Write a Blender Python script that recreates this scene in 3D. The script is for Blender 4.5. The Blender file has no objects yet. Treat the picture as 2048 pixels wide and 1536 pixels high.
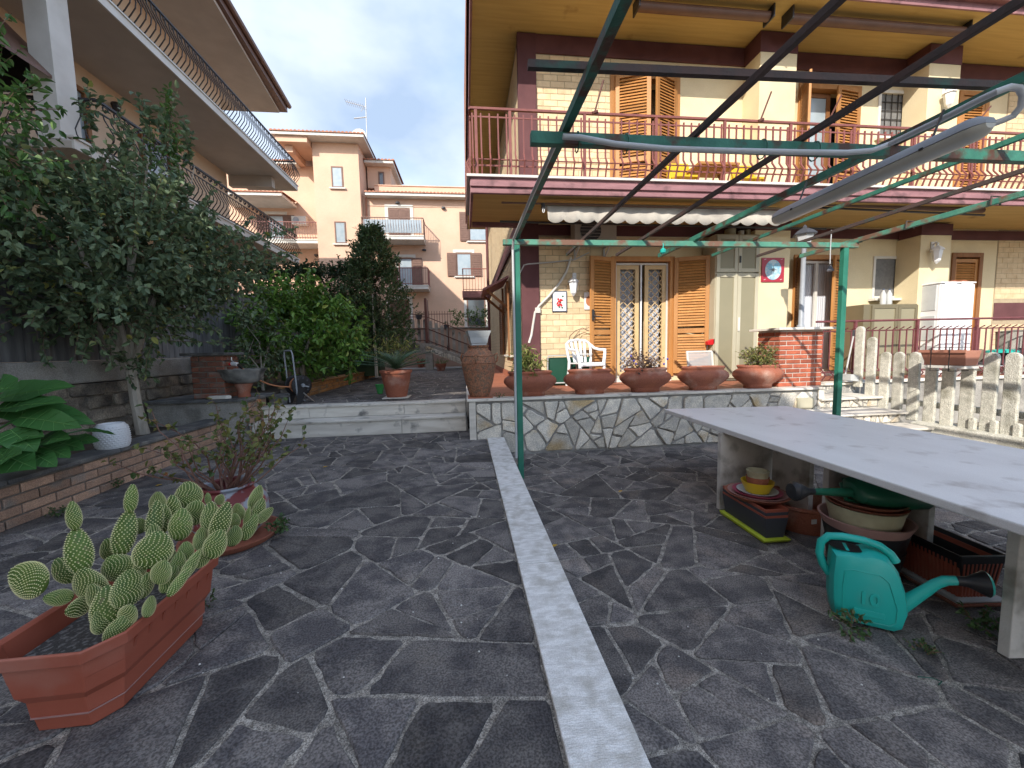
import bpy, math, random
import numpy as np
from mathutils import Vector, Matrix, Euler
random.seed(7); rng = np.random.default_rng(11)
R = math.radians
S = bpy.context.scene
COL = S.collection
# ------------------------------------------------------------------ camera
FPX, YAW, PITCH, ROLL = 800.0, .1145, -.087, -.0215      # focal length for a 2048 px wide frame
CAM = Vector((0, 0, 1.5))
_f = Vector((math.sin(YAW)*math.cos(PITCH), math.cos(YAW)*math.cos(PITCH), math.sin(PITCH)))
_r = Vector((math.cos(YAW), -math.sin(YAW), 0)); _u = _r.cross(_f)
CR = _r*math.cos(ROLL) + _u*math.sin(ROLL); CU = -_r*math.sin(ROLL) + _u*math.cos(ROLL)
cd = bpy.data.cameras.new('camera'); cam = bpy.data.objects.new('camera', cd); COL.objects.link(cam)
cd.sensor_width = 36; cd.lens = FPX/2048*36; cd.clip_start = .05; cd.clip_end = 3000
m = Matrix((CR, CU, -_f)).transposed().to_4x4(); m.translation = CAM; cam.matrix_world = m
S.camera = cam
S.cycles.max_bounces = 6; S.cycles.diffuse_bounces = 4; S.cycles.glossy_bounces = 2; S.cycles.transmission_bounces = 3
S.cycles.caustics_reflective = False; S.cycles.caustics_refractive = False
S.render.resolution_x, S.render.resolution_y = 1024, 768
def at(u, v, **k):
    """surveyed point: bearing (u, v) in the 2048 x 1536 frame, met with a plane x=, y= or z="""
    d = CR*((u-1024)/FPX) - CU*((v-768)/FPX) + _f
    (a, val), = k.items(); i = 'xyz'.index(a)
    return CAM + d*((val-CAM[i])/d[i])
# ------------------------------------------------------------------ sky, sun, exposure
SUN = Vector((.67, 1.0, -.74)).normalized()              # direction the light travels
el = math.asin(-SUN.z); az = math.atan2(-SUN.x, -SUN.y)  # azimuth from +Y, clockwise towards +X
W = bpy.data.worlds.new('World'); S.world = W; W.use_nodes = True
nt = W.node_tree; nt.nodes.clear(); N = nt.nodes.new; L = nt.links.new
wo = N('ShaderNodeOutputWorld'); bg = N('ShaderNodeBackground'); sky = N('ShaderNodeTexSky')
sky.sky_type = 'NISHITA'; sky.sun_disc = False; sky.sun_elevation = el; sky.sun_rotation = az
sky.air_density = 1.0; sky.dust_density = 1.2; sky.ozone_density = 1.2
tc = N('ShaderNodeTexCoord'); mp = N('ShaderNodeMapping'); mp.inputs['Scale'].default_value = (1, 1, 1.9)
mp.inputs['Location'].default_value = (3.1, .4, .7)
n1 = N('ShaderNodeTexNoise'); n1.inputs['Scale'].default_value = 1.9; n1.inputs['Detail'].default_value = 6; n1.inputs['Roughness'].default_value = .5
n2 = N('ShaderNodeTexNoise'); n2.inputs['Scale'].default_value = 3.2; n2.inputs['Detail'].default_value = 5
cr = N('ShaderNodeValToRGB'); cr.color_ramp.elements[0].position = .33; cr.color_ramp.elements[1].position = .66
cr.color_ramp.elements[0].color = (.35, .35, .35, 1); cr.color_ramp.elements[1].color = (.95, .95, .95, 1)
cc = N('ShaderNodeValToRGB'); cc.color_ramp.elements[0].position = .36; cc.color_ramp.elements[1].position = .62
cc.color_ramp.elements[0].color = (1.2, 1.55, 2.1, 1); cc.color_ramp.elements[1].color = (2.1, 2.35, 2.75, 1)
mx = N('ShaderNodeMix'); mx.data_type = 'RGBA'
L(tc.outputs['Generated'], mp.inputs['Vector']); L(mp.outputs['Vector'], n1.inputs['Vector']); L(mp.outputs['Vector'], n2.inputs['Vector'])
L(n1.outputs['Fac'], cr.inputs['Fac']); L(n2.outputs['Fac'], cc.inputs['Fac'])
L(cr.outputs['Color'], mx.inputs['Factor']); L(sky.outputs['Color'], mx.inputs['A']); L(cc.outputs['Color'], mx.inputs['B'])
L(mx.outputs['Result'], bg.inputs['Color']); bg.inputs['Strength'].default_value = .15
L(bg.outputs['Background'], wo.inputs['Surface'])
sl = bpy.data.lights.new('sun', 'SUN'); sl.energy = 2.0; sl.angle = R(.53); sl.color = (1, .93, .82)
so = bpy.data.objects.new('sun', sl); COL.objects.link(so); so.rotation_euler = SUN.to_track_quat('-Z', 'Y').to_euler(); so.location = (-8, -12, 14)
vs = S.view_settings; vs.view_transform = 'Standard'; vs.look = 'None'; vs.gamma = 1; vs.use_curve_mapping = False; vs.exposure = 1.6
# ------------------------------------------------------------------ helpers
WM = {}
class MB:
    def __init__(s): s.v = []; s.f = []; s.m = []
    def add(s, vs, fs, m=0):
        o = len(s.v); s.v += [tuple(p) for p in vs]; s.f += [tuple(i+o for i in f) for f in fs]; s.m += [m]*len(fs); return s
    def box(s, x0, x1, y0, y1, z0, z1, m=0):
        return s.add([(x0,y0,z0),(x1,y0,z0),(x1,y1,z0),(x0,y1,z0),(x0,y0,z1),(x1,y0,z1),(x1,y1,z1),(x0,y1,z1)],
                     [(0,3,2,1),(4,5,6,7),(0,1,5,4),(1,2,6,5),(2,3,7,6),(3,0,4,7)], m)
    def beam(s, p, q, w, h, m=0, up=(0,0,1)):
        p = Vector(p); q = Vector(q); d = (q-p).normalized(); up = Vector(up)
        if abs(d.dot(up)) > .98: up = Vector((0,1,0))
        a = d.cross(up).normalized()*w/2; b = a.cross(d).normalized()*h/2
        vs = [e+sa*a+sb*b for e in (p, q) for sa, sb in ((-1,-1),(1,-1),(1,1),(-1,1))]
        return s.add(vs, [(0,3,2,1),(4,5,6,7),(0,1,5,4),(1,2,6,5),(2,3,7,6),(3,0,4,7)], m)
    def tube(s, path, r, n=6, m=0, caps=True, closed=False):
        P = [Vector(p) for p in path]; k = len(P); rr = r if isinstance(r, (list, tuple)) else [r]*k
        nrm = None; vs = []
        for i, p in enumerate(P):
            if closed: d = P[(i+1) % k]-P[i-1]
            else: d = P[min(i+1, k-1)]-P[max(i-1, 0)]
            d = d.normalized() if d.length > 1e-9 else Vector((0,0,1))
            if nrm is None:
                nrm = d.orthogonal().normalized()
            else:
                nrm = (nrm-d*nrm.dot(d)); nrm = nrm.normalized() if nrm.length > 1e-6 else d.orthogonal().normalized()
            b = d.cross(nrm)
            vs += [p+(nrm*math.cos(2*math.pi*j/n)+b*math.sin(2*math.pi*j/n))*rr[i] for j in range(n)]
        fs = []
        for i in range(k if closed else k-1):
            i2 = (i+1) % k
            for j in range(n): fs.append((i*n+j, i*n+(j+1) % n, i2*n+(j+1) % n, i2*n+j))
        if caps and not closed: fs += [tuple(reversed(range(n))), tuple((k-1)*n+j for j in range(n))]
        return s.add(vs, fs, m)
    def lathe(s, prof, c=(0,0,0), n=24, m=0, sx=1, sy=1, sq=0, ph=0):
        vs = []; c = Vector(c)
        for r, z in prof:
            for j in range(n):
                a = 2*math.pi*j/n+ph; ca, sa = math.cos(a), math.sin(a)
                if sq:
                    ca = math.copysign(abs(ca)**(1-sq), ca); sa = math.copysign(abs(sa)**(1-sq), sa)
                vs.append(c+Vector((r*ca*sx, r*sa*sy, z)))
        k = len(prof); fs = []
        for i in range(k-1):
            for j in range(n): fs.append((i*n+j, i*n+(j+1) % n, (i+1)*n+(j+1) % n, (i+1)*n+j))
        if prof[0][0] > 1e-4: fs.append(tuple(reversed(range(n))))
        if prof[-1][0] > 1e-4: fs.append(tuple((k-1)*n+j for j in range(n)))
        return s.add(vs, fs, m)
    def prism(s, poly, fn, a, b, m=0):
        """poly of (p, q); fn(p, q, t) -> point; extruded from t=a to t=b"""
        n = len(poly); vs = [fn(p, q, a) for p, q in poly]+[fn(p, q, b) for p, q in poly]
        return s.add(vs, [tuple(reversed(range(n))), tuple(range(n, 2*n))]+[(i, (i+1) % n, n+(i+1) % n, n+i) for i in range(n)], m)
    def mesh(s, name, smooth=False):
        me = bpy.data.meshes.new(name); me.from_pydata(s.v, [], s.f)
        if any(s.m): me.polygons.foreach_set('material_index', s.m)
        if smooth:
            me.polygons.foreach_set('use_smooth', [True]*len(me.polygons))
        me.update(); return me
    def build(s, name, mat, parent=None, smooth=False, bevel=0, **kw):
        me = s.mesh(name, smooth)
        import bmesh
        bm = bmesh.new(); bm.from_mesh(me); bmesh.ops.recalc_face_normals(bm, faces=bm.faces); bm.to_mesh(me); bm.free()
        if smooth:
            try: me.set_sharp_from_angle(angle=R(38))
            except Exception: pass
        for q in (mat if isinstance(mat, (list, tuple)) else [mat]): me.materials.append(q)
        return inst(name, me, parent, bevel=bevel, **kw)
def inst(name, me, parent=None, loc=(0,0,0), rot=(0,0,0), scale=(1,1,1), local=False, bevel=0):
    o = bpy.data.objects.new(name, me); COL.objects.link(o)
    o.location = loc; o.rotation_euler = rot; o.scale = scale
    M4 = Matrix.LocRotScale(Vector(loc), Euler(rot), Vector(scale))
    if parent is not None:
        o.parent = parent; pw = WM[parent.name]
        if local: WM[o.name] = pw @ M4
        else: o.matrix_parent_inverse = pw.inverted(); WM[o.name] = M4
    else: WM[o.name] = M4
    if bevel:
        b = o.modifiers.new('bevel', 'BEVEL'); b.width = bevel; b.segments = 2; b.limit_method = 'ANGLE'; b.angle_limit = R(40)
    return o
def tag(o, label, cat, group=None):
    o['label'] = label; o['category'] = cat
    if group: o['group'] = group
    return o
def thing(name, label, cat, loc=(0,0,0), group=None):
    o = bpy.data.objects.new(name, None); COL.objects.link(o); o.location = loc; o.empty_display_size = .1
    WM[o.name] = Matrix.Translation(Vector(loc)); return tag(o, label, cat, group)
def struct(name, mb, mat, **k):
    o = mb.build(name, mat, **k); o['kind'] = 'structure'; return o
def stuff(o): o['kind'] = 'stuff'; return o
# ------------------------------------------------------------------ materials
def Mt(name, c, c2=None, sc=6, rough=.8, bump=0, bsc=80, rnd=0, metal=0, spec=.4, stretch=None, lo=.35, hi=.65,
       stain=None, ssc=2.5, slo=.52, shi=.68, island=False, trans=0, alpha=1, det=4, grain=0, gsc=300):
    mt = bpy.data.materials.new(name); mt.use_nodes = True; t = mt.node_tree; t.nodes.clear(); N = t.nodes.new; L = t.links.new
    out = N('ShaderNodeOutputMaterial'); b = N('ShaderNodeBsdfPrincipled'); L(b.outputs[0], out.inputs['Surface'])
    b.inputs['Roughness'].default_value = rough; b.inputs['Metallic'].default_value = metal; b.inputs['Specular IOR Level'].default_value = spec
    tc = N('ShaderNodeTexCoord'); oi = N('ShaderNodeObjectInfo'); ad = N('ShaderNodeVectorMath'); ad.operation = 'MULTIPLY_ADD'
    L(oi.outputs['Random'], ad.inputs[0]); ad.inputs[1].default_value = (37, 53, 71); L(tc.outputs['Object'], ad.inputs[2])
    vec = ad.outputs[0]
    if stretch:
        mp = N('ShaderNodeMapping'); mp.inputs['Scale'].default_value = stretch; L(vec, mp.inputs['Vector']); vec = mp.outputs[0]
    def noise(s, d=det, v=None):
        n = N('ShaderNodeTexNoise'); n.inputs['Scale'].default_value = s; n.inputs['Detail'].default_value = d; L(v or vec, n.inputs['Vector']); return n
    def mix(fac, a, bcol, mode='MIX'):
        q = N('ShaderNodeMix'); q.data_type = 'RGBA'; q.blend_type = mode
        for sock, val in (('Factor', fac), ('A', a), ('B', bcol)):
            if hasattr(val, 'is_output'): L(val, q.inputs[sock])
            elif sock == 'Factor': q.inputs[sock].default_value = val
            else: q.inputs[sock].default_value = (*val[:3], 1)
        return q.outputs['Result']
    def ramp(src, a, bb):
        r = N('ShaderNodeMapRange'); L(src, r.inputs['Value']); r.inputs['From Min'].default_value = a; r.inputs['From Max'].default_value = bb; return r.outputs['Result']
    if c2 is not None: col = mix(ramp(noise(sc).outputs['Fac'], lo, hi), c, c2)
    else:
        rg = N('ShaderNodeRGB'); rg.outputs[0].default_value = (*c, 1); col = rg.outputs[0]
    if stain is not None: col = mix(ramp(noise(ssc, 5, ad.outputs[0]).outputs['Fac'], slo, shi), col, stain)
    if grain:
        g = noise(gsc, 2, ad.outputs[0]); col = mix(1.0, col, mix(ramp(g.outputs['Fac'], .38, .62), (1-grain,)*3, (1+grain,)*3), 'MULTIPLY')
    if rnd or island:
        src = oi.outputs['Random']
        if island: src = N('ShaderNodeNewGeometry').outputs['Random Per Island']
        a = 1-(rnd or .3); bb = 1+(rnd or .3)
        mr = N('ShaderNodeMapRange'); L(src, mr.inputs['Value']); mr.inputs['To Min'].default_value = a; mr.inputs['To Max'].default_value = bb
        cmb = N('ShaderNodeCombineColor'); [L(mr.outputs['Result'], cmb.inputs[i]) for i in range(3)]
        col = mix(1.0, col, cmb.outputs[0], 'MULTIPLY')
    L(col, b.inputs['Base Color'])
    if bump:
        bn = N('ShaderNodeBump'); bn.inputs['Strength'].default_value = min(1, bump); bn.inputs['Distance'].default_value = .01
        L(noise(bsc, 3).outputs['Fac'], bn.inputs['Height']); L(bn.outputs['Normal'], b.inputs['Normal'])
    if trans: b.inputs['Transmission Weight'].default_value = trans
    if alpha < 1: b.inputs['Alpha'].default_value = alpha
    return mt
def leafmat(name, c, c2, yellow=None, tr=.25, rough=.5):
    mt = bpy.data.materials.new(name); mt.use_nodes = True; t = mt.node_tree; t.nodes.clear(); N = t.nodes.new; L = t.links.new
    out = N('ShaderNodeOutputMaterial'); b = N('ShaderNodeBsdfPrincipled'); g = N('ShaderNodeNewGeometry'); r = N('ShaderNodeValToRGB')
    L(g.outputs['Random Per Island'], r.inputs['Fac']); e = r.color_ramp.elements
    e[0].color = (*c, 1); e[1].color = (*c2, 1); e[1].position = .965
    if yellow: q = e.new(.999); q.color = (*yellow, 1)
    b.inputs['Roughness'].default_value = rough; L(r.outputs['Color'], b.inputs['Base Color'])
    tr_ = N('ShaderNodeBsdfTranslucent'); L(r.outputs['Color'], tr_.inputs['Color']); mx = N('ShaderNodeMixShader'); mx.inputs[0].default_value = tr
    L(b.outputs[0], mx.inputs[1]); L(tr_.outputs[0], mx.inputs[2]); L(mx.outputs[0], out.inputs['Surface']); return mt
K = {}
def defmats():
    k = K
    k['lava'] = Mt('dark_lava_stone', (.08,.073,.074), (.16,.144,.134), sc=6, lo=.42, hi=.58, rough=.85, bump=.8, bsc=42, rnd=.42, stain=(.20,.175,.15), ssc=3.6, slo=.6, shi=.8, grain=.42, gsc=130)
    k['warmlava'] = Mt('warm_lava_stone', (.09,.081,.079), (.17,.15,.138), sc=6, lo=.42, hi=.58, rough=.85, bump=.8, bsc=42, rnd=.42, stain=(.27,.215,.175), ssc=2.4, slo=.57, shi=.78, grain=.42, gsc=130)
    k['mortar'] = Mt('joint_mortar', (.20,.18,.156), (.37,.335,.29), sc=26, lo=.4, hi=.62, rough=.95, bump=1, bsc=55, stain=(.13,.12,.105), ssc=3.5, slo=.56, shi=.74, grain=.5, gsc=200)
    k['marble'] = Mt('weathered_marble', (.80,.785,.76), (.64,.62,.59), sc=16, lo=.4, hi=.6, rough=.6, bump=.5, bsc=60, rnd=.06, stain=(.5,.475,.43), ssc=12, slo=.48, shi=.7, stretch=(1,3,1), grain=.12, gsc=220)
    k['stepmarble'] = Mt('step_marble', (.74,.70,.63), (.56,.52,.46), sc=3, rough=.7, bump=.2, bsc=60, rnd=.08, stain=(.17,.165,.155), ssc=5, slo=.58, shi=.74, stretch=(.6,1,4))
    k['tabletop'] = Mt('table_marble', (.76,.755,.75), (.68,.67,.665), sc=3, rough=.45, bump=.1, bsc=90, stain=(.36,.33,.31), ssc=5, slo=.58, shi=.8, stretch=(1,.35,1), grain=.06)
    k['tableleg'] = Mt('table_leg_marble', (.64,.61,.57), (.5,.475,.44), sc=4, rough=.7, bump=.3, bsc=70, stain=(.22,.2,.17), ssc=4)
    k['rubble'] = Mt('cream_rubble_stone', (.70,.65,.56), (.50,.475,.43), sc=7, rough=.85, bump=.8, bsc=45, rnd=.26, stain=(.52,.39,.22), ssc=2.6, slo=.56, shi=.72, grain=.2, gsc=90)
    k['wallmortar'] = Mt('wall_mortar', (.24,.235,.225), (.35,.34,.325), sc=10, rough=.95, bump=.6, bsc=60)
    k['redbrick'] = Mt('red_brick', (.42,.115,.06), (.32,.085,.05), sc=12, rough=.85, bump=.35, bsc=80, rnd=.2, grain=.12)
    k['oldbrick'] = Mt('old_brown_brick', (.27,.105,.065), (.2,.085,.06), sc=12, rough=.9, bump=.4, bsc=80, rnd=.3, stain=(.2,.17,.15), ssc=6, grain=.2)
    k['tanbrick'] = Mt('tan_brick', (.46,.29,.2), (.37,.235,.17), sc=11, rough=.9, bump=.5, bsc=70, rnd=.28, stain=(.27,.24,.21), ssc=5, slo=.55, shi=.72, grain=.2, gsc=120)
    k['orangebrick'] = Mt('orange_brick', (.42,.22,.085), (.33,.17,.075), sc=11, rough=.9, bump=.4, bsc=70, rnd=.25, stain=(.2,.17,.12), ssc=5)
    k['brickmortar'] = Mt('brick_mortar', (.17,.145,.12), (.25,.22,.19), sc=14, rough=.95, bump=.4)
    k['whitemortar'] = Mt('pale_pier_mortar', (.55,.5,.45), (.45,.4,.36), sc=14, rough=.95)
    k['facing'] = Mt('cream_facing_brick', (.74,.59,.38), (.66,.51,.32), sc=9, rough=.75, bump=.25, bsc=90, rnd=.16, grain=.08, stain=(.6,.43,.25), ssc=4, slo=.55, shi=.75)
    k['facejoint'] = Mt('facing_joint', (.42,.345,.24), (.35,.28,.19), sc=12, rough=.95)
    k['plaster'] = Mt('cream_plaster', (.72,.62,.42), (.67,.57,.37), sc=1.6, rough=.9, bump=.5, bsc=90, grain=.07, stain=(.60,.50,.33), ssc=1.3, slo=.52, shi=.75)
    k['yellowplaster'] = Mt('ochre_plaster', (.62,.42,.13), (.56,.37,.11), sc=2.2, rough=.9, bump=.35, bsc=120)
    k['soffit'] = Mt('ochre_soffit_boards', (.56,.40,.15), (.49,.34,.12), sc=3, rough=.75, stretch=(.4,6,1), bump=.1, bsc=20, stain=(.27,.16,.045), ssc=2.2, slo=.66, shi=.8)
    k['purple'] = Mt('aubergine_paint', (.095,.034,.038), (.125,.048,.052), sc=3, rough=.75, bump=.2, bsc=70)
    k['mauve'] = Mt('mauve_fascia_paint', (.32,.16,.17), (.24,.115,.125), sc=4, rough=.6, bump=.2, bsc=50, stain=(.15,.075,.08), ssc=5, stretch=(.5,1,3))
    k['wood'] = Mt('honey_wood', (.47,.225,.075), (.38,.17,.05), sc=5, rough=.5, stretch=(1.5,1.5,.25), lo=.3, hi=.7, bump=.08, bsc=30, rnd=.15)
    k['wooddark'] = Mt('brown_wood', (.27,.12,.045), (.2,.085,.03), sc=5, rough=.6, stretch=(2,2,.3), rnd=.1)
    k['blond'] = Mt('blond_grille_paint', (.62,.45,.24), (.55,.39,.2), sc=5, rough=.5)
    k['terracotta'] = Mt('terracotta', (.34,.115,.065), (.28,.095,.06), sc=5, rough=.8, bump=.25, bsc=50, rnd=.1, stain=(.44,.27,.21), ssc=4, slo=.52, shi=.75, grain=.12, gsc=90)
    k['oldterracotta'] = Mt('lichened_terracotta', (.36,.17,.095), (.30,.13,.075), sc=4, rough=.9, bump=.4, bsc=60, stain=(.17,.115,.08), ssc=26, slo=.45, shi=.65, grain=.3, gsc=70)
    k['tileterr'] = Mt('terracotta_floor', (.37,.135,.075), (.31,.11,.065), sc=4, rough=.6, grain=.08)
    k['brownplastic'] = Mt('terracotta_plastic', (.38,.10,.06), (.33,.085,.05), sc=4, rough=.5, bump=.04, bsc=200, stain=(.42,.2,.15), ssc=3, slo=.58, shi=.85)
    k['green'] = Mt('weathered_green_paint', (.028,.125,.092), (.045,.19,.135), sc=9, rough=.6, bump=.25, bsc=50, stain=(.085,.04,.026), ssc=7, slo=.5, shi=.62, rnd=.1)
    k['greenpost'] = Mt('green_post_paint', (.02,.15,.10), (.03,.19,.13), sc=6, rough=.5, bump=.1, bsc=50)
    k['palegreen'] = Mt('sunlit_green_paint', (.10,.27,.19), (.05,.2,.15), sc=7, rough=.65, bump=.25, bsc=50, stain=(.17,.09,.06), ssc=6, slo=.5, shi=.62)  # paler green: sunlight put into the colour of the lit bars
    k['rust'] = Mt('rusty_primer', (.085,.052,.045), (.055,.045,.042), sc=8, rough=.8, bump=.3, bsc=60, stain=(.04,.1,.075), ssc=4, slo=.58, shi=.7)
    k['concrete'] = Mt('pebbled_concrete', (.60,.58,.51), (.47,.46,.4), sc=20, rough=.95, bump=.9, bsc=70, stain=(.26,.25,.2), ssc=3, rnd=.07, grain=.22, gsc=120)
    k['greyconc'] = Mt('grey_concrete', (.36,.34,.31), (.26,.245,.225), sc=4, rough=.95, bump=.5, bsc=50, stain=(.085,.08,.07), ssc=2.2, slo=.52, shi=.7, grain=.15, gsc=100)
    k['mosswall'] = Mt('old_block_wall', (.30,.255,.20), (.19,.16,.13), sc=7, rough=.95, bump=1, bsc=30, stain=(.09,.08,.07), ssc=3, slo=.5, shi=.65, rnd=.22, grain=.25, gsc=80)
    k['slate'] = Mt('slate_coping', (.15,.15,.15), (.095,.095,.098), sc=6, rough=.8, bump=.4, bsc=60, grain=.2, gsc=150, stain=(.24,.23,.21), ssc=5)
    k['greywood'] = Mt('silvered_planks', (.24,.235,.235), (.14,.137,.14), sc=4, rough=.9, stretch=(4,4,.5), bump=.4, bsc=20, rnd=.22)
    k['railpaint'] = Mt('dusty_red_paint', (.235,.078,.066), (.19,.062,.055), sc=10, rough=.5, rnd=.08)
    k['railpurple'] = Mt('plum_rail_paint', (.17,.05,.055), (.13,.04,.045), sc=10, rough=.5)
    k['iron'] = Mt('black_iron', (.03,.028,.03), (.022,.02,.022), sc=10, rough=.45)
    k['ironbrown'] = Mt('brown_iron', (.13,.05,.04), rough=.6)
    k['pinkplaster'] = Mt('apricot_plaster', (.68,.465,.345), (.63,.42,.305), sc=.8, rough=.95, bump=.1, bsc=40, stain=(.56,.39,.29), ssc=.7, slo=.5, shi=.75, grain=.04, gsc=40)
    k['peach'] = Mt('peach_plaster', (.66,.51,.38), (.62,.475,.35), sc=1.5, rough=.95)
    k['greysoffit'] = Mt('grey_soffit_paint', (.50,.45,.395), (.45,.40,.35), sc=2, rough=.9)
    k['offwhite'] = Mt('off_white_paint', (.66,.64,.60), (.58,.56,.52), sc=3, rough=.7)
    k['white'] = Mt('white_plastic', (.74,.75,.77), rough=.4)
    k['greywhite'] = Mt('pale_grey_enamel', (.50,.52,.53), (.44,.46,.47), sc=6, rough=.5)
    k['conduit'] = Mt('grey_pvc', (.46,.47,.48), rough=.45)
    k['lampgrey'] = Mt('lamp_body_grey', (.30,.32,.35), (.26,.28,.31), sc=6, rough=.45)
    k['diffuser'] = Mt('yellowed_diffuser', (.52,.50,.44), (.47,.45,.39), sc=3, rough=.35)
    k['roofbrown'] = Mt('brown_gutter', (.16,.085,.06), (.13,.07,.05), sc=5, rough=.5)
    k['rooftile'] = Mt('clay_roof_tile', (.42,.20,.13), (.33,.145,.095), sc=9, rough=.9, island=True, rnd=.2)
    k['shutterbrown'] = Mt('brown_shutter_paint', (.19,.11,.085), (.16,.09,.07), sc=7, rough=.6)
    k['glass'] = Mt('dark_window_glass', (.05,.06,.07), rough=.08, spec=.9)
    k['bluepane'] = Mt('curtained_pane', (.30,.37,.42), (.36,.42,.46), sc=4, rough=.15, spec=.8)
    k['curtain'] = Mt('white_net_curtain', (.46,.49,.55), (.62,.64,.69), sc=1.2, rough=.9, stretch=(42,1,.05), lo=.42, hi=.58)
    k['clearscreen'] = Mt('sheer_screen_mesh', (.55,.57,.6), rough=.9, alpha=.4)
    k['screen'] = Mt('grey_insect_screen', (.15,.15,.15), (.19,.19,.19), sc=20, rough=.9)
    k['awning'] = Mt('cream_awning_canvas', (.47,.44,.39), (.40,.37,.33), sc=3, rough=.9, stain=(.3,.275,.25), ssc=4, slo=.56, shi=.75)
    k['cabinet'] = Mt('beige_aluminium', (.46,.43,.33), (.43,.4,.3), sc=3, rough=.5)
    k['cabpanel'] = Mt('olive_panel', (.27,.245,.165), (.25,.23,.155), sc=3, rough=.55)
    k['bronze'] = Mt('bronze_cabinet_paint', (.17,.145,.09), (.15,.13,.08), sc=3, rough=.5)
    k['acgrey'] = Mt('aged_ac_casing', (.50,.46,.42), (.43,.4,.36), sc=4, rough=.55)
    k['black'] = Mt('black_plastic', (.018,.018,.02), rough=.4)
    k['charcoal'] = Mt('charcoal_plastic', (.055,.058,.068), rough=.5)
    k['lime'] = Mt('lime_plastic', (.46,.55,.04), rough=.4)
    k['yellow'] = Mt('yellow_plastic', (.62,.42,.02), rough=.35)
    k['palepot'] = Mt('pale_olive_ceramic', (.42,.39,.26), (.33,.3,.2), sc=12, rough=.5)
    k['pinkpot'] = Mt('faded_pink_plastic', (.42,.25,.22), (.36,.2,.18), sc=6, rough=.5)
    k['magenta'] = Mt('magenta_plastic', (.40,.07,.12), rough=.4)
    k['turq'] = Mt('turquoise_plastic', (.02,.42,.36), (.018,.38,.33), sc=3, rough=.38, bump=.05, bsc=250, stain=(.05,.36,.31), ssc=6, slo=.55, shi=.8)
    k['darkgreen'] = Mt('dark_green_plastic', (.012,.095,.055), rough=.38)
    k['stonesink'] = Mt('weathered_stone_sink', (.30,.29,.27), (.19,.185,.175), sc=8, rough=.9, bump=.4, bsc=50, stain=(.06,.06,.055), ssc=5, slo=.5, shi=.64)
    k['hose'] = Mt('orange_hose', (.46,.19,.09), rough=.5)
    k['chrome'] = Mt('brushed_metal', (.55,.55,.56), rough=.3, metal=1)
    k['bark'] = Mt('grey_bark', (.52,.47,.40), (.4,.355,.3), sc=9, rough=.95, bump=.5, bsc=40, stretch=(3,3,.7))
    k['twig'] = Mt('brown_twig', (.15,.095,.065), (.2,.13,.09), sc=9, rough=.9)
    k['soil'] = Mt('dark_soil', (.06,.045,.035), (.10,.08,.06), sc=14, rough=1, bump=1, bsc=60)
    k['gravel'] = Mt('grit_soil', (.07,.065,.06), (.2,.19,.18), sc=60, rough=1, bump=1, bsc=120, lo=.5, hi=.62)
    k['pad'] = Mt('cactus_skin', (.06,.12,.022), (.12,.175,.035), sc=7, stain=(.17,.15,.07), ssc=9, slo=.62, shi=.72, rough=.55, rnd=.22, bump=.1, bsc=40)
    k['spine'] = Mt('yellow_glochids', (.86,.81,.45), (.74,.7,.34), sc=30, rough=.9)
    k['red'] = Mt('red_plastic', (.55,.015,.02), rough=.35)
    k['dirtground'] = Mt('bare_earth', (.17,.14,.10), (.24,.21,.16), sc=2, rough=1, bump=.4, bsc=20)
    k['pinkwall'] = Mt('shade_mauve_render', (.42,.29,.235), (.36,.25,.2), sc=2, rough=.95)  # pinkish wall, with the mauve of its shade put into the colour
    k['tealglass'] = Mt('teal_glass_crate', (.012,.06,.04), (.02,.075,.05), sc=3, rough=.2)
    k['leaf_tree'] = leafmat('hibiscus_leaf', (.07,.12,.065), (.22,.29,.15), (.36,.34,.07))
    k['leaf_citrus'] = leafmat('citrus_leaf', (.055,.15,.025), (.22,.38,.07), (.42,.44,.1), rough=.4)
    k['leaf_hedge'] = leafmat('hedge_leaf', (.022,.048,.02), (.06,.105,.04))
    k['leaf_conifer'] = leafmat('viburnum_leaf', (.04,.085,.035), (.12,.19,.075))
    k['leaf_big'] = leafmat('elephant_ear_leaf', (.035,.12,.03), (.07,.20,.05), tr=.2, rough=.4)
    k['leaf_cycad'] = leafmat('cycad_leaf', (.03,.085,.045), (.07,.15,.07), tr=.1)
    k['leaf_gera'] = leafmat('geranium_leaf', (.06,.11,.03), (.2,.19,.05), (.3,.12,.05))
    k['leaf_dry'] = leafmat('withered_leaf', (.12,.075,.06), (.22,.15,.12))
    k['leaf_var'] = leafmat('variegated_leaf', (.05,.10,.02), (.34,.33,.1), (.42,.4,.16))
    k['leaf_weed'] = leafmat('weed_leaf', (.05,.11,.03), (.1,.17,.06))
    k['leaf_fresh'] = leafmat('fresh_shoot_leaf', (.05,.13,.03), (.13,.24,.06))
defmats()
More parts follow.
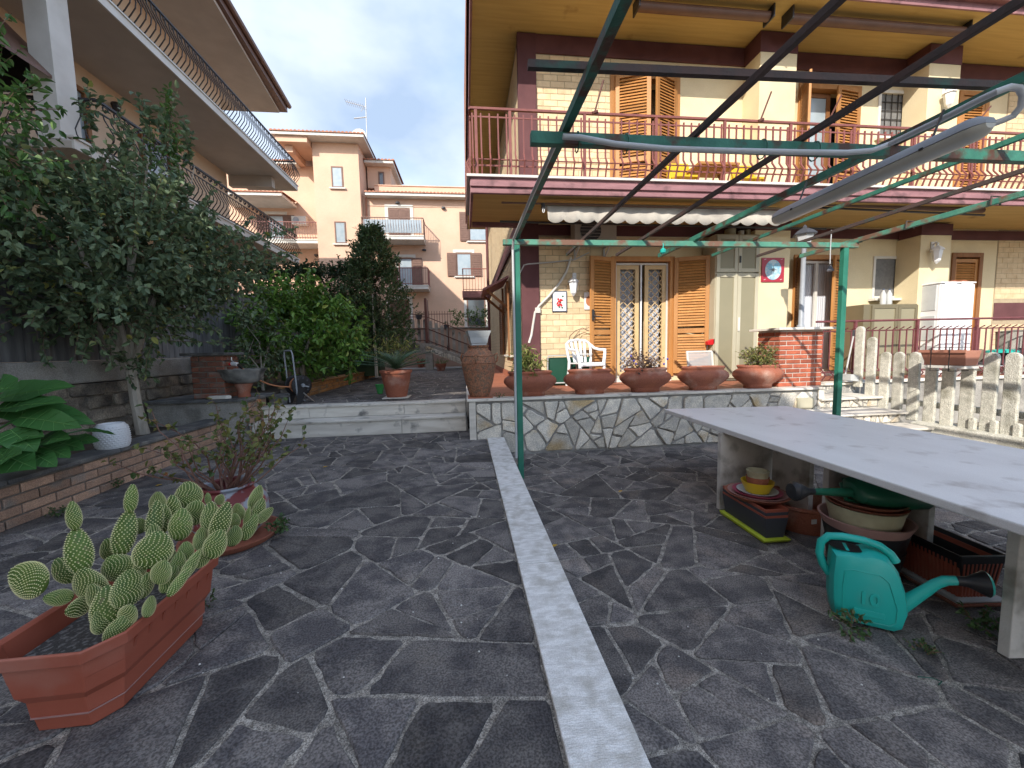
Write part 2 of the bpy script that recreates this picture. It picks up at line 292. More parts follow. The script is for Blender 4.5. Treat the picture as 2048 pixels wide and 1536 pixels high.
# ------------------------------------------------------------------ crazy paving and rubble
def clip(poly, nx, ny, c):
    out = []; n = len(poly)
    for i in range(n):
        p, q = poly[i], poly[(i+1) % n]; a = nx*p[0]+ny*p[1]-c; b = nx*q[0]+ny*q[1]-c
        if a <= 0: out.append(p)
        if (a < 0) != (b < 0) and a != b:
            t = a/(a-b); out.append((p[0]+(q[0]-p[0])*t, p[1]+(q[1]-p[1])*t))
    return out
def cells(seeds, x0, x1, y0, y1, g0, g1, wts=None):
    P = np.array(seeds); res = []
    ins = rng.uniform(g0, g1, len(P))/2
    for i in range(len(P)):
        d = ((P-P[i])**2).sum(1); order = np.argsort(d)[1:26]
        e = ins[i]; poly = [(x0+e,y0+e),(x1-e,y0+e),(x1-e,y1-e),(x0+e,y1-e)]
        for j in order:
            dx, dy = P[j]-P[i]; l = math.hypot(dx, dy)
            if l < 1e-6: continue
            nx, ny = dx/l, dy/l; w = 0 if wts is None else (wts[i]-wts[j])/(2*l)
            c = nx*P[i][0]+ny*P[i][1]+l/2+w-(ins[i]+ins[j])/2*random.uniform(.6, 1.4)
            poly = clip(poly, nx, ny, c)
            if len(poly) < 3: break
        if len(poly) >= 3: res.append(poly)
    return res
def parea(p): return abs(sum(p[i][0]*p[(i+1) % len(p)][1]-p[(i+1) % len(p)][0]*p[i][1] for i in range(len(p))))/2
def rough_outline(poly, cut=.06, jit=.04, fine=False):
    out = []; n = len(poly)
    per = math.sqrt(parea(poly))
    for i in range(n):
        p = Vector(poly[i]); a = Vector(poly[i-1]); b = Vector(poly[(i+1) % n])
        for q in (a, b):
            l = (q-p).length; k = min(cut*per/max(l, 1e-6), .3)*random.uniform(.3, 2.0); v = p+(q-p)*k
            out.append(v)
        l = (b-p).length; nr = Vector((-(b-p).y, (b-p).x)).normalized(); k = min(4, int(l/.075)) if fine else (1 if l > .45*per else 0)
        for e in range(k):
            t = (e+1)/(k+1)+random.uniform(-.25, .25)/(k+1); out.append(p.lerp(b, t)+nr*(random.gauss(0, .0042) if fine else random.uniform(-jit*.6, jit)*per))
    # keep orientation and drop near-duplicates
    res = [out[0]]
    for v in out[1:]:
        if (v-res[-1]).length > .006: res.append(v)
    return [(v.x, v.y) for v in res]
def bsp(poly, target, tries=0):
    """break a convex polygon into angular stones of about the target area"""
    a = parea(poly)
    if a < target*math.exp(random.gauss(0, .55)) or a < target*.3: return [poly]
    n = len(poly); cx = sum(p[0] for p in poly)/n; cy = sum(p[1] for p in poly)/n
    sxx = sum((p[0]-cx)**2 for p in poly); syy = sum((p[1]-cy)**2 for p in poly); sxy = sum((p[0]-cx)*(p[1]-cy) for p in poly)
    th = .5*math.atan2(2*sxy, sxx-syy)+random.gauss(0, .42); nx, ny = math.cos(th), math.sin(th)
    k = math.sqrt(a)*random.uniform(-.2, .2); c = nx*cx+ny*cy+k
    A, B = clip(poly, nx, ny, c), clip(poly, -nx, -ny, -c)
    if len(A) < 3 or len(B) < 3: return [poly]
    for q in (A, B):       # avoid slivers
        per = sum(math.hypot(q[i][0]-q[i-1][0], q[i][1]-q[i-1][1]) for i in range(len(q)))
        if parea(q)/(per*per) < .032 and tries < 9: return bsp(poly, target, tries+1)
    return bsp(A, target)+bsp(B, target)
def shrink(poly, g0, g1):
    n = len(poly); s_ = sum(poly[i][0]*poly[(i+1) % n][1]-poly[(i+1) % n][0]*poly[i][1] for i in range(n)); sg = 1 if s_ > 0 else -1; out = poly
    for i in range(n):
        (x0, y0), (x1, y1) = poly[i], poly[(i+1) % n]; l = math.hypot(x1-x0, y1-y0)
        if l < 1e-5: continue
        nx, ny = sg*(y1-y0)/l, -sg*(x1-x0)/l; out = clip(out, nx, ny, nx*x0+ny*y0-random.uniform(g0, g1)/2)
        if len(out) < 3: return []
    return out
def stones(x0, x1, y0, y1, coarse, target, g):
    out = []
    for c in cells(seeds_for(x0, x1, y0, y1, coarse), x0, x1, y0, y1, 0, 0):
        for q in bsp(c, target):
            q = shrink(q, *g)
            if len(q) > 2 and parea(q) > .0012: out.append(q)
    return out
def slab_piece(mb, out, fn, h, ch=.006, tilt=.003):
    n = len(out); cx = sum(p[0] for p in out)/n; cy = sum(p[1] for p in out)/n; per = math.sqrt(max(parea(out), 1e-5))
    k = 1-2*ch/per; tx, ty = random.uniform(-tilt, tilt)/per, random.uniform(-tilt, tilt)/per
    vs = [fn(p[0], p[1], -.012) for p in out]+[fn(p[0], p[1], h-ch+tx*(p[0]-cx)+ty*(p[1]-cy)) for p in out]
    vs += [fn(cx+(p[0]-cx)*k, cy+(p[1]-cy)*k, h+tx*(p[0]-cx)+ty*(p[1]-cy)) for p in out]
    fs = [(i, (i+1) % n, n+(i+1) % n, n+i) for i in range(n)]+[(n+i, n+(i+1) % n, 2*n+(i+1) % n, 2*n+i) for i in range(n)]+[tuple(range(2*n, 3*n))]
    mb.add(vs, fs)
def seeds_for(x0, x1, y0, y1, s, extra=.35, an=1.0):
    out = []; ny = max(1, int(round((y1-y0)/(s*.9)))); 
    for j in range(ny):
        nx = max(1, int(round((x1-x0)/(s*an)))); o = random.uniform(0, .8)
        for i in range(nx):
            x = x0+(i+.5+o*.5*(-1)**j+random.uniform(-.42, .42))*(x1-x0)/nx; y = y0+(j+.5+random.uniform(-.42, .42))*(y1-y0)/ny
            out.append((x, y))
            if random.random() < extra: out.append((x+random.uniform(-.45, .45)*s, y+random.uniform(-.45, .45)*s))
    return [p for p in out if x0 < p[0] < x1 and y0 < p[1] < y1]
def in_view(x, y, z):
    d = Vector((x, y, z))-CAM; w = d.dot(_f)
    if w < .1: return 0
    u = abs(d.dot(CR)/w*FPX); v = -d.dot(CU)/w*FPX
    return FPX*FPX/(w*w)*max(.05, (CAM.z-z)/w) if u < 1120 and abs(v) < 860 else 0
def paving(name, x0, x1, y0, y1, z, s, g=(.006, .03), maxn=295, h=.009, mat='lava'):
    base = struct(name, MB().add([(x0,y0,z),(x1,y0,z),(x1,y1,z),(x0,y1,z)], [(0,1,2,3)]), K['mortar'])
    pcs = []
    for p in stones(x0, x1, y0, y1, s*2.6, s*s*.72, g):
        cx = sum(q[0] for q in p)/len(p); cy = sum(q[1] for q in p)/len(p); vis = in_view(cx, cy, z)*parea(p)
        pcs.append((vis, p))
    pcs.sort(key=lambda t: -t[0]); far = MB()
    for i, (v, p) in enumerate(pcs):
        o = rough_outline(p, .07, .04, True); fn = lambda a, b, c: (a, b, z+c)
        hh = h*random.uniform(.35, 1.2)
        if i < maxn and v > 180:
            mb = MB(); slab_piece(mb, o, fn, hh); mb.build('paving_stone', K[mat], base)
        else: slab_piece(far, o, fn, hh)
    if far.f: stuff(far.build('paving_stones', K['lava_far'], base))
    return base
K['lava_far'] = Mt('dark_lava_stone_far', (.074,.068,.069), (.145,.13,.122), sc=6, lo=.42, hi=.58, rough=.85, bump=.5, bsc=55, island=True, rnd=.33, stain=(.19,.17,.15), ssc=3.2, slo=.6, shi=.8, grain=.42, gsc=110)
def rubble(parent, fn, p0, p1, q0, q1, s, d=(.016, .045), g=(.006, .036), far=None, mat='rubble'):
    for p in stones(p0, p1, q0, q1, s*1.7, s*s*.6, g):
        mb = far or MB(); slab_piece(mb, rough_outline(p, .09, .06), fn, random.uniform(*d), ch=.008, tilt=.012)
        if far is None: mb.build('stone', K[mat], parent)
_brickmesh = {}
def brickmesh(l, h, d, mat, bev=.006):
    key = (round(l, 3), h, d, mat)
    if key not in _brickmesh:
        mb = MB(); b = bev
        mb.add([(-l/2,0,-h/2),(l/2,0,-h/2),(l/2,0,h/2),(-l/2,0,h/2),(-l/2,-d+b,-h/2),(l/2,-d+b,-h/2),(l/2,-d+b,h/2),(-l/2,-d+b,h/2),
                (-l/2+b,-d,-h/2+b),(l/2-b,-d,-h/2+b),(l/2-b,-d,h/2-b),(-l/2+b,-d,h/2-b)],
               [(0,1,5,4),(1,2,6,5),(2,3,7,6),(3,0,4,7),(4,5,9,8),(5,6,10,9),(6,7,11,10),(7,4,8,11),(8,9,10,11)])
        me = mb.mesh('brick'); me.materials.append(K[mat]); _brickmesh[key] = me
    return _brickmesh[key]
def bricks(parent, o, ux, rotz, length, z0, z1, l, h, j, d, mat, joined=None, skip=None, jitter=.0015):
    """courses of bricks on a vertical face; o = start, ux = unit vector along the wall, rotz turns -Y to the outward normal"""
    o = Vector(o); ux = Vector(ux); nrm = Vector((math.sin(rotz), -math.cos(rotz), 0)); c = 0; z = z0
    while z+h <= z1+.004:
        a = -(l+j)*.5*(c % 2)
        while a < length-.01:
            s, e = max(a, 0), min(a+l, length)
            if e-s > .03 and not (skip and skip((s+e)/2, z+h/2)):
                p = o+ux*((s+e)/2)+Vector((0,0,z+h/2))+nrm*random.uniform(-jitter, jitter)
                if joined is not None:
                    q = (ux*((e-s)/2), Vector((0,0,h/2)), nrm*d)
                    vs = [p+sx*q[0]+sz*q[1]+t*q[2] for t in (0, 1) for sx, sz in ((-1,-1),(1,-1),(1,1),(-1,1))]
                    joined.add(vs, [(4,5,6,7),(0,1,5,4),(1,2,6,5),(2,3,7,6),(3,0,4,7)])
                else: inst('brick', brickmesh(e-s, h, d, mat), parent, loc=p, rot=(0, 0, rotz))
            a += l+j
        z += h+j; c += 1
# ------------------------------------------------------------------ ground and levels
ZL, ZP, ZT = .24, .69, .81          # walkway, upper path, terrace
struct('ground', MB().add([(-400,-400,-.05),(400,-400,-.05),(400,600,-.05),(-400,600,-.05)], [(0,1,2,3)]), K['dirtground'])
paving('courtyard_paving', .505, 8.2, -2.4, 5.55, 0, .385, mat='warmlava')
struct('walkway_bank', MB().box(-3.45, .27, -2.4, 6.6, -.04, ZL-.002), K['greyconc'])
paving('walkway_paving', -3.42, .27, -2.4, 6.2, ZL, .365)
mk = struct('marble_kerb', MB().box(.272, .503, -2.4, 5.56, -.04, ZL+.002), K['greyconc'])
ys = [5.555, 3.55, 2.19, .75, -.8, -2.4]
for a, b in zip(ys[1:], ys[:-1]): MB().box(.268, .508, a+.004, b-.004, ZL+.004, ZL+.026).build('slab', K['marble'], mk, bevel=.004)
struct('path_bank', MB().box(-3.0, .06, 6.53, 22, -.04, ZP-.003), K['greyconc'])
paving('path_paving', -2.95, .04, 6.72, 17.5, ZP, .33, maxn=200, h=.006)
# two marble steps up to the path
st = struct('garden_steps', MB().box(-3.2, .0, 6.24, 6.9, ZL-.02, ZL+.2).box(-3.2, 0, 6.54, 6.9, ZL+.2, ZP-.035), K['greyconc'])
for (y, za, zb) in ((6.22, ZL, .455), (6.52, .49, .655)):
    for a, b in ((-3.15, -2.45), (-2.45, -1.0), (-1.0, -.02)):
        MB().box(a+.003, b-.003, y-.004, y+.02, za+.004, zb).build('riser', K['stepmarble'], st, bevel=.003)
for (y0, y1, z) in ((6.19, 6.53, .455), (6.49, 6.83, .655)):
    for a, b in ((-3.18, -1.75), (-1.75, -.02)):
        MB().box(a+.002, b-.002, y0, y1, z+.001, z+.035).build('tread', K['stepmarble'], st, bevel=.006)
# raised terrace in front of the house
tw = thing('terrace_wall', 'low rubble stone wall with marble coping in front of the house', 'wall', (2.7, 5.6, 0))
MB().box(.04, 5.46, 5.58, 7.45, -.03, ZT-.03).build('core', K['wallmortar'], tw)
rubble(tw, lambda a, b, c: (a, 5.58-c, b), .12, 5.40, .02, ZT-.055, .36)
for a in (.03, 5.40):
    MB().box(a, a+.09, 5.545, 5.62, 0, ZT-.032).build('edge_strip', K['stepmarble'], tw)
cx = [.0, 1.35, 2.62, 3.97, 5.49]
for a, b in zip(cx, cx[1:]): MB().box(a+.002, b-.002, 5.53, 5.80, ZT-.028, ZT+.004).build('coping_slab', K['stepmarble'], tw, bevel=.004)
MB().box(.0, .16, 5.802, 14, ZT-.028, ZT+.003).build('coping_slab', K['stepmarble'], tw, bevel=.004)
# electrical box set in the wall
eb = MB().box(5.03, 5.30, 5.515, 5.56, .50, .66).box(5.05, 5.28, 5.508, 5.515, .515, .645)
eb.build('junction_box', K['cabinet'], tw, bevel=.005)
fl = struct('terrace_floor', MB().box(.165, 5.46, 5.805, 7.5, ZT-.03, ZT).box(.165, 1.09, 7.5, 18, ZT-.03, ZT).box(5.46, 14, 6.32, 7.5, ZT-.03, ZT), K['tileterr'])
# floor tiles, laid with open joints
for i in range(10):
    for j in range(4):
        x0, y0 = .17+i*.5+.13, 5.815+j*.42
        if x0+.5 > 5.46: continue
        inst('floor_tile', brickmesh(.49, .41, .006, 'tileterr', .003), fl, loc=(x0+.25, y0+.205, ZT), rot=(R(-90), 0, 0))
# right end: steps down beside the pier, terrace edge
tr = thing('terrace_edge_wall', 'grey concrete edge wall under the plum railing right of the steps', 'wall', (9, 6.3, 0))
MB().box(6.55, 14, 6.3, 6.34, -.04, ZT-.045).build('face', K['greyconc'], tr)
MB().box(6.50, 14, 6.25, 6.36, ZT-.04, ZT+.008).build('coping', K['stepmarble'], tr)
sr = struct('marble_steps', MB().box(5.48, 6.55, 6.07, 6.35, -.03, .775).box(5.48, 6.5, 5.55, 6.07, -.03, .605).box(5.2, 6.35, 5.07, 5.55, -.03, .445).box(5.2, 6.3, 4.7, 5.07, -.03, .285), K['wallmortar'])
for (x0, x1, y0, y1, z, zb) in ((5.48, 6.67, 6.02, 6.37, .78, .63), (5.40, 6.48, 5.48, 6.03, .61, .47), (5.0, 6.31, 5.0, 5.5, .45, .31), (4.95, 6.27, 4.64, 5.02, .29, 0)):
    MB().box(x0, x1, y0, y1, z, z+.032).build('tread', K['stepmarble'], sr, bevel=.006)
    rubble(sr, lambda a, b, c, yy=y0+.06: (a, yy-c+.01, b), x0+.03, x1-.05, zb+.005, z-.005, .14, d=(.01, .025), g=(.01, .025))
# brick pier with marble cap
pr = thing('brick_pier', 'red brick pier with marble cap at the head of the side steps', 'pier', (5.24, 5.95, ZT))
PX0, PX1, PY0, PY1, PZ = 4.86, 5.60, 5.72, 6.2, 1.70
MB().box(PX0+.008, PX1-.008, PY0+.008, PY1-.008, ZT+.005, PZ).build('core', K['whitemortar'], pr)
bricks(pr, (PX0, PY0+.008, 0), (1, 0, 0), 0, PX1-PX0, ZT+.012, PZ-.004, .235, .058, .014, .011, 'redbrick')
bricks(pr, (PX0+.008, PY1, 0), (0, -1, 0), R(-90), PY1-PY0, ZT+.012, PZ-.004, .235, .058, .014, .011, 'redbrick')
bricks(pr, (PX1-.008, PY0, 0), (0, 1, 0), R(90), PY1-PY0, ZT+.012, PZ-.004, .235, .058, .014, .011, 'redbrick')
MB().box(PX0-.1, PX1+.12, PY0-.1, PY1+.08, PZ+.002, PZ+.04).build('cap_slab', K['stepmarble'], pr, bevel=.005)
# concrete pickets on a kerb
kb = thing('fence_kerb', 'rough concrete kerb under the concrete picket fence', 'kerb', (6.45, 4, 0))
MB().prism([(6.28, 0), (6.62, 0), (6.6, .36), (6.31, .34)], lambda p, q, t: (p, t, q), -.5, 4.98).build('kerb', K['concrete'], kb, bevel=.02)
fe = thing('picket_fence', 'pale pebbled concrete picket fence with rounded tops on the right', 'fence', (6.45, 4, .35))
def picket_mb(w, h, t):
    prof = [(-w/2, 0), (w/2, 0), (w/2, h-w*.42)]+[(w/2*math.cos(a), h-w*.42+w*.42*math.sin(a)) for a in np.linspace(.25, math.pi-.25, 7)]+[(-w/2, h-w*.42)]
    return MB().prism(prof, lambda p, q, r: (r, p, q), -t/2, t/2)
pm = picket_mb(.142, 1.0, .045); import bmesh
def fixmesh(mb, name, mats, smooth=False):
    me = mb.mesh(name, smooth); bm = bmesh.new(); bm.from_mesh(me); bmesh.ops.recalc_face_normals(bm, faces=bm.faces); bm.to_mesh(me); bm.free()
    for q in (mats if isinstance(mats, (list, tuple)) else [mats]): me.materials.append(q)
    return me
pme = fixmesh(pm, 'picket', K['concrete'])
for i in range(19):
    y = 5.50-i*.212; z = .335
    inst('picket', pme, fe, loc=(6.46+random.uniform(-.01, .01), y, z), rot=(0, random.uniform(-.012, .012), random.uniform(-.03, .03)), bevel=.012)
for y, z in ((5.92, .75), (5.715, .57)): inst('picket', pme, fe, loc=(6.47, y, z), bevel=.012)
MB().box(6.50, 6.55, .9, 5.6, .55, .63).build('cross_rail', K['concrete'], fe)
for i in range(5):                     # broken stubs between the near pickets
    inst('picket_stub', fixmesh(picket_mb(.07, .17, .05), 'picket_stub', K['concrete']), fe, loc=(6.42, 4.34-i*.212*1, .335), bevel=.01)
# ------------------------------------------------------------------ the house
YW, YB, ZF2, ZR = 7.5, 5.95, 3.99, 7.05
HX0, HX1, HYB = 1.09, 15.0, 18.6
H = thing('house', 'two-storey cream house with aubergine trim and long railed balcony', 'house', (6, 7.6, ZT))
def wall_grid(x0, x1, z0, z1, y, t, ops):
    mb = MB(); xs = sorted({x0, x1, *[v for o in ops for v in o[:2]]}); zs = sorted({z0, z1, *[v for o in ops for v in o[2:4]]})
    for a, b in zip(xs, xs[1:]):
        for c, d in zip(zs, zs[1:]):
            mx_, mz = (a+b)/2, (c+d)/2
            if any(o[0] < mx_ < o[1] and o[2] < mz < o[3] for o in ops): continue
            mb.box(a, b, y, y+t, c, d)
    return mb
D1 = (2.86, 4.02, .90, 3.13); D2 = (6.66, 7.72, .90, 3.18); W1 = (8.44, 9.21, 2.42, 3.2); D3 = (10.3, 10.95, .9, 3.24)
U1 = (2.84, 4.08, 4.02, 6.42); U2 = (6.62, 7.86, 4.02, 6.42); U3 = (8.36, 9.2, 5.6, 6.42); U4 = (10.2, 10.8, 4.02, 6.46)
wall_grid(1.1, HX1, ZT-.9, 3.60, YW, .3, [D1, D2, W1, D3]).build('wall', K['plaster'], H)
wall_grid(1.1, HX1, 3.60, 7.04, YW, .3, [U1, U2, U3, U4]).build('wall', K['plaster'], H)
MB().box(HX0+.02, HX1, YW+.5, HYB, -.04, 7.04).box(HX0+.02, 1.1, YW+.01, YW+.5, -.04, 7.04).build('inner_core', K['facejoint'], H)
# brick panels
for q in ((1.40, 2.40, ZT, 3.6), (1.40, 2.80, ZF2, 6.74), (11.36, HX1, ZT, 3.8), (11.32, HX1, ZF2, 6.74)): MB().box(q[0], q[1], YW-.006, YW-.001, q[2], q[3]).build('brick_bed', K['facejoint'], H)
bricks(H, (1.415, YW-.004, 0), (1, 0, 0), 0, .975, ZT+.02, 3.585, .25, .101, .008, .008, 'facing')
bricks(H, (1.415, YW-.004, 0), (1, 0, 0), 0, 1.37, ZF2+.01, 6.72, .25, .101, .008, .008, 'facing')
jb = MB(); jp = MB()
bricks(H, (11.38, YW-.004, 0), (1, 0, 0), 0, 2.2, ZT+.02, 3.8, .25, .101, .008, .008, 'facing', joined=jb, skip=lambda a, z: 1.86 < z < 2.31)
bricks(H, (11.34, YW-.004, 0), (1, 0, 0), 0, 2.2, ZF2+.01, 6.72, .25, .101, .008, .008, 'facing', joined=jb)
bricks(H, (HX0+.016, HYB-.02, 0), (0, -1, 0), R(-90), HYB-YW-.04, ZT+.14, 3.66, .25, .101, .008, .008, 'facing', joined=jb)
bricks(H, (HX0+.016, HYB-.02, 0), (0, -1, 0), R(-90), HYB-YW-.04, 3.99, 7.0, .25, .101, .008, .008, 'facing', joined=jb)
stuff(jb.build('brickwork', K['facing'], H))
MB().box(11.385, HX1, YW-.016, YW-.004, 1.90, 2.27).build('band', K['purple'], H)
MB().box(HX0-.02, HX0+.015, YW, HYB, ZT+.003, ZT+.13).build('skirting', K['tileterr'], H)
# trim: corner post, floor beams, projecting pillars
MB().box(HX0-.012, 1.41, YW-.05, YW+.06, ZT, 7.04).build('corner_post', K['purple'], H, bevel=.006)
MB().box(1.412, HX1, YW-.035, YW, 3.585, 3.77).build('beam', K['purple'], H)
MB().box(HX0-.03, HX0+.005, YW+.07, HYB, 3.67, 3.98).build('beam', K['purple'], H)
MB().box(1.412, HX1, YW-.035, YW, 6.73, 7.04).build('beam', K['purple'], H)
YPIL = 7.05
def pil(xa, xb, z0, z1, cap):
    MB().box(xa, xb, YPIL, YW-.001, z0, cap).build('pillar', K['plaster'], H, bevel=.006)
    MB().box(xa-.008, xb+.008, YPIL-.008, YW-.04, cap+.001, z1).build('pillar_cap', K['purple'], H)
g1 = at(1510, 480, y=YPIL).x, at(1581, 480, y=YPIL).x; g2 = at(1842, 480, y=YPIL).x, at(1903, 480, y=YPIL).x
u1 = at(1520, 150, y=YPIL).x, at(1593, 150, y=YPIL).x; u2 = at(1858, 150, y=YPIL).x, at(1921, 150, y=YPIL).x
pil(g1[0], g1[1], ZT, 3.77, 3.60); pil(g2[0], g2[1], ZT, 3.77, 3.55)
pil(u1[0], u1[1], ZF2, 7.04, 6.70); pil(u2[0], u2[1], ZF2, 7.04, 6.70)
# balcony slab, fascia mouldings, soffit
MB().box(.16, HX1, YB+.03, YW-.04, 3.80, 3.955).build('balcony_slab', K['soffit'], H)
MB().box(.10, HX1, YB-.03, YB+.1, 3.957, 3.99).box(.10, .2, YB+.1, YW+.1, 3.957, 3.99).build('balcony_edge', K['offwhite'], H)
fa = MB()
for x0, x1, y0, y1 in ((.15, HX1, YB, YB+.05), (.15, .19, YB+.05, YW+.1)):
    fa.box(x0, x1, y0+.012, y1, 3.735, 3.956); fa.box(x0-.004, x1, y0-.008, y0+.012, 3.735, 3.79); fa.box(x0-.006, x1, y0-.02, y0+.012, 3.825, 3.90)
fa.build('balcony_fascia', K['mauve'], H, bevel=.008)
MB().box(.2, 1.1, YW-.02, YW+.09, 3.74, 3.955).build('balcony_end', K['mauve'], H)
# balcony railing
rl = MB().beam((.17, YB+.03, 4.90), (13.5, YB+.03, 4.90), .04, .03).build('railing', K['railpaint'], H)
MB().beam((.19, YB+.03, 4.79), (13.5, YB+.03, 4.79), .012, .02).beam((.19, YB+.03, 4.13), (13.5, YB+.03, 4.13), .012, .02).beam((.19, YB+.04, 4.22), (13.5, YB+.04, 4.22), .02, .012).build('thin_rails', K['railpaint'], rl)
bal = fixmesh(MB().tube([(0,0,.85),(0,0,.31),(0,-.075,.20),(0,-.03,.115),(0,0,.03)], .014, 4), 'baluster', K['railpaint'])
n = 0; x = .2
while x < 12.6:
    inst('baluster', bal, rl, loc=(x, YB+.03, 3.985), rot=(0,0,R(0)))
    if n % 9 == 4 or n == 0: inst('rail_post', fixmesh(MB().box(-.02, .02, -.015, .015, 0, .9), 'rail_post', K['railpaint']), rl, loc=(x+.05, YB+.03, 3.99))
    x += .122; n += 1
MB().beam((.17, YB+.03, 4.90), (.17, YW, 4.90), .04, .03).beam((.17, YB+.03, 4.79), (.17, YW, 4.79), .012, .02).beam((.17, YB+.03, 4.13), (.17, YW, 4.13), .012, .02).build('end_rail', K['railpaint'], rl)
for i in range(12): inst('baluster', bal, rl, loc=(.17, YB+.12+i*.12, 3.985), rot=(0, 0, R(-90)))
for i, (px, py, tx, ty) in enumerate(((1190, 222, 1207, 160), (1522, 238, 1543, 183), (1660, 236, 1683, 190), (1950, 250, 1982, 212))):   # awning cranks clipped to the rail
    a = at(px, py, y=YB); b = at(tx, ty, y=YB-.1)
    MB().tube([a, b], .012, 6).tube([a-Vector((.04,0,.03)), a+Vector((.04,0,.0))], .02, 6).build('awning_arm', K['ironbrown'], rl)
# roof: soffit, fascia, gutter
MB().box(.28, HX1+1, 6.32, HYB+.5, 7.055, 7.10).build('roof_soffit', K['soffit'], H)
rf = MB().box(.25, HX1+1, 6.30, 6.33, 7.03, 7.22).box(.25, .29, 6.33, HYB+.5, 7.03, 7.22).box(.2, HX1+1, 6.2, 6.30, 7.14, 7.30)
rf.build('roof_fascia', K['mauve'], H)
MB().tube([(.2, 6.2, 7.27), (HX1+1, 6.2, 7.27)], .075, 10).build('gutter', K['mauve'], H, smooth=True)
MB().add([(.2,6.25,7.3),(HX1+1,6.25,7.3),(HX1+1,12.5,9.0),(.2,12.5,9.0),(HX1+1,19.1,7.3),(.2,19.1,7.3)], [(0,1,2,3),(3,2,4,5),(0,3,5),(1,4,2)]).build('roof', K['rooftile'], H)
MB().tube([(.93, HYB-3.4, 7.0), (.93, HYB-3.4, .8)], .05, 8).build('downpipe', K['purple'], H, smooth=True)
# rolled awnings under the roof and under the balcony
for i, (a, b) in enumerate((((1290, -16), (1556, 12)), ((1600, 14), (1957, 44)))):
    A = at(*a, z=6.93); B = at(*b, z=6.93); B.y = A.y = 6.62
    MB().tube([A, B], .075, 10).build('rolled_awning', K['roofbrown'], H, smooth=True)
    for xx in (A.x-.03, B.x+.005): MB().box(xx, xx+.025, 6.5, 6.75, 6.85, 7.05).build('awning_bracket', K['iron'], H)
def scallop(x0, x1, zt, zb, y, n):
    mb = MB(); pts = []
    seg = n*8
    for i in range(seg+1):
        t = i/seg; x = x0+(x1-x0)*t; s = abs(math.sin(math.pi*t*n)); pts.append((x, zb-.05*s**.7+.03, y+.012*math.sin(t*40)+.008*math.sin(t*97)))
    vs = []; fs = []
    for i, (x, z, yy) in enumerate(pts):
        vs += [(x, y+.06, zt), (x, yy+.03, (zt+z)/2+.012*math.sin(i*.9)), (x, yy, z)]
    for i in range(seg):
        for r_ in (0, 1): fs.append((i*3+r_, i*3+3+r_, i*3+4+r_, i*3+1+r_))
    return mb.add(vs, fs)
A = at(1094, 412, y=6.2); B = at(1560, 412, y=6.2); zb = at(1300, 452, y=6.2).z
aw = thing('awning', 'rolled-back cream canvas awning with scalloped edge below the balcony', 'awning', (3, 6.2, 3.5))
cvo = scallop(A.x, B.x, 3.66, zb+.03, 6.14, 16).build('valance', K['awning'], aw, smooth=True); cvo.modifiers.new('s', 'SOLIDIFY').thickness = .006
MB().tube([(A.x-.05, 6.3, 3.69), (B.x+.05, 6.3, 3.69)], .055, 10).build('roller', K['awning'], aw, smooth=True)
a = at(1003, 405, y=6.2); b = at(1570, 421, y=6.2)
MB().tube([a, b], .014, 6).build('front_bar', K['roofbrown'], aw)
a = at(1000, 443, y=6.75); b = at(1652, 458, y=6.75)
MB().tube([a, b], .018, 6).build('torsion_bar', K['iron'], aw)
a = at(1086, 415, y=6.15); MB().tube([a+Vector((0,0,.06)), a-Vector((0,0,.03))], .03, 8).build('crank_eye', K['iron'], aw)
a = at(1087, 421, y=6.13); MB().tube([a+Vector((.014*math.cos(t), 0, .03*math.sin(t))) for t in np.linspace(0, 6.28, 10)[:-1]], .006, 5, closed=True).build('ring', K['white'], aw)
aw2 = thing('rolled_awning', 'brown rolled awning tube under the balcony above the lamp post', 'awning', (8, 6.4, 3.6))
a = at(1630, 405, y=6.3); b = at(1965, 421, y=6.3)
MB().tube([a, b], .05, 8).build('roller', K['roofbrown'], aw2, smooth=True)
MB().tube([a-Vector((0,.03,.09)), b-Vector((0,.03,.09))], .018, 6).build('front_bar', K['iron'], aw2)
# ---- openings -----------------------------------------------------------
def frame_mb(x0, x1, z0, z1, y0, y1, w, bottom=True):
    mb = MB().box(x0, x0+w, y0, y1, z0, z1).box(x1-w, x1, y0, y1, z0, z1).box(x0+w, x1-w, y0, y1, z1-w, z1)
    if bottom: mb.box(x0+w, x1-w, y0, y1, z0, z0+w)
    return mb
_slat = {}
def shutter(x, y, z0, z1, w, ang, mat='wood', pitch=.052, mid=True, t=.04, singles=True):
    """louvred leaf hinged at (x, y); ang turns +X to the leaf's direction"""
    s = .075; h = z1-z0
    fr = frame_mb(0, w, 0, h, -t/2, t/2, s)
    mids = [h*.37] if mid else []
    for q in mids: fr.box(s, w-s, -t/2, t/2, q-.045, q+.045)
    f = fr.build('shutter', K[mat], H, bevel=.004, loc=(x, y, z0), rot=(0, 0, R(ang)))
    key = (round(w, 2), mat)
    if key not in _slat:
        ca, sa = math.cos(R(40)), math.sin(R(40)); hw = pitch*.62; th = .005
        P = [(-hw*ca-th*sa, -hw*sa*-1), (0, 0)]
        _slat[key] = fixmesh(MB().prism([(-hw*.64, -hw*.77), (-hw*.64+.012, -hw*.77), (hw*.64, hw*.77), (hw*.64-.012, hw*.77)], lambda p, q, tt: (tt, p, q), s-.004, w-s+.004), 'slat', K[mat])
    zz = s+pitch*.5; jm = MB()
    while zz < h-s-pitch*.3:
        if not any(abs(zz-q) < .06 for q in mids): inst('slat', _slat[key], f, loc=(0, 0, zz), local=True, scale=(1, -1 if math.cos(R(ang)) < 0 else 1, 1))
        zz += pitch
    return f
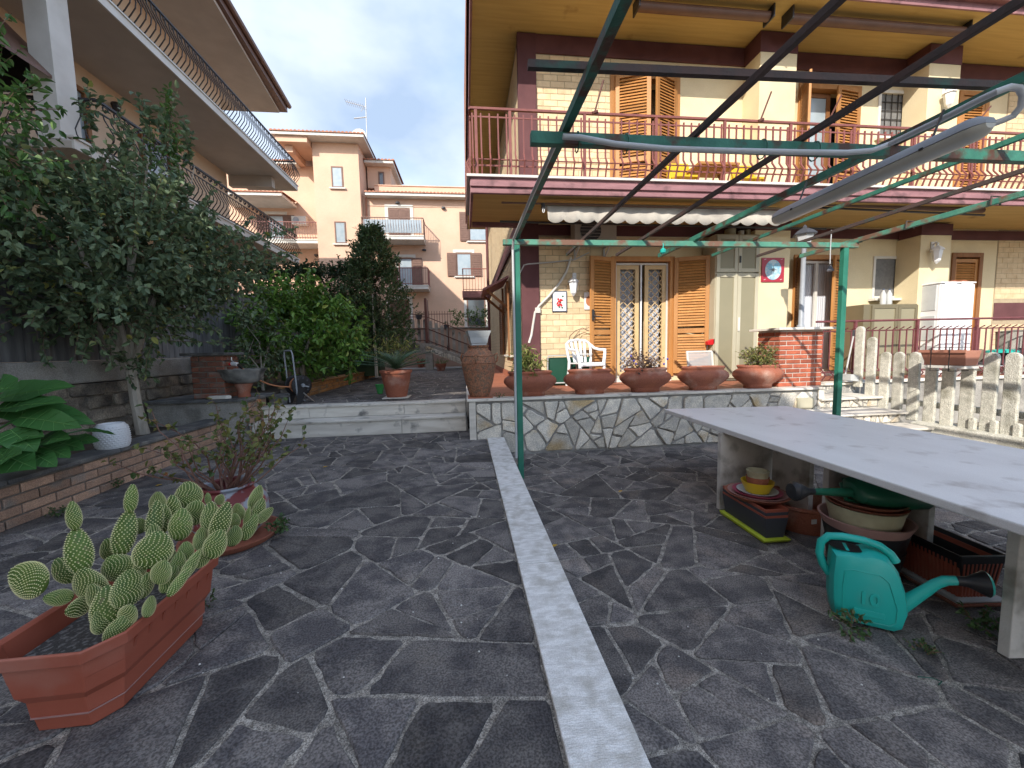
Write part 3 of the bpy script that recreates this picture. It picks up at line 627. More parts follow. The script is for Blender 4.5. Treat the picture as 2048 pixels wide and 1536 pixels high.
def curtain(x0, x1, z0, z1, y, mat='curtain'):
    mb = MB(); n = 120; vs = []
    for i in range(n+1):
        xx = x0+(x1-x0)*i/n; yy = y+.006*math.sin(i*1.05)
        vs += [(xx, yy, z0), (xx, yy, z1)]
    return mb.add(vs, [(2*i, 2*i+2, 2*i+3, 2*i+1) for i in range(n)])
def opening(o, mat_frame='wood', fw=.09, proud=.03):
    x0, x1, z0, z1 = o
    return frame_mb(x0-fw*.6, x1+fw*.6, z0, z1+fw*.9, YW-proud, YW+.12, fw, bottom=False).build('door_frame', K[mat_frame], H, bevel=.004)
MB().box(D1[0], D1[1], YW-.05, YW+.3, ZT+.004, D1[2]-.002).build('door_step', K['stepmarble'], H)
# ground floor double door with diamond grille
opening(D1)
gl = frame_mb(D1[0]+.04, D1[1]-.04, D1[2], D1[3]-.03, YW+.05, YW+.09, .035).build('door', K['offwhite'], H)
xm = (D1[0]+D1[1])/2-.03
for a, b in ((D1[0]+.075, xm-.02), (xm+.1, D1[1]-.08)):
    fo = frame_mb(a, b, D1[2]+.035, D1[3]-.07, YW+.06, YW+.1, .075).build('door_leaf', K['blond'], gl)
    za, zb_ = D1[2]+.11, D1[3]-.145; aa, bb = a+.075, b-.075; gm = MB(); stp = (bb-aa)*.62
    k0 = aa-(zb_-za); q = k0
    for sgn in (1, -1):
        q = -(zb_-za)
        while q < (bb-aa):
            pts = []
            for (px_, pz_) in ((0, 0),): pass
            # line x = q + s, z = s (or mirrored), clipped to the pane
            s0 = max(0, -q); s1 = min(zb_-za, (bb-aa)-q)
            if s1-s0 > .02:
                f_ = (lambda s: (aa+q+s, YW+.075, za+s)) if sgn > 0 else (lambda s: (bb-q-s, YW+.075, za+s))
                gm.beam(f_(s0), f_(s1), .014, .014, up=(0, 1, 0))
            q += stp*.9
    gm.build('diamond_grille', K['blond'], fo)
    curtain(aa, bb, D1[2]+.1, D1[3]-.1, YW+.18).build('curtain', K['curtain'], fo, smooth=True)
MB().box(xm+.0, xm+.03, YW+.035, YW+.05, D1[2]+.03, D1[3]-.06).build('mosquito_screen_bar', K['white'], gl)
shutter(D1[0]-.02, YW-.04, D1[2]+.06, D1[3]+.05, .53, 184+13)
sh2 = shutter(D1[1]+.03, YW-.05, D1[2]+.06, D1[3]+.05, .63, -22)
hm = MB().beam((2.38, 7.24, 2.08), (2.52, 7.22, 2.06), .02, .02).box(2.36, 2.40, 7.26, 7.30, 2.0, 2.2); hm.build('shutter_handle', K['iron'], H)
# second ground-floor door
opening(D2); MB().box(D2[0], D2[1], YW-.05, YW+.3, ZT+.004, D2[2]-.002).build('door_step', K['stepmarble'], H)
d2 = frame_mb(D2[0]+.03, D2[1]-.03, D2[2], D2[3]-.02, YW+.06, YW+.1, .05).box((D2[0]+D2[1])/2-.03, (D2[0]+D2[1])/2+.03, YW+.06, YW+.1, D2[2]+.05, D2[3]-.07).build('door', K['offwhite'], H)
curtain(D2[0]+.08, D2[1]-.08, D2[2]+.05, D2[3]-.06, YW+.17).build('curtain', K['curtain'], d2, smooth=True)
shutter(D2[0]-.01, YW-.05, D2[2]+.04, D2[3]+.02, .5, -124, mat='wooddark')
shutter(D2[1]+.04, YW-.05, D2[2]+.04, D2[3]+.02, .55, 180+22)
# small ground-floor window with insect screen
w = frame_mb(W1[0]-.04, W1[1]+.04, W1[2]-.04, W1[3]+.04, YW-.02, YW+.1, .05).build('window', K['offwhite'], H)
MB().box(W1[0]+.012, W1[1]-.012, YW+.02, YW+.03, W1[2]+.012, W1[3]-.012).build('insect_screen', K['screen'], w)
MB().box(W1[0]-.12, W1[1]+.12, YW-.16, YW-.01, W1[2]-.09, W1[2]-.045).build('sill', K['offwhite'], H)
opening(D3, 'wooddark'); shutter(D3[0]+.02, YW+.02, D3[2], D3[3]-.04, D3[1]-D3[0]-.04, 0)
# first-floor openings
for o in (U1, U2, U4): opening(o)
um = (U1[0]+U1[1])/2+.06
shutter(U1[0]+.03, YW-.05, U1[2], U1[3], .62, -20); shutter(U1[1]-.03, YW-.05, U1[2], U1[3], .55, 180+24)
shutter(U2[0]-.02, YW-.05, U2[2], U2[3], .52, -118, mat='wood'); shutter(U2[1]+.0, YW-.05, U2[2], U2[3], .58, 180+8)
d3 = frame_mb(U2[0]+.03, U2[1]-.5, U2[2], U2[3]-.02, YW+.1, YW+.15, .08).build('door', K['wooddark'], H)
MB().box(U2[0]+.11, U2[1]-.58, YW+.12, YW+.13, U2[2]+.1, U2[3]-.1).build('pane', K['bluepane'], d3)
MB().box(U2[0]+.1, U2[1], YW+.24, YW+.26, U2[2], U2[3]).build('room_dark_sheet', K['black'], H)  # black sheet standing in for the darkness of the unlit room
w = frame_mb(U3[0]-.05, U3[1]+.05, U3[2]-.05, U3[3]+.05, YW-.02, YW+.1, .06).build('window', K['offwhite'], H)
MB().box(U3[0]+.012, U3[1]-.012, YW+.03, YW+.04, U3[2]+.012, U3[3]-.012).build('insect_screen', K['screen'], w)
gm = MB()
for i in range(1, 6): gm.box(U3[0]+(U3[1]-U3[0])*i/6-.006, U3[0]+(U3[1]-U3[0])*i/6+.006, YW+.008, YW+.018, U3[2], U3[3])
for i in range(1, 5): gm.box(U3[0], U3[1], YW+.006, YW+.016, U3[2]+(U3[3]-U3[2])*i/5-.006, U3[2]+(U3[3]-U3[2])*i/5+.006)
gm.build('window_grille', K['iron'], w)
MB().box(U3[0]-.1, U3[1]+.1, YW-.12, YW-.01, U3[2]-.1, U3[2]-.055).build('sill', K['offwhite'], H)
shutter(U4[0]+.02, YW+.0, U4[2], U4[3]-.03, U4[1]-U4[0]-.04, 0)
# side wall: canopy, shutter, window, rear balcony
cp = MB().add([(.45, 9.4, 2.86), (.45, 10.9, 2.86), (1.06, 10.9, 3.16), (1.06, 9.4, 3.16), (.45, 9.4, 2.91), (.45, 10.9, 2.91), (1.06, 10.9, 3.21), (1.06, 9.4, 3.21)], [(0,3,2,1),(4,5,6,7),(0,1,5,4),(1,2,6,5),(2,3,7,6),(3,0,4,7)])
cpo = cp.build('window_canopy', K['mauve'], H)
for y in (9.55, 10.7): MB().beam((.55, y, 2.89), (1.06, y, 2.45), .06, .06).beam((1.03, y, 2.4), (1.03, y, 3.1), .05, .05).build('canopy_bracket', K['wooddark'], cpo)
shutter(1.04, 10.9, 1.35, 2.75, .5, 94, mat='wooddark', mid=False); shutter(1.04, 9.5, 1.35, 2.75, .5, -96, mat='wooddark', mid=False)
MB().box(1.0, 1.12, 9.0, 10.4, 1.32, 1.36).build('sill', K['offwhite'], H)
MB().tube([(1.0, 7.62, 3.6), (1.0, 7.62, .82)], .035, 8).build('downpipe', K['conduit'], H, smooth=True)
MB().box(-.02, 1.08, 17.2, 18.5, 3.75, 3.95).box(-.04, 1.08, 17.16, 17.22, 3.70, 3.97).build('small_balcony', K['mauve'], H)
rb = MB().beam((0, 17.25, 4.9), (1.05, 17.25, 4.9), .04, .03).beam((0, 17.25, 4.05), (1.05, 17.25, 4.05), .03, .02).beam((0, 17.25, 4.9), (0, 18.5, 4.9), .04, .03)
for i in range(9): rb.tube([(.02+i*.125, 17.25, 3.95), (.02+i*.125, 17.25, 4.9)], .011, 4)
for i in range(9): rb.tube([(0, 17.3+i*.14, 3.95), (0, 17.3+i*.14, 4.9)], .011, 4)
rb.build('small_railing', K['railpaint'], H)
# cable run and conduit on the facade
MB().tube([at(u_, v_, y=YW-.05) for u_, v_ in ((1142,515),(1132,545),(1120,565),(1098,592),(1078,612),(1070,625),(1066,650),(1063,670),(1058,686))], .022, 8).build('pipe_cover', K['offwhite'], H, smooth=True)
MB().tube([at(u_, v_, y=YW-.06) for u_, v_ in ((1039,548),(1048,530),(1056,528),(1108,524),(1150,519),(1178,505))], .012, 6).build('conduit', K['conduit'], H, smooth=True)
a = at(1075, 621, y=YW-.03); MB().box(a.x-.05, a.x+.05, YW-.07, YW-.015, a.z-.05, a.z+.05).build('junction_box', K['offwhite'], H, bevel=.005)
# ------------------------------------------------------------------ pergola
PG = thing('pergola', 'rusty green steel pergola frame over the courtyard', 'pergola', (2.5, 4.5, 0))
BX = [.60, 1.37, 2.05, 2.68, 3.41, 4.10, 4.79]
def post(x, z0, z1, m): MB().box(x-.032, x+.032, 4.47, 4.53, z0, z1).build('post', K[m], PG, bevel=.003)
post(.60, 0, 2.64, 'greenpost'); post(4.64, 0, 2.64, 'greenpost')
MB().box(.45, 4.80, 4.468, 4.532, 2.642, 2.70).build('cross_bar', K['palegreen'], PG, bevel=.003)
MB().box(.40, 6.6, 2.29, 2.34, 2.636, 2.702).build('cross_bar', K['green'], PG, bevel=.003)
MB().beam((.33, 1.95, 2.81), (4.4, 1.86, 2.81), .03, .034).build('cross_bar', K['rust'], PG)
for i, x in enumerate(BX):
    thick = i in (0, 3, 6); w, h = (.044, .05) if thick else (.027, .034)
    y1 = 4.52 if i == 0 else 5.28+random.uniform(-.03, .06)
    MB().box(x-w/2, x+w/2, -.9, y1, 2.706, 2.706+h).build('beam', K[('green', 'rust', 'rust', 'green', 'green', 'rust', 'palegreen')[i]], PG, bevel=.002)
    if i in (3, 6): MB().box(x-w/2-.004, x+w/2+.004, 4.44, 4.56, 2.698, 2.705).build('weld_plate', K['green'], PG)
for y in (3.9, 3.2, 2.6): MB().tube([(BX[6]-.05, y, 2.70), (BX[6]-.045, y, 2.775), (BX[6]+.045, y, 2.775), (BX[6]+.05, y, 2.70)], .008, 5).build('clip', K['rust'], PG)
# conduit up the left post, along the cross bar and the middle beam to the lamp
lf = thing('tube_light', 'grey weatherproof tube light hanging under the pergola', 'light fixture', (2.4, 2.3, 2.5))
cp_ = [(.545, 4.45, .26), (.55, 4.45, 1.5), (.552, 4.45, 2.58), (.552, 4.36, 2.67), (.555, 3.2, 2.69), (.565, 2.42, 2.70)]
MB().tube(cp_, .014, 8).build('conduit', K['conduit'], lf, smooth=True)
B4 = BX[3]
cv = [at(u_, v_, y=2.26) for u_, v_ in ((1125, 275), (1160, 277), (1230, 290), (1330, 299), (1450, 303), (1600, 306), (1690, 307), (1740, 303), (1775, 290))]
cv = [Vector((p.x, 2.25, p.z)) for p in cv]
cv += [at(u_, v_, z=2.665) for u_, v_ in ((1840, 259), (1880, 240), (1960, 199), (1992, 184))]; yb_ = cv[-1].y
cv += [at(u_, v_, y=yb_+dy) for u_, v_, dy in ((2020, 174, -.01), (2038, 176, -.015), (2046, 190, -.01), (2043, 212, .0), (2026, 232, .03), (2005, 241, .05), (1988, 247, .07))]
MB().tube(cv, .015, 10).build('conduit', K['conduit'], lf, smooth=True)
for u_ in (1155, 1252, 1525, 1630): p = at(u_, 300, y=2.3); MB().tube([(p.x+.0, 2.305+.045*math.cos(t), 2.655+.055*math.sin(t)) for t in np.linspace(0, 6.28, 12)[:-1]], .004, 4, closed=True).build('cable_tie', K['darkgreen'], lf)
fa0, fa1 = Vector((2.53, 3.08, 2.5)), Vector((2.455, 1.68, 2.5)); dv = (fa1-fa0).normalized(); sd_ = dv.cross(Vector((0,0,1))).normalized()
def fix_prof(pts):
    mb = MB(); ln = (fa1-fa0).length
    st_ = [(0, .45), (.03, .85), (.07, 1), (ln-.07, 1), (ln-.03, .85), (ln, .45)]; n = len(pts); vs = []
    for t, s_ in st_: vs += [fa0+dv*t+sd_*(p*s_)+Vector((0,0,q*s_)) for p, q in pts]
    fs = [(i*n+j, i*n+(j+1) % n, (i+1)*n+(j+1) % n, (i+1)*n+j) for i in range(len(st_)-1) for j in range(n)]+[tuple(range(n)), tuple(range((len(st_)-1)*n, len(st_)*n))]
    return mb.add(vs, fs)
fix_prof([(-.058, 0), (-.05, .03), (-.03, .05), (.03, .05), (.05, .03), (.058, 0)]).build('housing', K['lampgrey'], lf, smooth=True)
fix_prof([(-.056, -.003), (-.05, -.03), (-.03, -.048), (0, -.053), (.03, -.048), (.05, -.03), (.056, -.003)]).build('diffuser', K['diffuser'], lf, smooth=True)
for t in (.25, 1.15):
    p = fa0+dv*t; MB().tube([p+Vector((0,0,.045)), Vector((p.x+.06, p.y, 2.70))], .006, 5).beam(p+sd_*.06, p-sd_*.06+Vector((0,0,.0)), .02, .012).build('hanger', K['iron'], lf)
# things hooked on the bars
hk = thing('hanging_hook', 'small turquoise hook hanging from the green pergola bar', 'hook', (2.27, 4.46, 2.6))
p = at(1326, 500, y=4.46); MB().lathe([(.012, .02), (.035, .0), (.03, -.03), (.012, -.045)], p, 10).tube([p+Vector((0,0,.02)), p+Vector((.005,0,.06)), p+Vector((.0,.03,.1))], .006, 5).build('bell', K['turq'], hk, smooth=True)
wc = thing('wind_chime', 'dark pyramid wind chime hanging by a wire near the right pergola post', 'wind chime', (4.45, 4.4, 2))
a = at(1663, 460, y=4.45); b = at(1660, 528, y=4.45); c = at(1661, 538, y=4.45)
MB().tube([a, at(1661, 495, y=4.45), b], .005, 5).build('wire', K['conduit'], wc)
MB().lathe([(.002, .05), (.05, -.02), (.045, -.026)], c, 4).build('bell', K['charcoal'], wc)
# ------------------------------------------------------------------ left side: planter, retaining wall, fence
XP = -3.41
pw = thing('planter_wall', 'low tan brick planter wall with slate coping along the left', 'wall', (XP, 4.2, ZL))
MB().box(XP-.2, XP-.012, 1.6, 6.1, ZL-.02, .57).build('core', K['brickmortar'], pw)
bricks(pw, (XP-.012, 6.1, 0), (0, -1, 0), R(-90)+math.pi, 4.3, ZL+.004, .572, .245, .068, .013, .014, 'tanbrick', jitter=.004)
ys = [6.12, 5.2, 4.28, 3.3, 2.4, 1.6]
for a, b in zip(ys[1:], ys): MB().box(XP-.255, XP+.025, a+.003, b-.003, .574, .612).build('coping_slab', K['slate'], pw, bevel=.008)
struct('planting_bed', MB().box(-4.42, XP-.2, 1.6, 6.6, .1, .53).box(-4.9, -3.16, 7.0, 16, .2, .86), K['soil'])
rw = thing('retaining_wall', 'old weathered block retaining wall under the plank fence', 'wall', (-4.4, 5, .5))
MB().box(-4.75, -4.43, 1.2, 16.5, -.04, 1.20).build('core', K['mosswall'], rw)
for j in range(5):
    y = 1.25+random.uniform(0, .3); z = .42+j*.158
    while y < 7.4:
        l = random.uniform(.32, .6); mb = MB()
        slab_piece(mb, rough_outline([(y, z+.008), (y+l-.014, z+.008), (y+l-.014, z+.15), (y, z+.15)], .1, .03), lambda a, b, c: (-4.43+c, a, b), random.uniform(.012, .04), ch=.012, tilt=.02)
        mb.build('block', K['mosswall'], rw); y += l
MB().box(-4.78, -4.40, 1.2, 16.5, 1.212, 1.47).build('cap_beam', K['greyconc'], rw, bevel=.02)
pf = thing('plank_fence', 'tall silvered grey plank fence on the retaining wall', 'fence', (-4.6, 5, 1.47))
y = 2.0
while y < 13:
    wide = y < 6.6; w = (.25 if wide else .115)*random.uniform(.92, 1.08); gap = (random.choice((.012, .03, .05)) if wide else .006)
    tp = 2.75+random.uniform(-.03, .03); ln = random.uniform(-.012, .012)
    MB().prism([(y, 1.475), (y+w, 1.475), (y+w+ln, tp), (y+ln, tp)], lambda p, q, t: (t, p, q), -4.60-(.02 if random.random() < .4 else 0), -4.555).build('plank', K['greywood'], pf)
    y += w+gap
MB().box(-4.66, -4.625, 2, 13, 1.7, 1.78).box(-4.66, -4.625, 2, 13, 2.4, 2.48).build('cross_rail', K['greywood'], pf)
# raised ledge, brick stand and stone sink
lg = thing('sink_ledge', 'grey slab ledge under the stone sink beside the steps', 'ledge', (-3.5, 6.2, ZL))
MB().box(-4.38, -3.18, 6.02, 6.75, .2, .845).build('block', K['greyconc'], lg)
MB().box(-4.40, -3.05, 5.96, 6.8, .848, .888).build('slab', K['slate'], lg, bevel=.006)
bricks(lg, (-3.18, 6.22, 0), (0, 1, 0), R(90), .5, ZL+.01, .83, .245, .068, .013, .014, 'tanbrick')
MB().box(-3.17, -2.9, 6.85, 7.6, ZP, .80).box(-3.2, -2.86, 6.82, 7.6, .802, .835).build('low_slab', K['slate'], lg)
sp = thing('sink_stand', 'square brick stand with slab cap behind the stone sink', 'brick stand', (-3.6, 6.3, .89))
SX0, SX1, SY0, SY1 = -3.84, -3.42, 6.12, 6.5
MB().box(SX0+.01, SX1-.01, SY0+.01, SY1-.01, .89, 1.50).build('core', K['brickmortar'], sp)
bricks(sp, (SX0, SY0+.01, 0), (1, 0, 0), 0, SX1-SX0, .892, 1.5, .2, .062, .014, .013, 'oldbrick', jitter=.003)
bricks(sp, (SX1-.01, SY0, 0), (0, 1, 0), R(90), SY1-SY0, .892, 1.5, .2, .062, .014, .013, 'oldbrick', jitter=.003)
MB().box(SX0-.1, SX1+.06, SY0-.06, SY1+.08, 1.502, 1.54).build('cap_slab', K['slate'], sp, bevel=.006)
p = Vector((SX1+.0, SY0+.08, 1.42)); MB().tube([p, p+Vector((.08, -.03, 0)), p+Vector((.12, -.05, -.02))], .014, 8).tube([p+Vector((.09, -.03, 0)), p+Vector((.09, -.03, .05))], .01, 6).build('tap', K['chrome'], sp, smooth=True)
MB().tube([p+Vector((.1, -.05, -.045)), p+Vector((.19, -.08, -.05))], .028, 8).build('hose_connector', K['white'], sp, smooth=True)
MB().tube([p+Vector((.07, -.06, -.05)), p+Vector((.1, -.06, -.05))], .02, 8).build('hose_clip', K['red'], sp)
sk = thing('stone_sink', 'weathered grey stone basin on a terracotta pedestal', 'sink', (-3.22, 6.2, .89))
c = (-3.22, 6.22, 0)
MB().lathe([(.12, 1.09), (.19, 1.11), (.245, 1.17), (.265, 1.25), (.29, 1.275), (.295, 1.30), (.25, 1.30), (.225, 1.24), (.14, 1.17), (.001, 1.16)], c, 32, sx=1.05, sy=.8, sq=.12).build('basin', K['stonesink'], sk, smooth=True)
MB().lathe([(.085, .892), (.075, .94), (.085, 1.0), (.12, 1.088)], c, 20).build('pedestal', K['terracotta'], sk, smooth=True)
fs_ = thing('flat_stone', 'pale flat stone lying at the foot of the stone sink', 'stone', (-3.42, 6.03, .89))
mb = MB(); slab_piece(mb, rough_outline([(-3.62, 5.99), (-3.30, 5.98), (-3.28, 6.09), (-3.6, 6.10)], .2, .05), lambda a, b, c: (a, b, .905+c), .03, ch=.01); mb.build('stone', K['stepmarble'], fs_)
# hose reel
hr = thing('hose_reel', 'black hose reel cart with grey handle at the top of the steps', 'hose reel', (-2.72, 6.86, ZP))
ax = Vector((.78, -.62, 0)).normalized(); hc = Vector((-2.72, 6.86, ZP+.30)); fw = Vector((.62, .78, 0)); Z = Vector((0,0,1))
def disc(c, r, t, holes=True):
    mb = MB(); n = 28
    def ring(rr, off): return [c+ax*off+fw*(rr*math.cos(2*math.pi*i/n))+Z*(rr*math.sin(2*math.pi*i/n)) for i in range(n)]
    rs = [(r, -t/2), (r, t/2), (r*.93, t/2+.004), (r*.4, t/2), (.02, t/2), (.02, -t/2)]
    vs = sum((ring(*q) for q in rs), []); k = len(rs)
    mb.add(vs, [(i*n+j, i*n+(j+1) % n, ((i+1) % k)*n+(j+1) % n, ((i+1) % k)*n+j) for i in range(k) for j in range(n)])
    return mb
f1 = disc(hc+ax*.10, .165, .02).build('flange', K['black'], hr, smooth=True); disc(hc-ax*.10, .165, .02).build('flange', K['black'], hr, smooth=True)
mb = MB()
for i in range(9):
    a = 2*math.pi*i/9; cc_ = hc+ax*.1135+fw*(.118*math.cos(a))+Z*(.118*math.sin(a))
    mb.add([cc_+ax*.003+fw*(.017*math.cos(t))+Z*(.017*math.sin(t)) for t in np.linspace(0, 6.28, 9)[:-1]], [tuple(range(8))])
mb.build('flange_holes', K['charcoal'], f1)
mb = MB()
for i in range(6):
    rr = .1+.012*(i % 2); off = -.07+i*.028
    mb.tube([hc+ax*(off+.01*math.sin(a))+fw*(rr*math.cos(a))+Z*(rr*math.sin(a)) for a in np.linspace(0, 6.28, 20)[:-1]], .013, 6, closed=True)
mb.build('hose_coil', K['hose'], hr, smooth=True)
MB().tube([hc+ax*.12, hc+ax*.15], .03, 8).beam(hc+ax*.14-fw*.02, hc+ax*.14+fw*.09+Z*-.03, .03, .02).build('crank', K['lampgrey'], hr)
hp = [hc+ax*s_*.12+q for s_, q in ((1, -fw*.09-Z*.28), (1, -fw*.1+Z*.0), (1, -fw*.13+Z*.5), (.8, -fw*.135+Z*.56), (-.8, -fw*.135+Z*.56), (-1, -fw*.13+Z*.5), (-1, -fw*.1), (-1, -fw*.09-Z*.28))]
MB().tube(hp, .013, 8).build('handle', K['lampgrey'], hr, smooth=True)
for s_ in (1, -1): MB().prism([(-.13, -.30), (-.05, -.30), (.05, -.1), (.0, -.02), (-.08, .0)], lambda p_, q_, t: hc+ax*(s_*.125+t)+fw*p_+Z*q_, -.008, .008).build('side_plate', K['black'], hr)
MB().tube([hc+ax*.13+fw*.0-Z*.12, hc+ax*.13+fw*.17-Z*.285, hc-ax*.13+fw*.17-Z*.285, hc-ax*.13-Z*.12], .012, 6).build('foot', K['chrome'], hr, smooth=True)
gh = thing('garden_hose', 'orange garden hose running from the tap to the reel', 'hose', (-3, 6.3, 1))
p0 = p+Vector((.19, -.08, -.05)); p1 = hc-fw*.12+ax*.05-Z*.02; pts = []
for i in range(14):
    t = i/13; q = p0.lerp(p1, t); q.z -= .13*math.sin(math.pi*t)*(1-.3*t); pts.append(q)
pts += [hc-fw*.1+ax*.03-Z*.09, hc+ax*.02-Z*.1]
MB().tube(pts, .011, 7).build('hose', K['hose'], gh, smooth=True)
MB().tube(pts[:2], .018, 7).build('hose_end', K['black'], gh)
# white honeycomb pot on the coping
wp = thing('white_pot', 'white honeycomb-textured flower pot on the planter coping', 'flower pot', (-3.5, 4.33, .613))
c = (-3.50, 4.34, .614); WR = [.118, .132, .132, .124, .1]; MB().lathe(list(zip(WR, (0, .05, .13, .2, .24)))+[(.088, .242), (.08, .18), (.001, .17)], c, 30).build('pot', K['white'], wp, smooth=True)
mb = MB()
for j in range(10):
    z = .02+j*.021; rr = np.interp(z, [0, .05, .13, .2, .24], WR)
    for i in range(28):
        a = 2*math.pi*(i+.5*(j % 2))/28; q = Vector(c)+Vector((rr*math.cos(a), rr*math.sin(a), z)); o = Vector((math.cos(a), math.sin(a), 0)); t = Vector((-math.sin(a), math.cos(a), 0))
        mb.add([q+t*.011, q+Z*.01, q-t*.011, q-Z*.01, q+o*.006], [(0,1,4),(1,2,4),(2,3,4),(3,0,4)])
stuff(mb.build('honeycomb_studs', K['white'], wp))
# path planter wall on the right side of the citrus bed
pp = thing('path_planter_wall', 'low orange brick planter edging along the upper path', 'wall', (-3.05, 10, ZP))
MB().box(-3.15, -2.965, 7.2, 14.2, ZP-.05, .905).build('core', K['brickmortar'], pp)
bricks(pp, (-2.965, 14.2, 0), (0, -1, 0), R(90), 7.0, ZP+.005, .91, .22, .062, .011, .012, 'orangebrick', jitter=.003)
MB().box(-3.18, -2.93, 7.18, 14.2, .908, .935).build('coping', K['orangebrick'], pp, bevel=.006)
# ------------------------------------------------------------------ neighbouring apartment block on the left
LX, LY1 = -6.6, 17.75
LBo = thing('balcony_apartment_block', 'peach apartment block with deep balconies and black wavy railings on the left', 'building', (-9, 10, 0))
wx = at(139, 118, z=8.1).x; LXW = -8.45
MB().box(-14, LXW, -2.2, 16.3, -.04, 11.0).build('wall', K['peach'], LBo)
def slab(z, y0, y1, name):
    MB().box(LXW+.002, LX+.02, y0, y1, z, z+.12).build('balcony_slab', K['greysoffit'], LBo)
    MB().box(LX-.0+.022, LX+.06, y0, y1, z-.01, z+.16).box(LX-.04, LX+.09, y0-.03, y1+.03, z+.162, z+.20).box(LXW, LX+.02, y1+.002, y1+.04, z-.01, z+.16).build('balcony_edge', K['offwhite'], LBo)
slab(8.1, -2.2, LY1, 'a'); slab(5.1, 8.0, 17.4, 'b')
for z, y in ((8.0, 16.4), (5.0, 16.2)): MB().box(LXW, LX-.35, y, y+.25, z-.28, z+.099).build('bracket_beam', K['greysoffit'], LBo)
# roof overhang
e0 = at(430, 0, z=11.1); e1 = at(572, 222, z=11.1)
MB().prism([(-14, -2.2), (-5.9, -2.2), (e0.x, e0.y), (e1.x-.25, e1.y), (-14, e1.y)], lambda p_, q_, t: (p_, q_, t), 11.02, 11.12).build('roof_soffit', K['greysoffit'], LBo)
MB().prism([(-14, -2.2), (-5.75, -2.2), (e0.x+.1, e0.y), (e1.x, e1.y+.15), (-14, e1.y+.15)], lambda p_, q_, t: (p_, q_, t), 11.125, 11.40).build('roof_edge', K['roofbrown'], LBo)
MB().tube([(-5.4, -1, 11.38), (e0.x+.16, e0.y, 11.38), (e1.x+.06, e1.y+.2, 11.38)], .09, 8).build('gutter', K['roofbrown'], LBo, smooth=True)
# railing bars with a belly
bel = [(0,0,.0),(.05,0,.06),(.15,0,.2),(.17,0,.32),(.10,0,.5),(.02,0,.68),(0,0,.86)]
bme = fixmesh(MB().tube(bel, .012, 4), 'bar', K['iron'])
r1 = MB().beam((LX+.02, 2, 9.22), (LX+.02, LY1, 9.22), .05, .035).beam((LX+.02, 2, 8.36), (LX+.02, LY1, 8.36), .02, .02).beam((LXW, LY1, 9.22), (LX+.02, LY1, 9.22), .05, .035).build('railing', K['iron'], LBo)
y = 7.0
while y < LY1: inst('bar', bme, r1, loc=(LX+.02, y, 8.36)); y += .135
for i in range(10): inst('bar', bme, r1, loc=(LX-.1-i*.16, LY1, 8.36), rot=(0, 0, R(90)))
mb = MB(); y = 7.1
while y < LY1-.2:      # scroll row under the handrail
    mb.tube([(LX+.03, y+.05*math.cos(t)*(1-t/9), 9.13+.05*math.sin(t)*(1-t/9)) for t in np.linspace(0, 7, 9)], .009, 4); y += .27
stuff(mb.build('scrolls', K['iron'], r1))
r2 = MB().beam((LX+.02, 8.6, 6.22), (LX+.02, 17.4, 6.22), .06, .04).beam((LX+.02, 8.6, 6.02), (LX+.02, 17.4, 6.02), .03, .02).beam((LX+.02, 8.6, 5.36), (LX+.02, 17.4, 5.36), .03, .02).beam((LXW, 8.6, 6.22), (LX+.02, 8.6, 6.22), .06, .04).beam((LXW, 8.6, 6.02), (LX+.02, 8.6, 6.02), .03, .02).build('railing', K['iron'], LBo)
y = 8.7; b2 = fixmesh(MB().tube([(0,0,0),(.05,0,.06),(.14,0,.18),(.16,0,.27),(.09,0,.42),(.02,0,.56),(0,0,.66)], .012, 4), 'bar', K['iron'])
while y < 17.3:
    inst('bar', b2, r2, loc=(LX+.02, y, 5.36)); y += .15
for i in range(11): inst('bar', b2, r2, loc=(LX-.1-i*.16, 8.6, 5.36), rot=(0, 0, R(-90)))
mb = MB(); y = 8.75
while y < 17.3: mb.tube([(LX+.03, y+.08*math.cos(t)*(1-t/9), 6.12+.08*math.sin(t)*(1-t/9)) for t in np.linspace(0, 7.5, 12)], .014, 4); y += .24
for i in range(8): mb.tube([(LX-.12-i*.22+.08*math.cos(t)*(1-t/9), 8.59, 6.12+.08*math.sin(t)*(1-t/9)) for t in np.linspace(0, 7.5, 12)], .014, 4)
stuff(mb.build('scrolls', K['iron'], r2))
# column, doors, dark awning, lantern
cp0 = at(112, 90, x=-6.95)
MB().box(-7.22, -6.86, cp0.y-.2, cp0.y+.2, 5.3, 8.1).build('column', K['offwhite'], LBo)
for y0, y1 in ((7.0, 8.0), (9.7, 10.7), (12.2, 13.3)):
    fr_ = frame_mb(y0, y1, 5.3, 7.55, 0, .1, .1, bottom=False); me = MB(); me.add([(LXW+.05-b_+.05, a_, c_) for a_, b_, c_ in fr_.v], fr_.f); d_ = me.build('door', K['wooddark'], LBo)
    MB().box(LXW+.002, LXW+.03, y0+.1, y1-.1, 5.3, 7.45).build('pane', K['bluepane'], d_)
MB().add([(-8.3, 5.2, 7.9), (-8.3, 8.6, 7.9), (-6.9, 8.6, 6.35), (-6.9, 5.2, 6.35), (-8.3, 5.2, 7.85), (-8.3, 8.6, 7.85), (-6.9, 8.6, 6.3), (-6.9, 5.2, 6.3)], [(0,1,2,3),(4,7,6,5),(0,3,7,4),(1,5,6,2),(2,6,7,3),(0,4,5,1)]).build('drop_awning', K['roofbrown'], LBo)
p = at(232, 212, x=LXW+.15); MB().lathe([(.02, .1), (.09, .06), (.1, .02), (.07, -.1), (.03, -.13)], p, 8).build('wall_lantern', K['iron'], LBo)
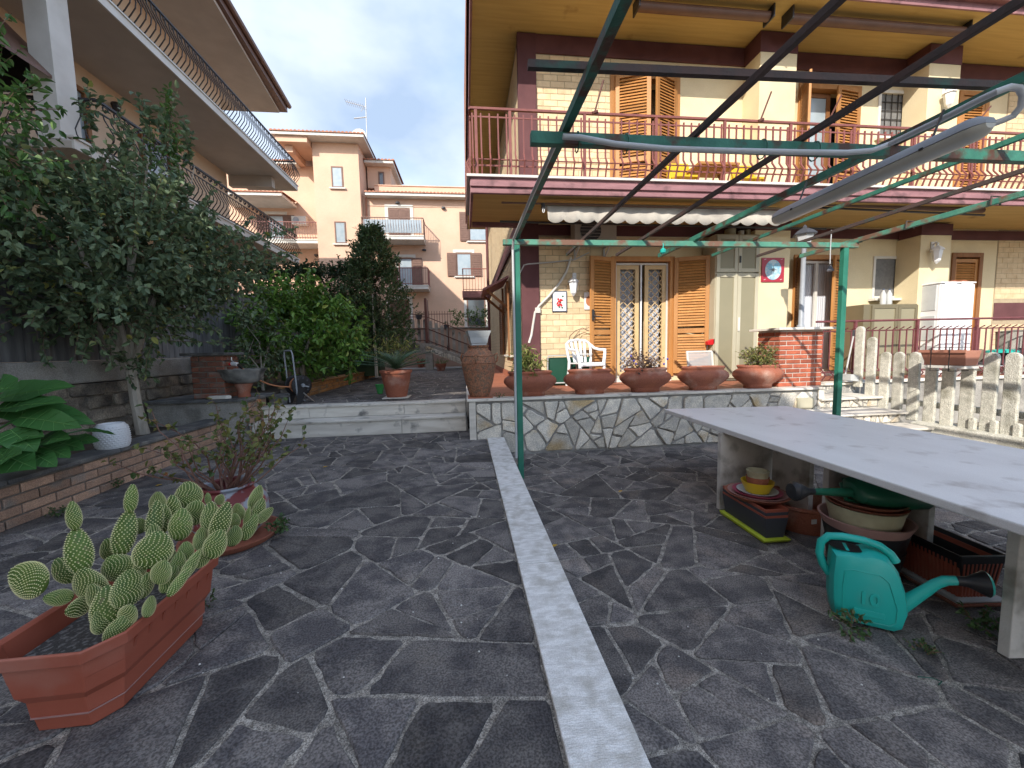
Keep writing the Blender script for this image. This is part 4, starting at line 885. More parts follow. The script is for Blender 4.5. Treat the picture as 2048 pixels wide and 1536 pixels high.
p = at(362, 296, x=LXW+.05); MB().lathe([(.001, 0), (.14, 0), (.14, .06), (.001, .08)], p, 12).build('round_lamp', K['offwhite'], LBo)
MB().prism([(-8.3, 7.84), (-6.92, 6.29), (-8.3, 6.29)], lambda p_, q_, t: (p_, t, q_), 8.57, 8.6).build('awning_shaded_side', K['black'], LBo)  # dark side panel, its black also standing for shade inside the awning
# ------------------------------------------------------------------ far apricot apartment building
FB = thing('apricot_apartment_building', 'apricot four-storey apartment building with stair tower and tiled roof edges', 'building', (-4, 24, 0))
FY = 24.0
MB().box(-7.97, -5.54, FY, FY+5, -.04, 13.0).build('stair_tower', K['pinkplaster'], FB)
MB().box(-13.5, -7.972, FY+1.6, FY+9, -.04, 12.4).build('wing', K['pinkplaster'], FB)
MB().box(-5.538, 3.5, FY+.55, FY+9, -.04, 10.45).build('wing', K['pinkplaster'], FB)
MB().box(-5.0, 3.5, FY+1.2, FY+8, 10.452, 11.25).box(-5.0, 3.55, FY+1.15, FY+1.4, 11.252, 11.30).build('parapet', K['pinkplaster'], FB)
MB().box(-5.45, -4.1, FY+1.6, FY+5, 11.255, 12.5).build('roof_box', K['pinkplaster'], FB)
def tiles(x0, x1, y, z, pitch=.2, depth=.5, rise=.14):
    mb = MB(); x = x0
    while x < x1-.05:
        n = 5; vs = []
        for (yy, zz) in ((y, z), (y+depth, z+rise)):
            vs += [(x+pitch*.5+pitch*.5*math.cos(math.pi-math.pi*i/n), yy, zz+.09*math.sin(math.pi*i/n)) for i in range(n+1)]
        mb.add(vs, [(i, i+1, n+2+i, n+1+i) for i in range(n)]+[tuple(range(n+1))]); x += pitch
    return mb
def eave(x0, x1, y, z, d):
    MB().box(x0, x1, y, y+d, z, z+.14).build('eave', K['offwhite'], FB); stuff(tiles(x0-.05, x1+.05, y-.05, z+.145, depth=d).build('roof_tiles', K['rooftile'], FB))
eave(-9.75, -5.05, FY-.75, 13.0, 6.0); eave(-5.5, -3.85, FY+1.1, 12.5, 4); eave(-5.3, 3.5, FY+.05, 10.3, 1.0); eave(-13.5, -9.2, FY+1.0, 12.25, 3); eave(-13, -9.55, FY-.4, 10.0, 2.0)
MB().box(-9.6, -8.0, FY-.6, FY+1.59, 12.7, 12.99).box(-9.3, -8.9, FY-.2, FY+1.59, 12.35, 12.69).build('soffit_beam', K['pinkplaster'], FB)
def win(x0, x1, z0, z1, y, shut=None, pane='bluepane', surround=False):
    if surround: frame_mb(x0-.18, x1+.18, z0-.1, z1+.2, y-.03, y, .16).build('surround', K['offwhite'], FB)
    w_ = frame_mb(x0, x1, z0, z1, y-.035, y+.02, .07).build('window', K['shutterbrown'], FB)
    MB().box(x0+.07, x1-.07, y-.02, y-.002, z0+.07, z1-.07).build('pane', K[pane], w_)
    MB().box(x0-.12, x1+.12, y-.12, y-.001, z0-.08, z0-.01).build('sill', K['offwhite'], FB)
    for s_ in (shut or []):
        a = x0-s_[1] if s_[0] < 0 else x1
        sm = MB().box(a+.01, a+s_[1]-.01, y-.08, y-.04, z0, z1)
        for i in range(12): sm.box(a+.05, a+s_[1]-.05, y-.095, y-.08, z0+.06+(z1-z0-.1)*i/12, z0+.06+(z1-z0-.1)*(i+.6)/12)
        sm.build('shutter', K['shutterbrown'], w_)
win(-7.03, -6.42, 10.62, 11.75, FY); win(-7.02, -6.42, 7.6, 8.8, FY)
win(-4.82, -4.48, 11.3, 12.2, FY+1.6, pane='glass')
def closed_shutter(x0, x1, z0, z1, y):
    frame_mb(x0-.2, x1+.2, z0, z1+.22, y-.03, y, .18, bottom=False).build('surround', K['offwhite'], FB)
    sm = MB().box(x0, (x0+x1)/2-.01, y-.05, y-.001, z0, z1).box((x0+x1)/2+.01, x1, y-.05, y-.001, z0, z1)
    for i in range(26):
        for a, b in ((x0+.07, (x0+x1)/2-.07), ((x0+x1)/2+.07, x1-.07)): sm.box(a, b, y-.062, y-.05, z0+.08+(z1-z0-.16)*i/26, z0+.08+(z1-z0-.16)*(i+.6)/26)
    sm.build('shutter', K['shutterbrown'], FB)
RY = FY+.55
closed_shutter(-4.15, -2.95, 7.95, 9.75, RY); closed_shutter(-4.3, -3.2, 3.0, 4.5, RY)
win(.45, 1.5, 7.95, 9.6, RY, shut=[(-1, .55)], surround=True)
win(-.35, .55, 5.9, 7.25, RY, shut=[(-1, .55), (1, .6)], surround=True); win(.2, 1.3, 2.9, 4.6, RY, pane='glass', surround=True)
win(-3.7, -2.9, 5.15, 6.95, RY, shut=[(1, .55)], surround=True)
win(-11.2, -10.3, 7.9, 9.6, FY+1.6, shut=[(-1, .6), (1, .6)], surround=True)
MB().box(-9.75, -8.95, FY+1.2, FY+1.59, 9.0, 9.45).build('ac_unit', K['offwhite'], FB); MB().lathe([(.001, .02), (.17, .02), (.17, 0)], (0, 0, 0), 14).build('ac_fan', K['lampgrey'], FB, loc=(-9.5, FY+1.19, 9.22), rot=(R(90), 0, 0))
def balcony(x0, x1, z, y0, y1, m='railpaint'):
    MB().box(x0, x1, y0, y1-.002, z-.16, z).box(x0-.03, x1+.03, y0-.03, y1-.002, z+.002, z+.05).build('balcony_slab', K['offwhite'], FB)
    r_ = MB().beam((x0, y0+.03, z+1), (x1, y0+.03, z+1), .05, .04).beam((x0, y0+.03, z+.15), (x1, y0+.03, z+.15), .03, .03)
    for xx in (x0, x1): r_.beam((xx, y0+.03, z+1), (xx, y1, z+1), .05, .04).beam((xx, y0+.03, z+.15), (xx, y1, z+.15), .03, .03)
    ro = r_.build('railing', K[m], FB); b_ = MB(); xx = x0
    while xx <= x1: b_.tube([(xx, y0+.03, z+.05), (xx, y0-.06, z+.25), (xx, y0-.02, z+.5), (xx, y0+.03, z+.75), (xx, y0+.03, z+1)], .012, 4, caps=False); xx += .14
    for xx in (x0, x1):
        yy = y0
        while yy < y1: b_.tube([(xx, yy, z+.05), (xx, yy, z+1)], .012, 4, caps=False); yy += .14
    stuff(b_.build('rail_bars', K[m], ro))
balcony(-5.4, -2.1, 7.85, RY-1.25, RY, 'shutterbrown'); balcony(-3.75, -1.95, 5.15, RY-1.2, RY); balcony(-12.5, -8.0, 7.85, FY+.3, FY+1.6); balcony(-12.5, -8.0, 4.85, FY+.3, FY+1.6)
MB().box(-5.3, -2.2, RY-1.22, RY-1.2, 8.05, 8.75).build('balcony_windbreak', K['bluepane'], FB)
for i in range(7):
    x = -3.3+i*.9
    if i % 2 == 0: MB().box(-3.6+i*.9, -2.85+i*.9, FY+2, FY+3.2, 11.5, 11.56).box(-3.6+i*.9, -3.55+i*.9, FY+2, FY+2.05, 11.3, 11.5).build('solar_panel', K['charcoal'], FB)
for (x, y, z0, z1) in ((-5.36, FY+.47, 3, 10.3), (-8.06, FY+1.5, 3, 12.2), (2.2, FY+.47, 3, 10.3)): MB().tube([(x, y, z0), (x, y, z1)], .05, 6).build('downpipe', K['rooftile'], FB)
for (x, z) in ((-3.6, 10.05), (-2.2, 7.4), (-8.6, 7.3), (-1.0, 9.8)): MB().lathe([(.001, -.06), (.12, -.04), (.12, .04), (.001, .06)], (x, FY+(.47 if x > -5 else 1.5), z), 8).build('wall_light', K['charcoal'], FB)
MB().tube([(-5.4, FY+.5, 9.9), (-3.5, FY+.5, 9.85), (-1, FY+.5, 9.9), (1.9, FY+.5, 9.86)], .012, 4).build('cable', K['greyconc'], FB)
MB().tube([(-5.25, FY+1, 13.0), (-5.2, FY+1, 16.0)], .025, 6).tube([(-6.3, FY+1, 15.75), (-5.2, FY+1, 15.5)], .02, 5).tube([(-5.9, FY+1, 14.85), (-5.2, FY+1, 14.95)], .035, 5).tube([(-5.5, FY+1, 15.25), (-5.25, FY+1, 15.55)], .015, 5).build('antenna', K['conduit'], FB)
mb = MB()
for i in range(9): q = Vector((-6.3+i*.12, FY+1, 15.74-i*.03)); mb.tube([q+Vector((0,.3,0)), q-Vector((0,.3,0))], .01, 4)
mb.build('antenna_rods', K['conduit'], FB)
MB().lathe([(.001, 0), (.2, .03), (.4, .12), (.42, .12)], (0,0,0), 18).build('satellite_dish', K['greywhite'], FB, loc=(-5.55, FY+.5, 13.6), rot=(R(75), R(-60), R(10)), smooth=True)
# unseen block added behind the viewpoint, its profile shaped to shade the courtyard
NB = thing('unseen_shade_block', 'unseen peach block added behind the viewpoint to shade the courtyard', 'building', (-12, -14, 0))
MB().prism([(-19, -.04), (-3.65, -.04), (-3.65, 9.4), (-4.85, 11.45), (-5.6, 12.0), (-9.4, 12.05), (-9.8, 12.8), (-19, 12.8)], lambda p_, q_, t: (p_, t, q_), -14, -9).build('wall', K['peach'], NB)
MB().box(-19, -9.8, -16.2, -9.0, 12.805, 12.85).build('roof', K['roofbrown'], NB)
# ------------------------------------------------------------------ end of the path: stair, fences, boundary wall
SY_ = 17.6
sg = thing('garden_stair', 'stone-faced garden stair with arched pickets at the end of the path', 'stairs', (0, SY_, ZP))
tl = at(807, 684, y=SY_); t2 = at(855, 686, y=SY_); br = at(960, 726, y=SY_); b2_ = at(862, 736, y=SY_); ub = at(862, 700, y=SY_)
prof = [(tl.x-2.5, tl.z), (t2.x, t2.z), (br.x, br.z), (br.x+.6, ZP), (br.x-.25, ZP), (ub.x+.1, ub.z-.12), (tl.x-2.5, ub.z-.12)]
MB().prism(prof, lambda p_, q_, t: (p_, t, q_), SY_, SY_+1.1).build('flight', K['greyconc'], sg)
MB().box(ub.x-.25, ub.x+.06, SY_+.02, SY_+.35, ZP-.02, ub.z-.13).build('support_pier', K['greyconc'], sg)
fj = MB(); rubble(sg, lambda a, b, c: (a, SY_-c, b-max(0, (a-t2.x))*(t2.z-br.z)/(br.x-t2.x)), t2.x-.1, br.x, ub.z-.08, t2.z-.12, .2, far=fj); stuff(fj.build('stone_facing', K['rubble'], sg))
fj = MB(); rubble(sg, lambda a, b, c: (a, SY_+.0-c, b), br.x-.3, br.x+.5, ZP+.02, ZP+.32, .2, far=fj); stuff(fj.build('stone_facing', K['rubble'], sg))
def apick(w, h, t):
    return MB().prism([(-w/2, 0), (w/2, 0), (w/2, h-w/2)]+[(w/2*math.cos(a), h-w/2+w/2*math.sin(a)) for a in np.linspace(.3, math.pi-.3, 5)]+[(-w/2, h-w/2)], lambda p_, q_, r_: (p_, r_, q_), -t/2, t/2)
am = fixmesh(apick(.13, 1.0, .05), 'picket', K['greyconc'])
for i in range(17):
    x = tl.x-1.3+i*.245
    if x > br.x+.2: break
    z = t2.z if x < t2.x else t2.z-(x-t2.x)*(t2.z-br.z)/(br.x-t2.x)
    inst('picket', am, sg, loc=(x, SY_+.12, z+.02))
sl_ = (t2.z-br.z)/(br.x-t2.x)
rm = MB()
for dz in (.12, .62, 1.12): rm.tube([(tl.x-1.5, SY_+.06, t2.z+dz), (t2.x, SY_+.06, t2.z+dz), (br.x+.3, SY_+.06, br.z+dz-.3*sl_)], .018, 5)
for x in (t2.x, t2.x+.9, br.x-.3): rm.tube([(x, SY_+.06, t2.z-max(0, x-t2.x)*sl_), (x, SY_+.06, t2.z-max(0, x-t2.x)*sl_+1.15)], .022, 5)
rm.build('hand_rails', K['ironbrown'], sg)
MB().box(t2.x-.08, t2.x+.02, SY_-.02, SY_+.9, t2.z, t2.z+1.9).build('gate_leaf', K['ironbrown'], sg)
bw = thing('boundary_wall', 'rendered boundary wall in a shade-tinted mauve behind the garden stair', 'wall', (0, 20.4, 0))
wz = at(920, 657, y=20.4).z
MB().box(-6, 4, 20.4, 20.65, -.04, wz).build('wall', K['pinkwall'], bw); MB().box(-6, 4, 20.35, 20.7, wz+.002, wz+.06).build('coping', K['greyconc'], bw)
ifn = thing('iron_fence', 'brown iron bar fence standing on the boundary wall', 'fence', (-1, 20.5, wz))
x0, x1 = at(800, 650, y=20.5).x, at(908, 650, y=20.5).x; zt = at(880, 622, y=20.5).z
fm = MB().beam((x0, 20.52, zt-.15), (x1, 20.52, zt-.15), .03, .03).build('rails', K['ironbrown'], ifn)
bm_ = fixmesh(MB().tube([(0,0,0),(0,0,zt-wz-.06)], .014, 4), 'bar', K['ironbrown'])
for i in range(int((x1-x0)/.13)): inst('bar', bm_, ifn, loc=(x0+i*.13, 20.52, wz+.06))
# ------------------------------------------------------------------ plants
def leaf_mesh(P, D, Nn, ln, wd, fold=.25):
    """P base points, D axis, Nn normals -> arrays of folded leaf blades"""
    D = D/np.linalg.norm(D, axis=1, keepdims=True); S_ = np.cross(D, Nn); S_ /= np.maximum(np.linalg.norm(S_, axis=1, keepdims=True), 1e-6); U = np.cross(S_, D)
    ln = ln[:, None]; wd = wd[:, None]
    c = lambda a, w, f_: P+D*ln*a+S_*wd*w+U*wd*f_-U*ln*.12*a*a
    V = np.stack([P, c(.28, .42, fold), c(.66, .36, fold*.8), c(1, 0, 0), c(.66, -.36, fold*.8), c(.28, -.42, fold)], 1).reshape(-1, 3); n = len(P); i = np.arange(n)[:, None]*6
    F = np.concatenate([i+np.array([[0, 1, 2, 3]]), i+np.array([[0, 3, 4, 5]])], 0)
    return V, F
def crown(name, parent, mat, twigs, nl, ln, wd, droop=.3, twigmat='twig', tr=.004, spread=.9):
    """twigs: list of (start, direction, length); leaves set alternately along them"""
    Ps, Ds, Ns = [], [], []; tm = MB()
    for p, d, l in twigs:
        p = np.array(p, float); d = np.array(d, float); d /= np.linalg.norm(d)
        bend = rng.normal(0, .25, 3); bend[2] -= .1
        prev = p; n_ = max(2, int(nl*l))
        for k in range(n_):
            t = (k+.6)/n_; q = p+d*l*t+bend*l*t*t*.5
            dd = d*.5+rng.normal(0, 1, 3)*spread; dd[2] -= droop
            Ps.append(q); Ds.append(dd); nn = rng.normal(0, .55, 3)+np.array([0, 0, 1.0]); Ns.append(nn)
        tm.tube([p, p+d*l*.5+bend*l*.125, p+d*l+bend*l*.5], [tr, tr*.75, tr*.4], 3, caps=False)
    Ps, Ds, Ns = map(np.array, (Ps, Ds, Ns)); n = len(Ps)
    V, F = leaf_mesh(Ps, Ds, Ns, rng.uniform(.7, 1.2, n)*ln, rng.uniform(.75, 1.15, n)*wd)
    me = bpy.data.meshes.new(name); me.from_pydata(V.tolist(), [], F.tolist()); me.materials.append(K[mat]); me.update()
    o = stuff(inst(name, me, parent))
    if tm.f: stuff(tm.build('twigs', K[twigmat], parent))
    return o
def ell_twigs(c, r, n, lmin, lmax, up=.35, shell=.45, bottom=-1, keep=None):
    out = []; c = np.array(c, float); r = np.array(r, float)
    while len(out) < n:
        v = rng.normal(0, 1, 3); v /= np.linalg.norm(v)
        if v[2] < bottom: continue
        k = shell+(1-shell)*rng.random()**.6; lump = 1+.16*math.sin(3.1*v[0]*2+1.3*v[1]*3)+.12*math.sin(5*v[2]+4*v[1])
        p = c+v*r*k*lump*.86
        if keep and not keep(p): continue
        d = v*np.array([1, 1, .8])+np.array([0, 0, up])+rng.normal(0, .35, 3); out.append((p, d, rng.uniform(lmin, lmax)))
    return out
def limbs(name, parent, base, top, ends, r0, r1, mat='bark'):
    mb = MB(); b = Vector(base); t = Vector(top); mid = b.lerp(t, .5)+Vector((random.uniform(-.03, .03), random.uniform(-.03, .03), 0))
    mb.tube([b, b.lerp(mid, .5), mid, t], [r0*1.15, r0, r0*.92, r0*.85], 9)
    for e in ends:
        e = Vector(e); m1 = t.lerp(e, .4)+Vector((random.uniform(-.12, .12), random.uniform(-.12, .12), .12*(e-t).length))
        mb.tube([t-Vector((0,0,.03)), t.lerp(m1, .5), m1, e], [r1, r1*.8, r1*.55, r1*.2], 6)
    return mb.build(name, K[mat], parent, smooth=True)
# hibiscus-like tree over the left planter
tb = Vector((-4.08, 5.5, .52)); tt = at(262, 738, y=5.35)
T1 = thing('courtyard_tree', 'round-headed tree with pale trunk and dense dark green crown on the left', 'tree', tb)
cc1 = at(205, 512, y=5.0)
ends = [Vector(cc1)+Vector((1.25*math.cos(a)*s_, 1.0*math.sin(a)*s_, h_)) for a, s_, h_ in ((.2, .6, .3), (1.1, .7, .8), (2.1, .8, .5), (3.0, .9, .1), (3.9, .8, .4), (5.0, .8, .3), (5.8, .7, .9), (.7, .3, 1.1), (4.4, .4, 1.0), (2.6, .3, .9))]
limbs('trunk', T1, tb, tt, ends, .062, .04)
tw1 = ell_twigs(cc1, (1.48, 1.2, .94), 880, .28, .55, up=.55, shell=.35)
tw1 += ell_twigs(at(90, 590, y=4.9), (.75, .7, .36), 70, .25, .45, up=.2, shell=.3)
tw1 += ell_twigs(at(300, 610, y=5.3), (.5, .6, .36), 60, .25, .45, up=.2, shell=.3)
for (u_, v_) in ((335, 300), (380, 330), (300, 280), (250, 330), (180, 260)): tw1 += [(tuple(at(u_, v_, y=5.0)), (random.uniform(-.2, .2), 0, 1), random.uniform(.35, .7)) for _ in range(3)]
crown('crown', T1, 'leaf_tree', tw1, 42, .08, .058)
# sprouts at the trunk fork
crown('fork_shoots', T1, 'leaf_tree', ell_twigs(tt+Vector((0, 0, .02)), (.22, .2, .14), 26, .08, .18, up=.2), 60, .06, .04)
# bright citrus branch hanging in at the upper left corner
T2 = thing('citrus_tree', 'bright green citrus branches reaching in at the upper left corner', 'tree', (-5.15, 3.9, .5))
cA = at(-25, 240, y=3.9)
limbs('trunk', T2, (-5.3, 3.85, .45), (-5.28, 3.9, 2.2), [Vector(cA)+Vector(q) for q in ((.1, 0, .6), (.2, .1, .1), (-.3, .1, .5), (0, 0, -.6))], .05, .03)
crown('crown', T2, 'leaf_fresh', ell_twigs(cA, (.34, .4, .85), 90, .2, .4, up=.5, shell=.3), 30, .085, .05)
# a few light green shoots of the same citrus above the crown
T3 = thing('lemon_shoot_tree', 'slender tree with light green shoots rising behind the dark crown', 'tree', (-5.2, 6.6, 1.47))
cB = at(340, 330, y=6.0)
limbs('trunk', T3, (-4.95, 6.2, 1.4), (cB.x, 6.1, cB.z-1.0), [cB+Vector((0, 0, .5)), cB+Vector((.3, 0, 0)), cB+Vector((-.3, .1, -.1))], .035, .02)
crown('crown', T3, 'leaf_fresh', [(tuple(at(u_, v_, y=6.0)), (random.uniform(-.25, .25), random.uniform(-.2, .2), 1), random.uniform(.25, .5)) for u_, v_ in ((333, 270), (336, 250), (330, 300), (345, 310), (320, 340), (350, 345), (300, 345), (365, 360), (310, 300), (355, 300), (330, 220), (340, 330))*2], 34, .085, .05)
# citrus bush in the bed
T4 = thing('citrus_bush', 'bright green large-leaved citrus bush beside the upper path', 'bush', (-3.7, 8.6, .86))
cC = at(612, 660, y=8.5); cC.x -= .1
limbs('stems', T4, (cC.x-.1, 8.7, .85), (cC.x-.05, 8.6, 1.4), [cC+Vector(q) for q in ((.5, 0, .4), (-.5, 0, .4), (0, -.3, .8), (.2, .3, .2))], .05, .03)
kp = lambda p: p[0] > -4.5 and p[2] > .95
crown('crown', T4, 'leaf_citrus', ell_twigs(cC, (1.22, .85, .92), 400, .2, .45, up=.35, shell=.35, keep=kp)+ell_twigs(at(590, 600, y=8.5), (.5, .5, .4), 60, .2, .4, up=.6, keep=kp)+ell_twigs(at(690, 700, y=8.3), (.35, .4, .4), 50, .2, .35, up=.1, keep=kp), 30, .125, .075)
# dark underplanting left of it, and the hedge behind
T5 = thing('dark_shrub', 'dark leafy shrub between the plank fence and the citrus bush', 'shrub', (-4.1, 7.6, .86))
cD = at(520, 690, y=7.6); cD.x = max(cD.x, -3.95)
limbs('stems', T5, (cD.x, 7.6, .8), (cD.x, 7.6, 1.2), [cD+Vector(q) for q in ((.2, 0, .4), (-.3, 0, .5), (0, -.2, .1))], .025, .015)
crown('crown', T5, 'leaf_tree', ell_twigs(cD, (.36, .5, .72), 100, .18, .35, up=.3, shell=.3), 30, .085, .055)
T6 = thing('clipped_hedge', 'long dark clipped hedge behind the citrus bush', 'hedge', (-5, 12, .86))
hz = at(600, 548, y=12).z; hx0, hx1 = at(470, 600, y=12).x, at(770, 600, y=12).x
MB().box(hx0+.25, hx1-.25, 12.1, 12.8, .8, hz-.55).build('twig_core', K['leaf_hedge'], T6)
tws = []
for _ in range(1100):
    x = random.uniform(hx0, hx1); z = random.uniform(1.2, hz); y = random.choice((11.7, 11.75, 11.85))+random.uniform(-.12, .3)
    if random.random() < .3: z = hz+random.uniform(-.1, .1); y = random.uniform(11.7, 12.9)
    tws.append(((x, y, z), (random.uniform(-.4, .4), -.5, .7), random.uniform(.2, .38)))
crown('crown', T6, 'leaf_hedge', tws, 36, .10, .058)
T7 = thing('conical_evergreen', 'tall conical evergreen shrub with small leaves beside the path', 'shrub', (-2.9, 11.6, .86))
ct = at(742, 462, y=11.5); cb = at(752, 725, y=11.5); tws = []
MB().tube([(cb.x, 11.5, .8), (cb.x, 11.5, ct.z-1.6)], [.05, .02], 6).build('trunk', K['bark'], T7)
for _ in range(1500):
    t = random.random()**.8; z = cb.z+(ct.z-cb.z)*t; rr = (.95 if t < .55 else .95*(1-t)/.45*.75+.16)*(.8+.35*random.random())*(1+.12*math.sin(z*5)); a = random.uniform(0, 2*math.pi); rr *= random.random()**.3
    tws.append(((cb.x+.05+rr*math.cos(a)*.92, 11.5+rr*math.sin(a), z), (math.cos(a), math.sin(a), 1.2), random.uniform(.12, .3)))
crown('crown', T7, 'leaf_conifer', tws, 44, .09, .045, droop=0, spread=.6)
T8 = thing('path_shrub', 'pale green low shrub at the foot of the conical evergreen', 'shrub', (-2.5, 12.6, ZP))
cE = at(790, 672, y=12.6); crown('crown', T8, 'leaf_fresh', ell_twigs(cE, (.55, .5, .55), 110, .15, .3, up=.6, shell=.3), 34, .09, .03, droop=0)
T8b = thing('ground_cover_plant', 'low bright green cushion plant inside the orange brick edging', 'plant', (-3.3, 9, .9))
cE = at(668, 745, y=9.2); crown('crown', T8b, 'leaf_citrus', ell_twigs((-3.35, 9.2, .93), (.25, .9, .14), 160, .06, .14, up=.9, shell=.2), 50, .035, .02, droop=0)
T9 = thing('wall_vine', 'leafy vine spilling over the boundary wall at the path end', 'plant', (.3, 20.3, wz))
tws = []
for _ in range(120):
    q = at(random.uniform(905, 985), random.uniform(622, 655), y=20.3); tws.append((tuple(q), (random.uniform(-.6, .6), -.3, random.uniform(0, .8)), random.uniform(.1, .3)))
crown('crown', T9, 'leaf_fresh', tws, 26, .11, .07)
# ---- elephant ear -------------------------------------------------------
def blade(mb, base, tip, w, nrm, sag=.1, n=7, heart=True):
    base = Vector(base); tip = Vector(tip); d = tip-base; l = d.length; d.normalize(); nrm = Vector(nrm); s_ = d.cross(nrm).normalized(); u = s_.cross(d)
    rows = []
    for i in range(n+1):
        t = i/n; c = base+d*l*t-u*sag*l*(t*t)
        hw = w/2*(math.sin(math.pi*min(1, t*.82+.18))**.8 if heart else math.sin(math.pi*t)**.7)
        if i == n: hw = .002
        k = .22
        rows.append([c-s_*hw+u*hw*k*(1-.8*math.sin(11*t+w*30)), c-s_*hw*.5+u*hw*k*.35, c, c+s_*hw*.5+u*hw*k*.35, c+s_*hw+u*hw*k*(1+.8*math.sin(10*t+w*20))])
    vs = [p for r_ in rows for p in r_]; fs = [(i*5+j, i*5+j+1, i*5+6+j, i*5+5+j) for i in range(n) for j in range(4)]
    mb.add(vs, fs)
Z = Vector((0, 0, 1)); K['leaf_vein'] = Mt('pale_leaf_vein', (.11, .25, .07), rough=.5)
EP = thing('elephant_ear_plant', 'large-leaved green plant in the planter at the left edge', 'plant', (-3.9, 3.6, .53))
root = Vector((-4.0, 3.45, .5))
for (b_, t_, w_, Y_) in (((-10, 800), (128, 758), .26, 3.75), ((-15, 822), (120, 790), .26, 3.6), ((-5, 815), (172, 832), .26, 3.65), ((40, 835), (150, 845), .2, 3.5), ((-5, 880), (75, 862), .25, 3.45), ((60, 885), (130, 868), .2, 3.5), ((80, 895), (135, 905), .16, 3.5), ((-10, 905), (60, 930), .26, 3.3), ((120, 885), (190, 875), .14, 3.75), ((165, 860), (228, 862), .07, 4.1), ((20, 860), (70, 900), .2, 3.4), ((-30, 780), (30, 772), .25, 3.5), ((-20, 930), (40, 905), .2, 3.25), ((95, 880), (165, 895), .15, 3.65), ((60, 905), (110, 930), .15, 3.4)):
    b3 = at(*b_, y=Y_); t3 = at(*t_, y=Y_-.12)
    mb = MB(); blade(mb, b3, t3, w_, (.45+random.uniform(-.4, .4), -.5+random.uniform(-.3, .3), .75), random.uniform(.03, .16))
    lf_ = mb.build('leaf', K['leaf_big'], EP, smooth=True)
    V_ = [Vector(q) for q in mb.v]; vm = MB().tube([V_[i*5+2]+Vector((.002, -.002, .003)) for i in range(8)], [.004]*6+[.002, .001], 4)
    for i in range(1, 6):
        for e_ in (0, 4): vm.tube([V_[i*5+2]+Z*.003, V_[i*5+2].lerp(V_[min(7, i+1)*5+e_], .55)+Z*.005, V_[min(7, i+1)*5+e_]+Z*.002], [.0022, .0018, .001], 3)
    vm.build('veins', K['leaf_vein'], lf_)
    MB().tube([root+Vector((random.uniform(-.1, .1), random.uniform(-.1, .1), 0)), (root+b3)/2+Vector((0, 0, .12)), b3], [.012, .01, .007], 5).build('stalk', K['leaf_big'], lf_)
# ---- cycad in terracotta pot --------------------------------------------
def pot_prof(r, h, lip=.03, th=.02): return [(r*.62, 0), (r*.70, h*.2), (r*.85, h*.6), (r*.93, h-lip), (r, h-lip), (r*1.02, h-lip*.3), (r, h), (r-th, h), (r*.88-th, h*.85), (.001, h*.84)]
CY = thing('cycad_pot', 'large terracotta pot with white bloom on the upper path', 'flower pot', (-1.2, 7.1, ZP+.02))
MB().box(-1.42, -.98, 6.9, 7.3, ZP+.012, ZP+.032).build('saucer', K['stepmarble'], CY, bevel=.01)
MB().lathe(pot_prof(.27, .46, .05), (-1.2, 7.1, ZP+.034), 30).build('pot', K['terracotta'], CY, smooth=True)
CP = thing('cycad', 'dark green cycad with stiff fronds in the large terracotta pot', 'plant', (-1.2, 7.1, 1.1))
for i in range(22):
    a = 2*math.pi*i/22*1.0+random.uniform(-.15, .15); el_ = random.uniform(.25, 1.15); l = random.uniform(.5, .78); mb = MB(); pts = []
    for k in range(9):
        t = k/8; pts.append(Vector((-1.2, 7.1, 1.2))+Vector((math.cos(a), math.sin(a), 0))*(l*t*math.cos(el_*(1-.6*t)))+Vector((0, 0, l*t*math.sin(el_)*(1-.45*t))))
    sd2 = Vector((-math.sin(a), math.cos(a), 0))
    for k in range(1, 9):
        for e in range(3):
            q = pts[k-1].lerp(pts[k], e/3); dr = (pts[k]-pts[k-1]).normalized()
            for s_ in (-1, 1):
                lw = .11*(1-.45*abs(2*(k/8)-.9)); tip = q+sd2*s_*lw+dr*lw*.75+Vector((0, 0, .02)); mb.add([q, q+dr*.017, tip], [(0, 1, 2)])
    mb.tube(pts, .005, 3, caps=False); mb.build('frond', K['leaf_cycad'], CP)
MB().lathe([(.06, 1.08), (.07, 1.13), (.03, 1.17)], (-1.2, 7.1, 0), 10).build('stem', K['bark'], CP)
CT = thing('croton_plant', 'yellow-green leafy plant standing behind the cycad', 'plant', (-1.1, 8.3, ZP))
cE = at(790, 715, y=8.3); crown('crown', CT, 'leaf_var', ell_twigs(cE, (.45, .3, .3), 46, .15, .28, up=.8, shell=.2), 34, .11, .035, droop=0)
K['lightgreen'] = Mt('bright_green_plastic', (.06,.32,.09), rough=.4)
gp = thing('green_pot', 'small bright green pot behind the cycad pot', 'flower pot', (-1.6, 7.9, ZP)); q = at(758, 742, y=7.9)
MB().lathe([(.05, 0), (.085, .18), (.09, .18), (.08, .16), (.001, .15)], (q.x, 7.9, ZP+.01), 16).build('pot', K['lightgreen'], gp, smooth=True)
for (u_, v_, w_, nm, cat, lab) in ((882, 742, .22, 'bowl_pot', 'flower pot', 'small terracotta bowl of green succulents at the far end of the path'), (842, 735, .2, 'plant_trough', 'flower pot', 'brick-red trough of dark plants left of the far bowl')):
    q = at(u_, v_, z=ZP); t = thing(nm, lab, cat, q)
    MB().lathe([(w_*.6, 0), (w_*.95, .22), (w_, .24), (w_*1.02, .3), (w_*.9, .3), (.001, .26)], q, 20).build('pot', K['terracotta'], t, smooth=True)
    crown('plant', t, 'leaf_fresh' if nm == 'bowl_pot' else 'leaf_hedge', ell_twigs(q+Vector((0, 0, .32)), (w_*1.1, w_, .14), 40, .1, .2, up=1, shell=.1), 50, .05, .02, droop=0)
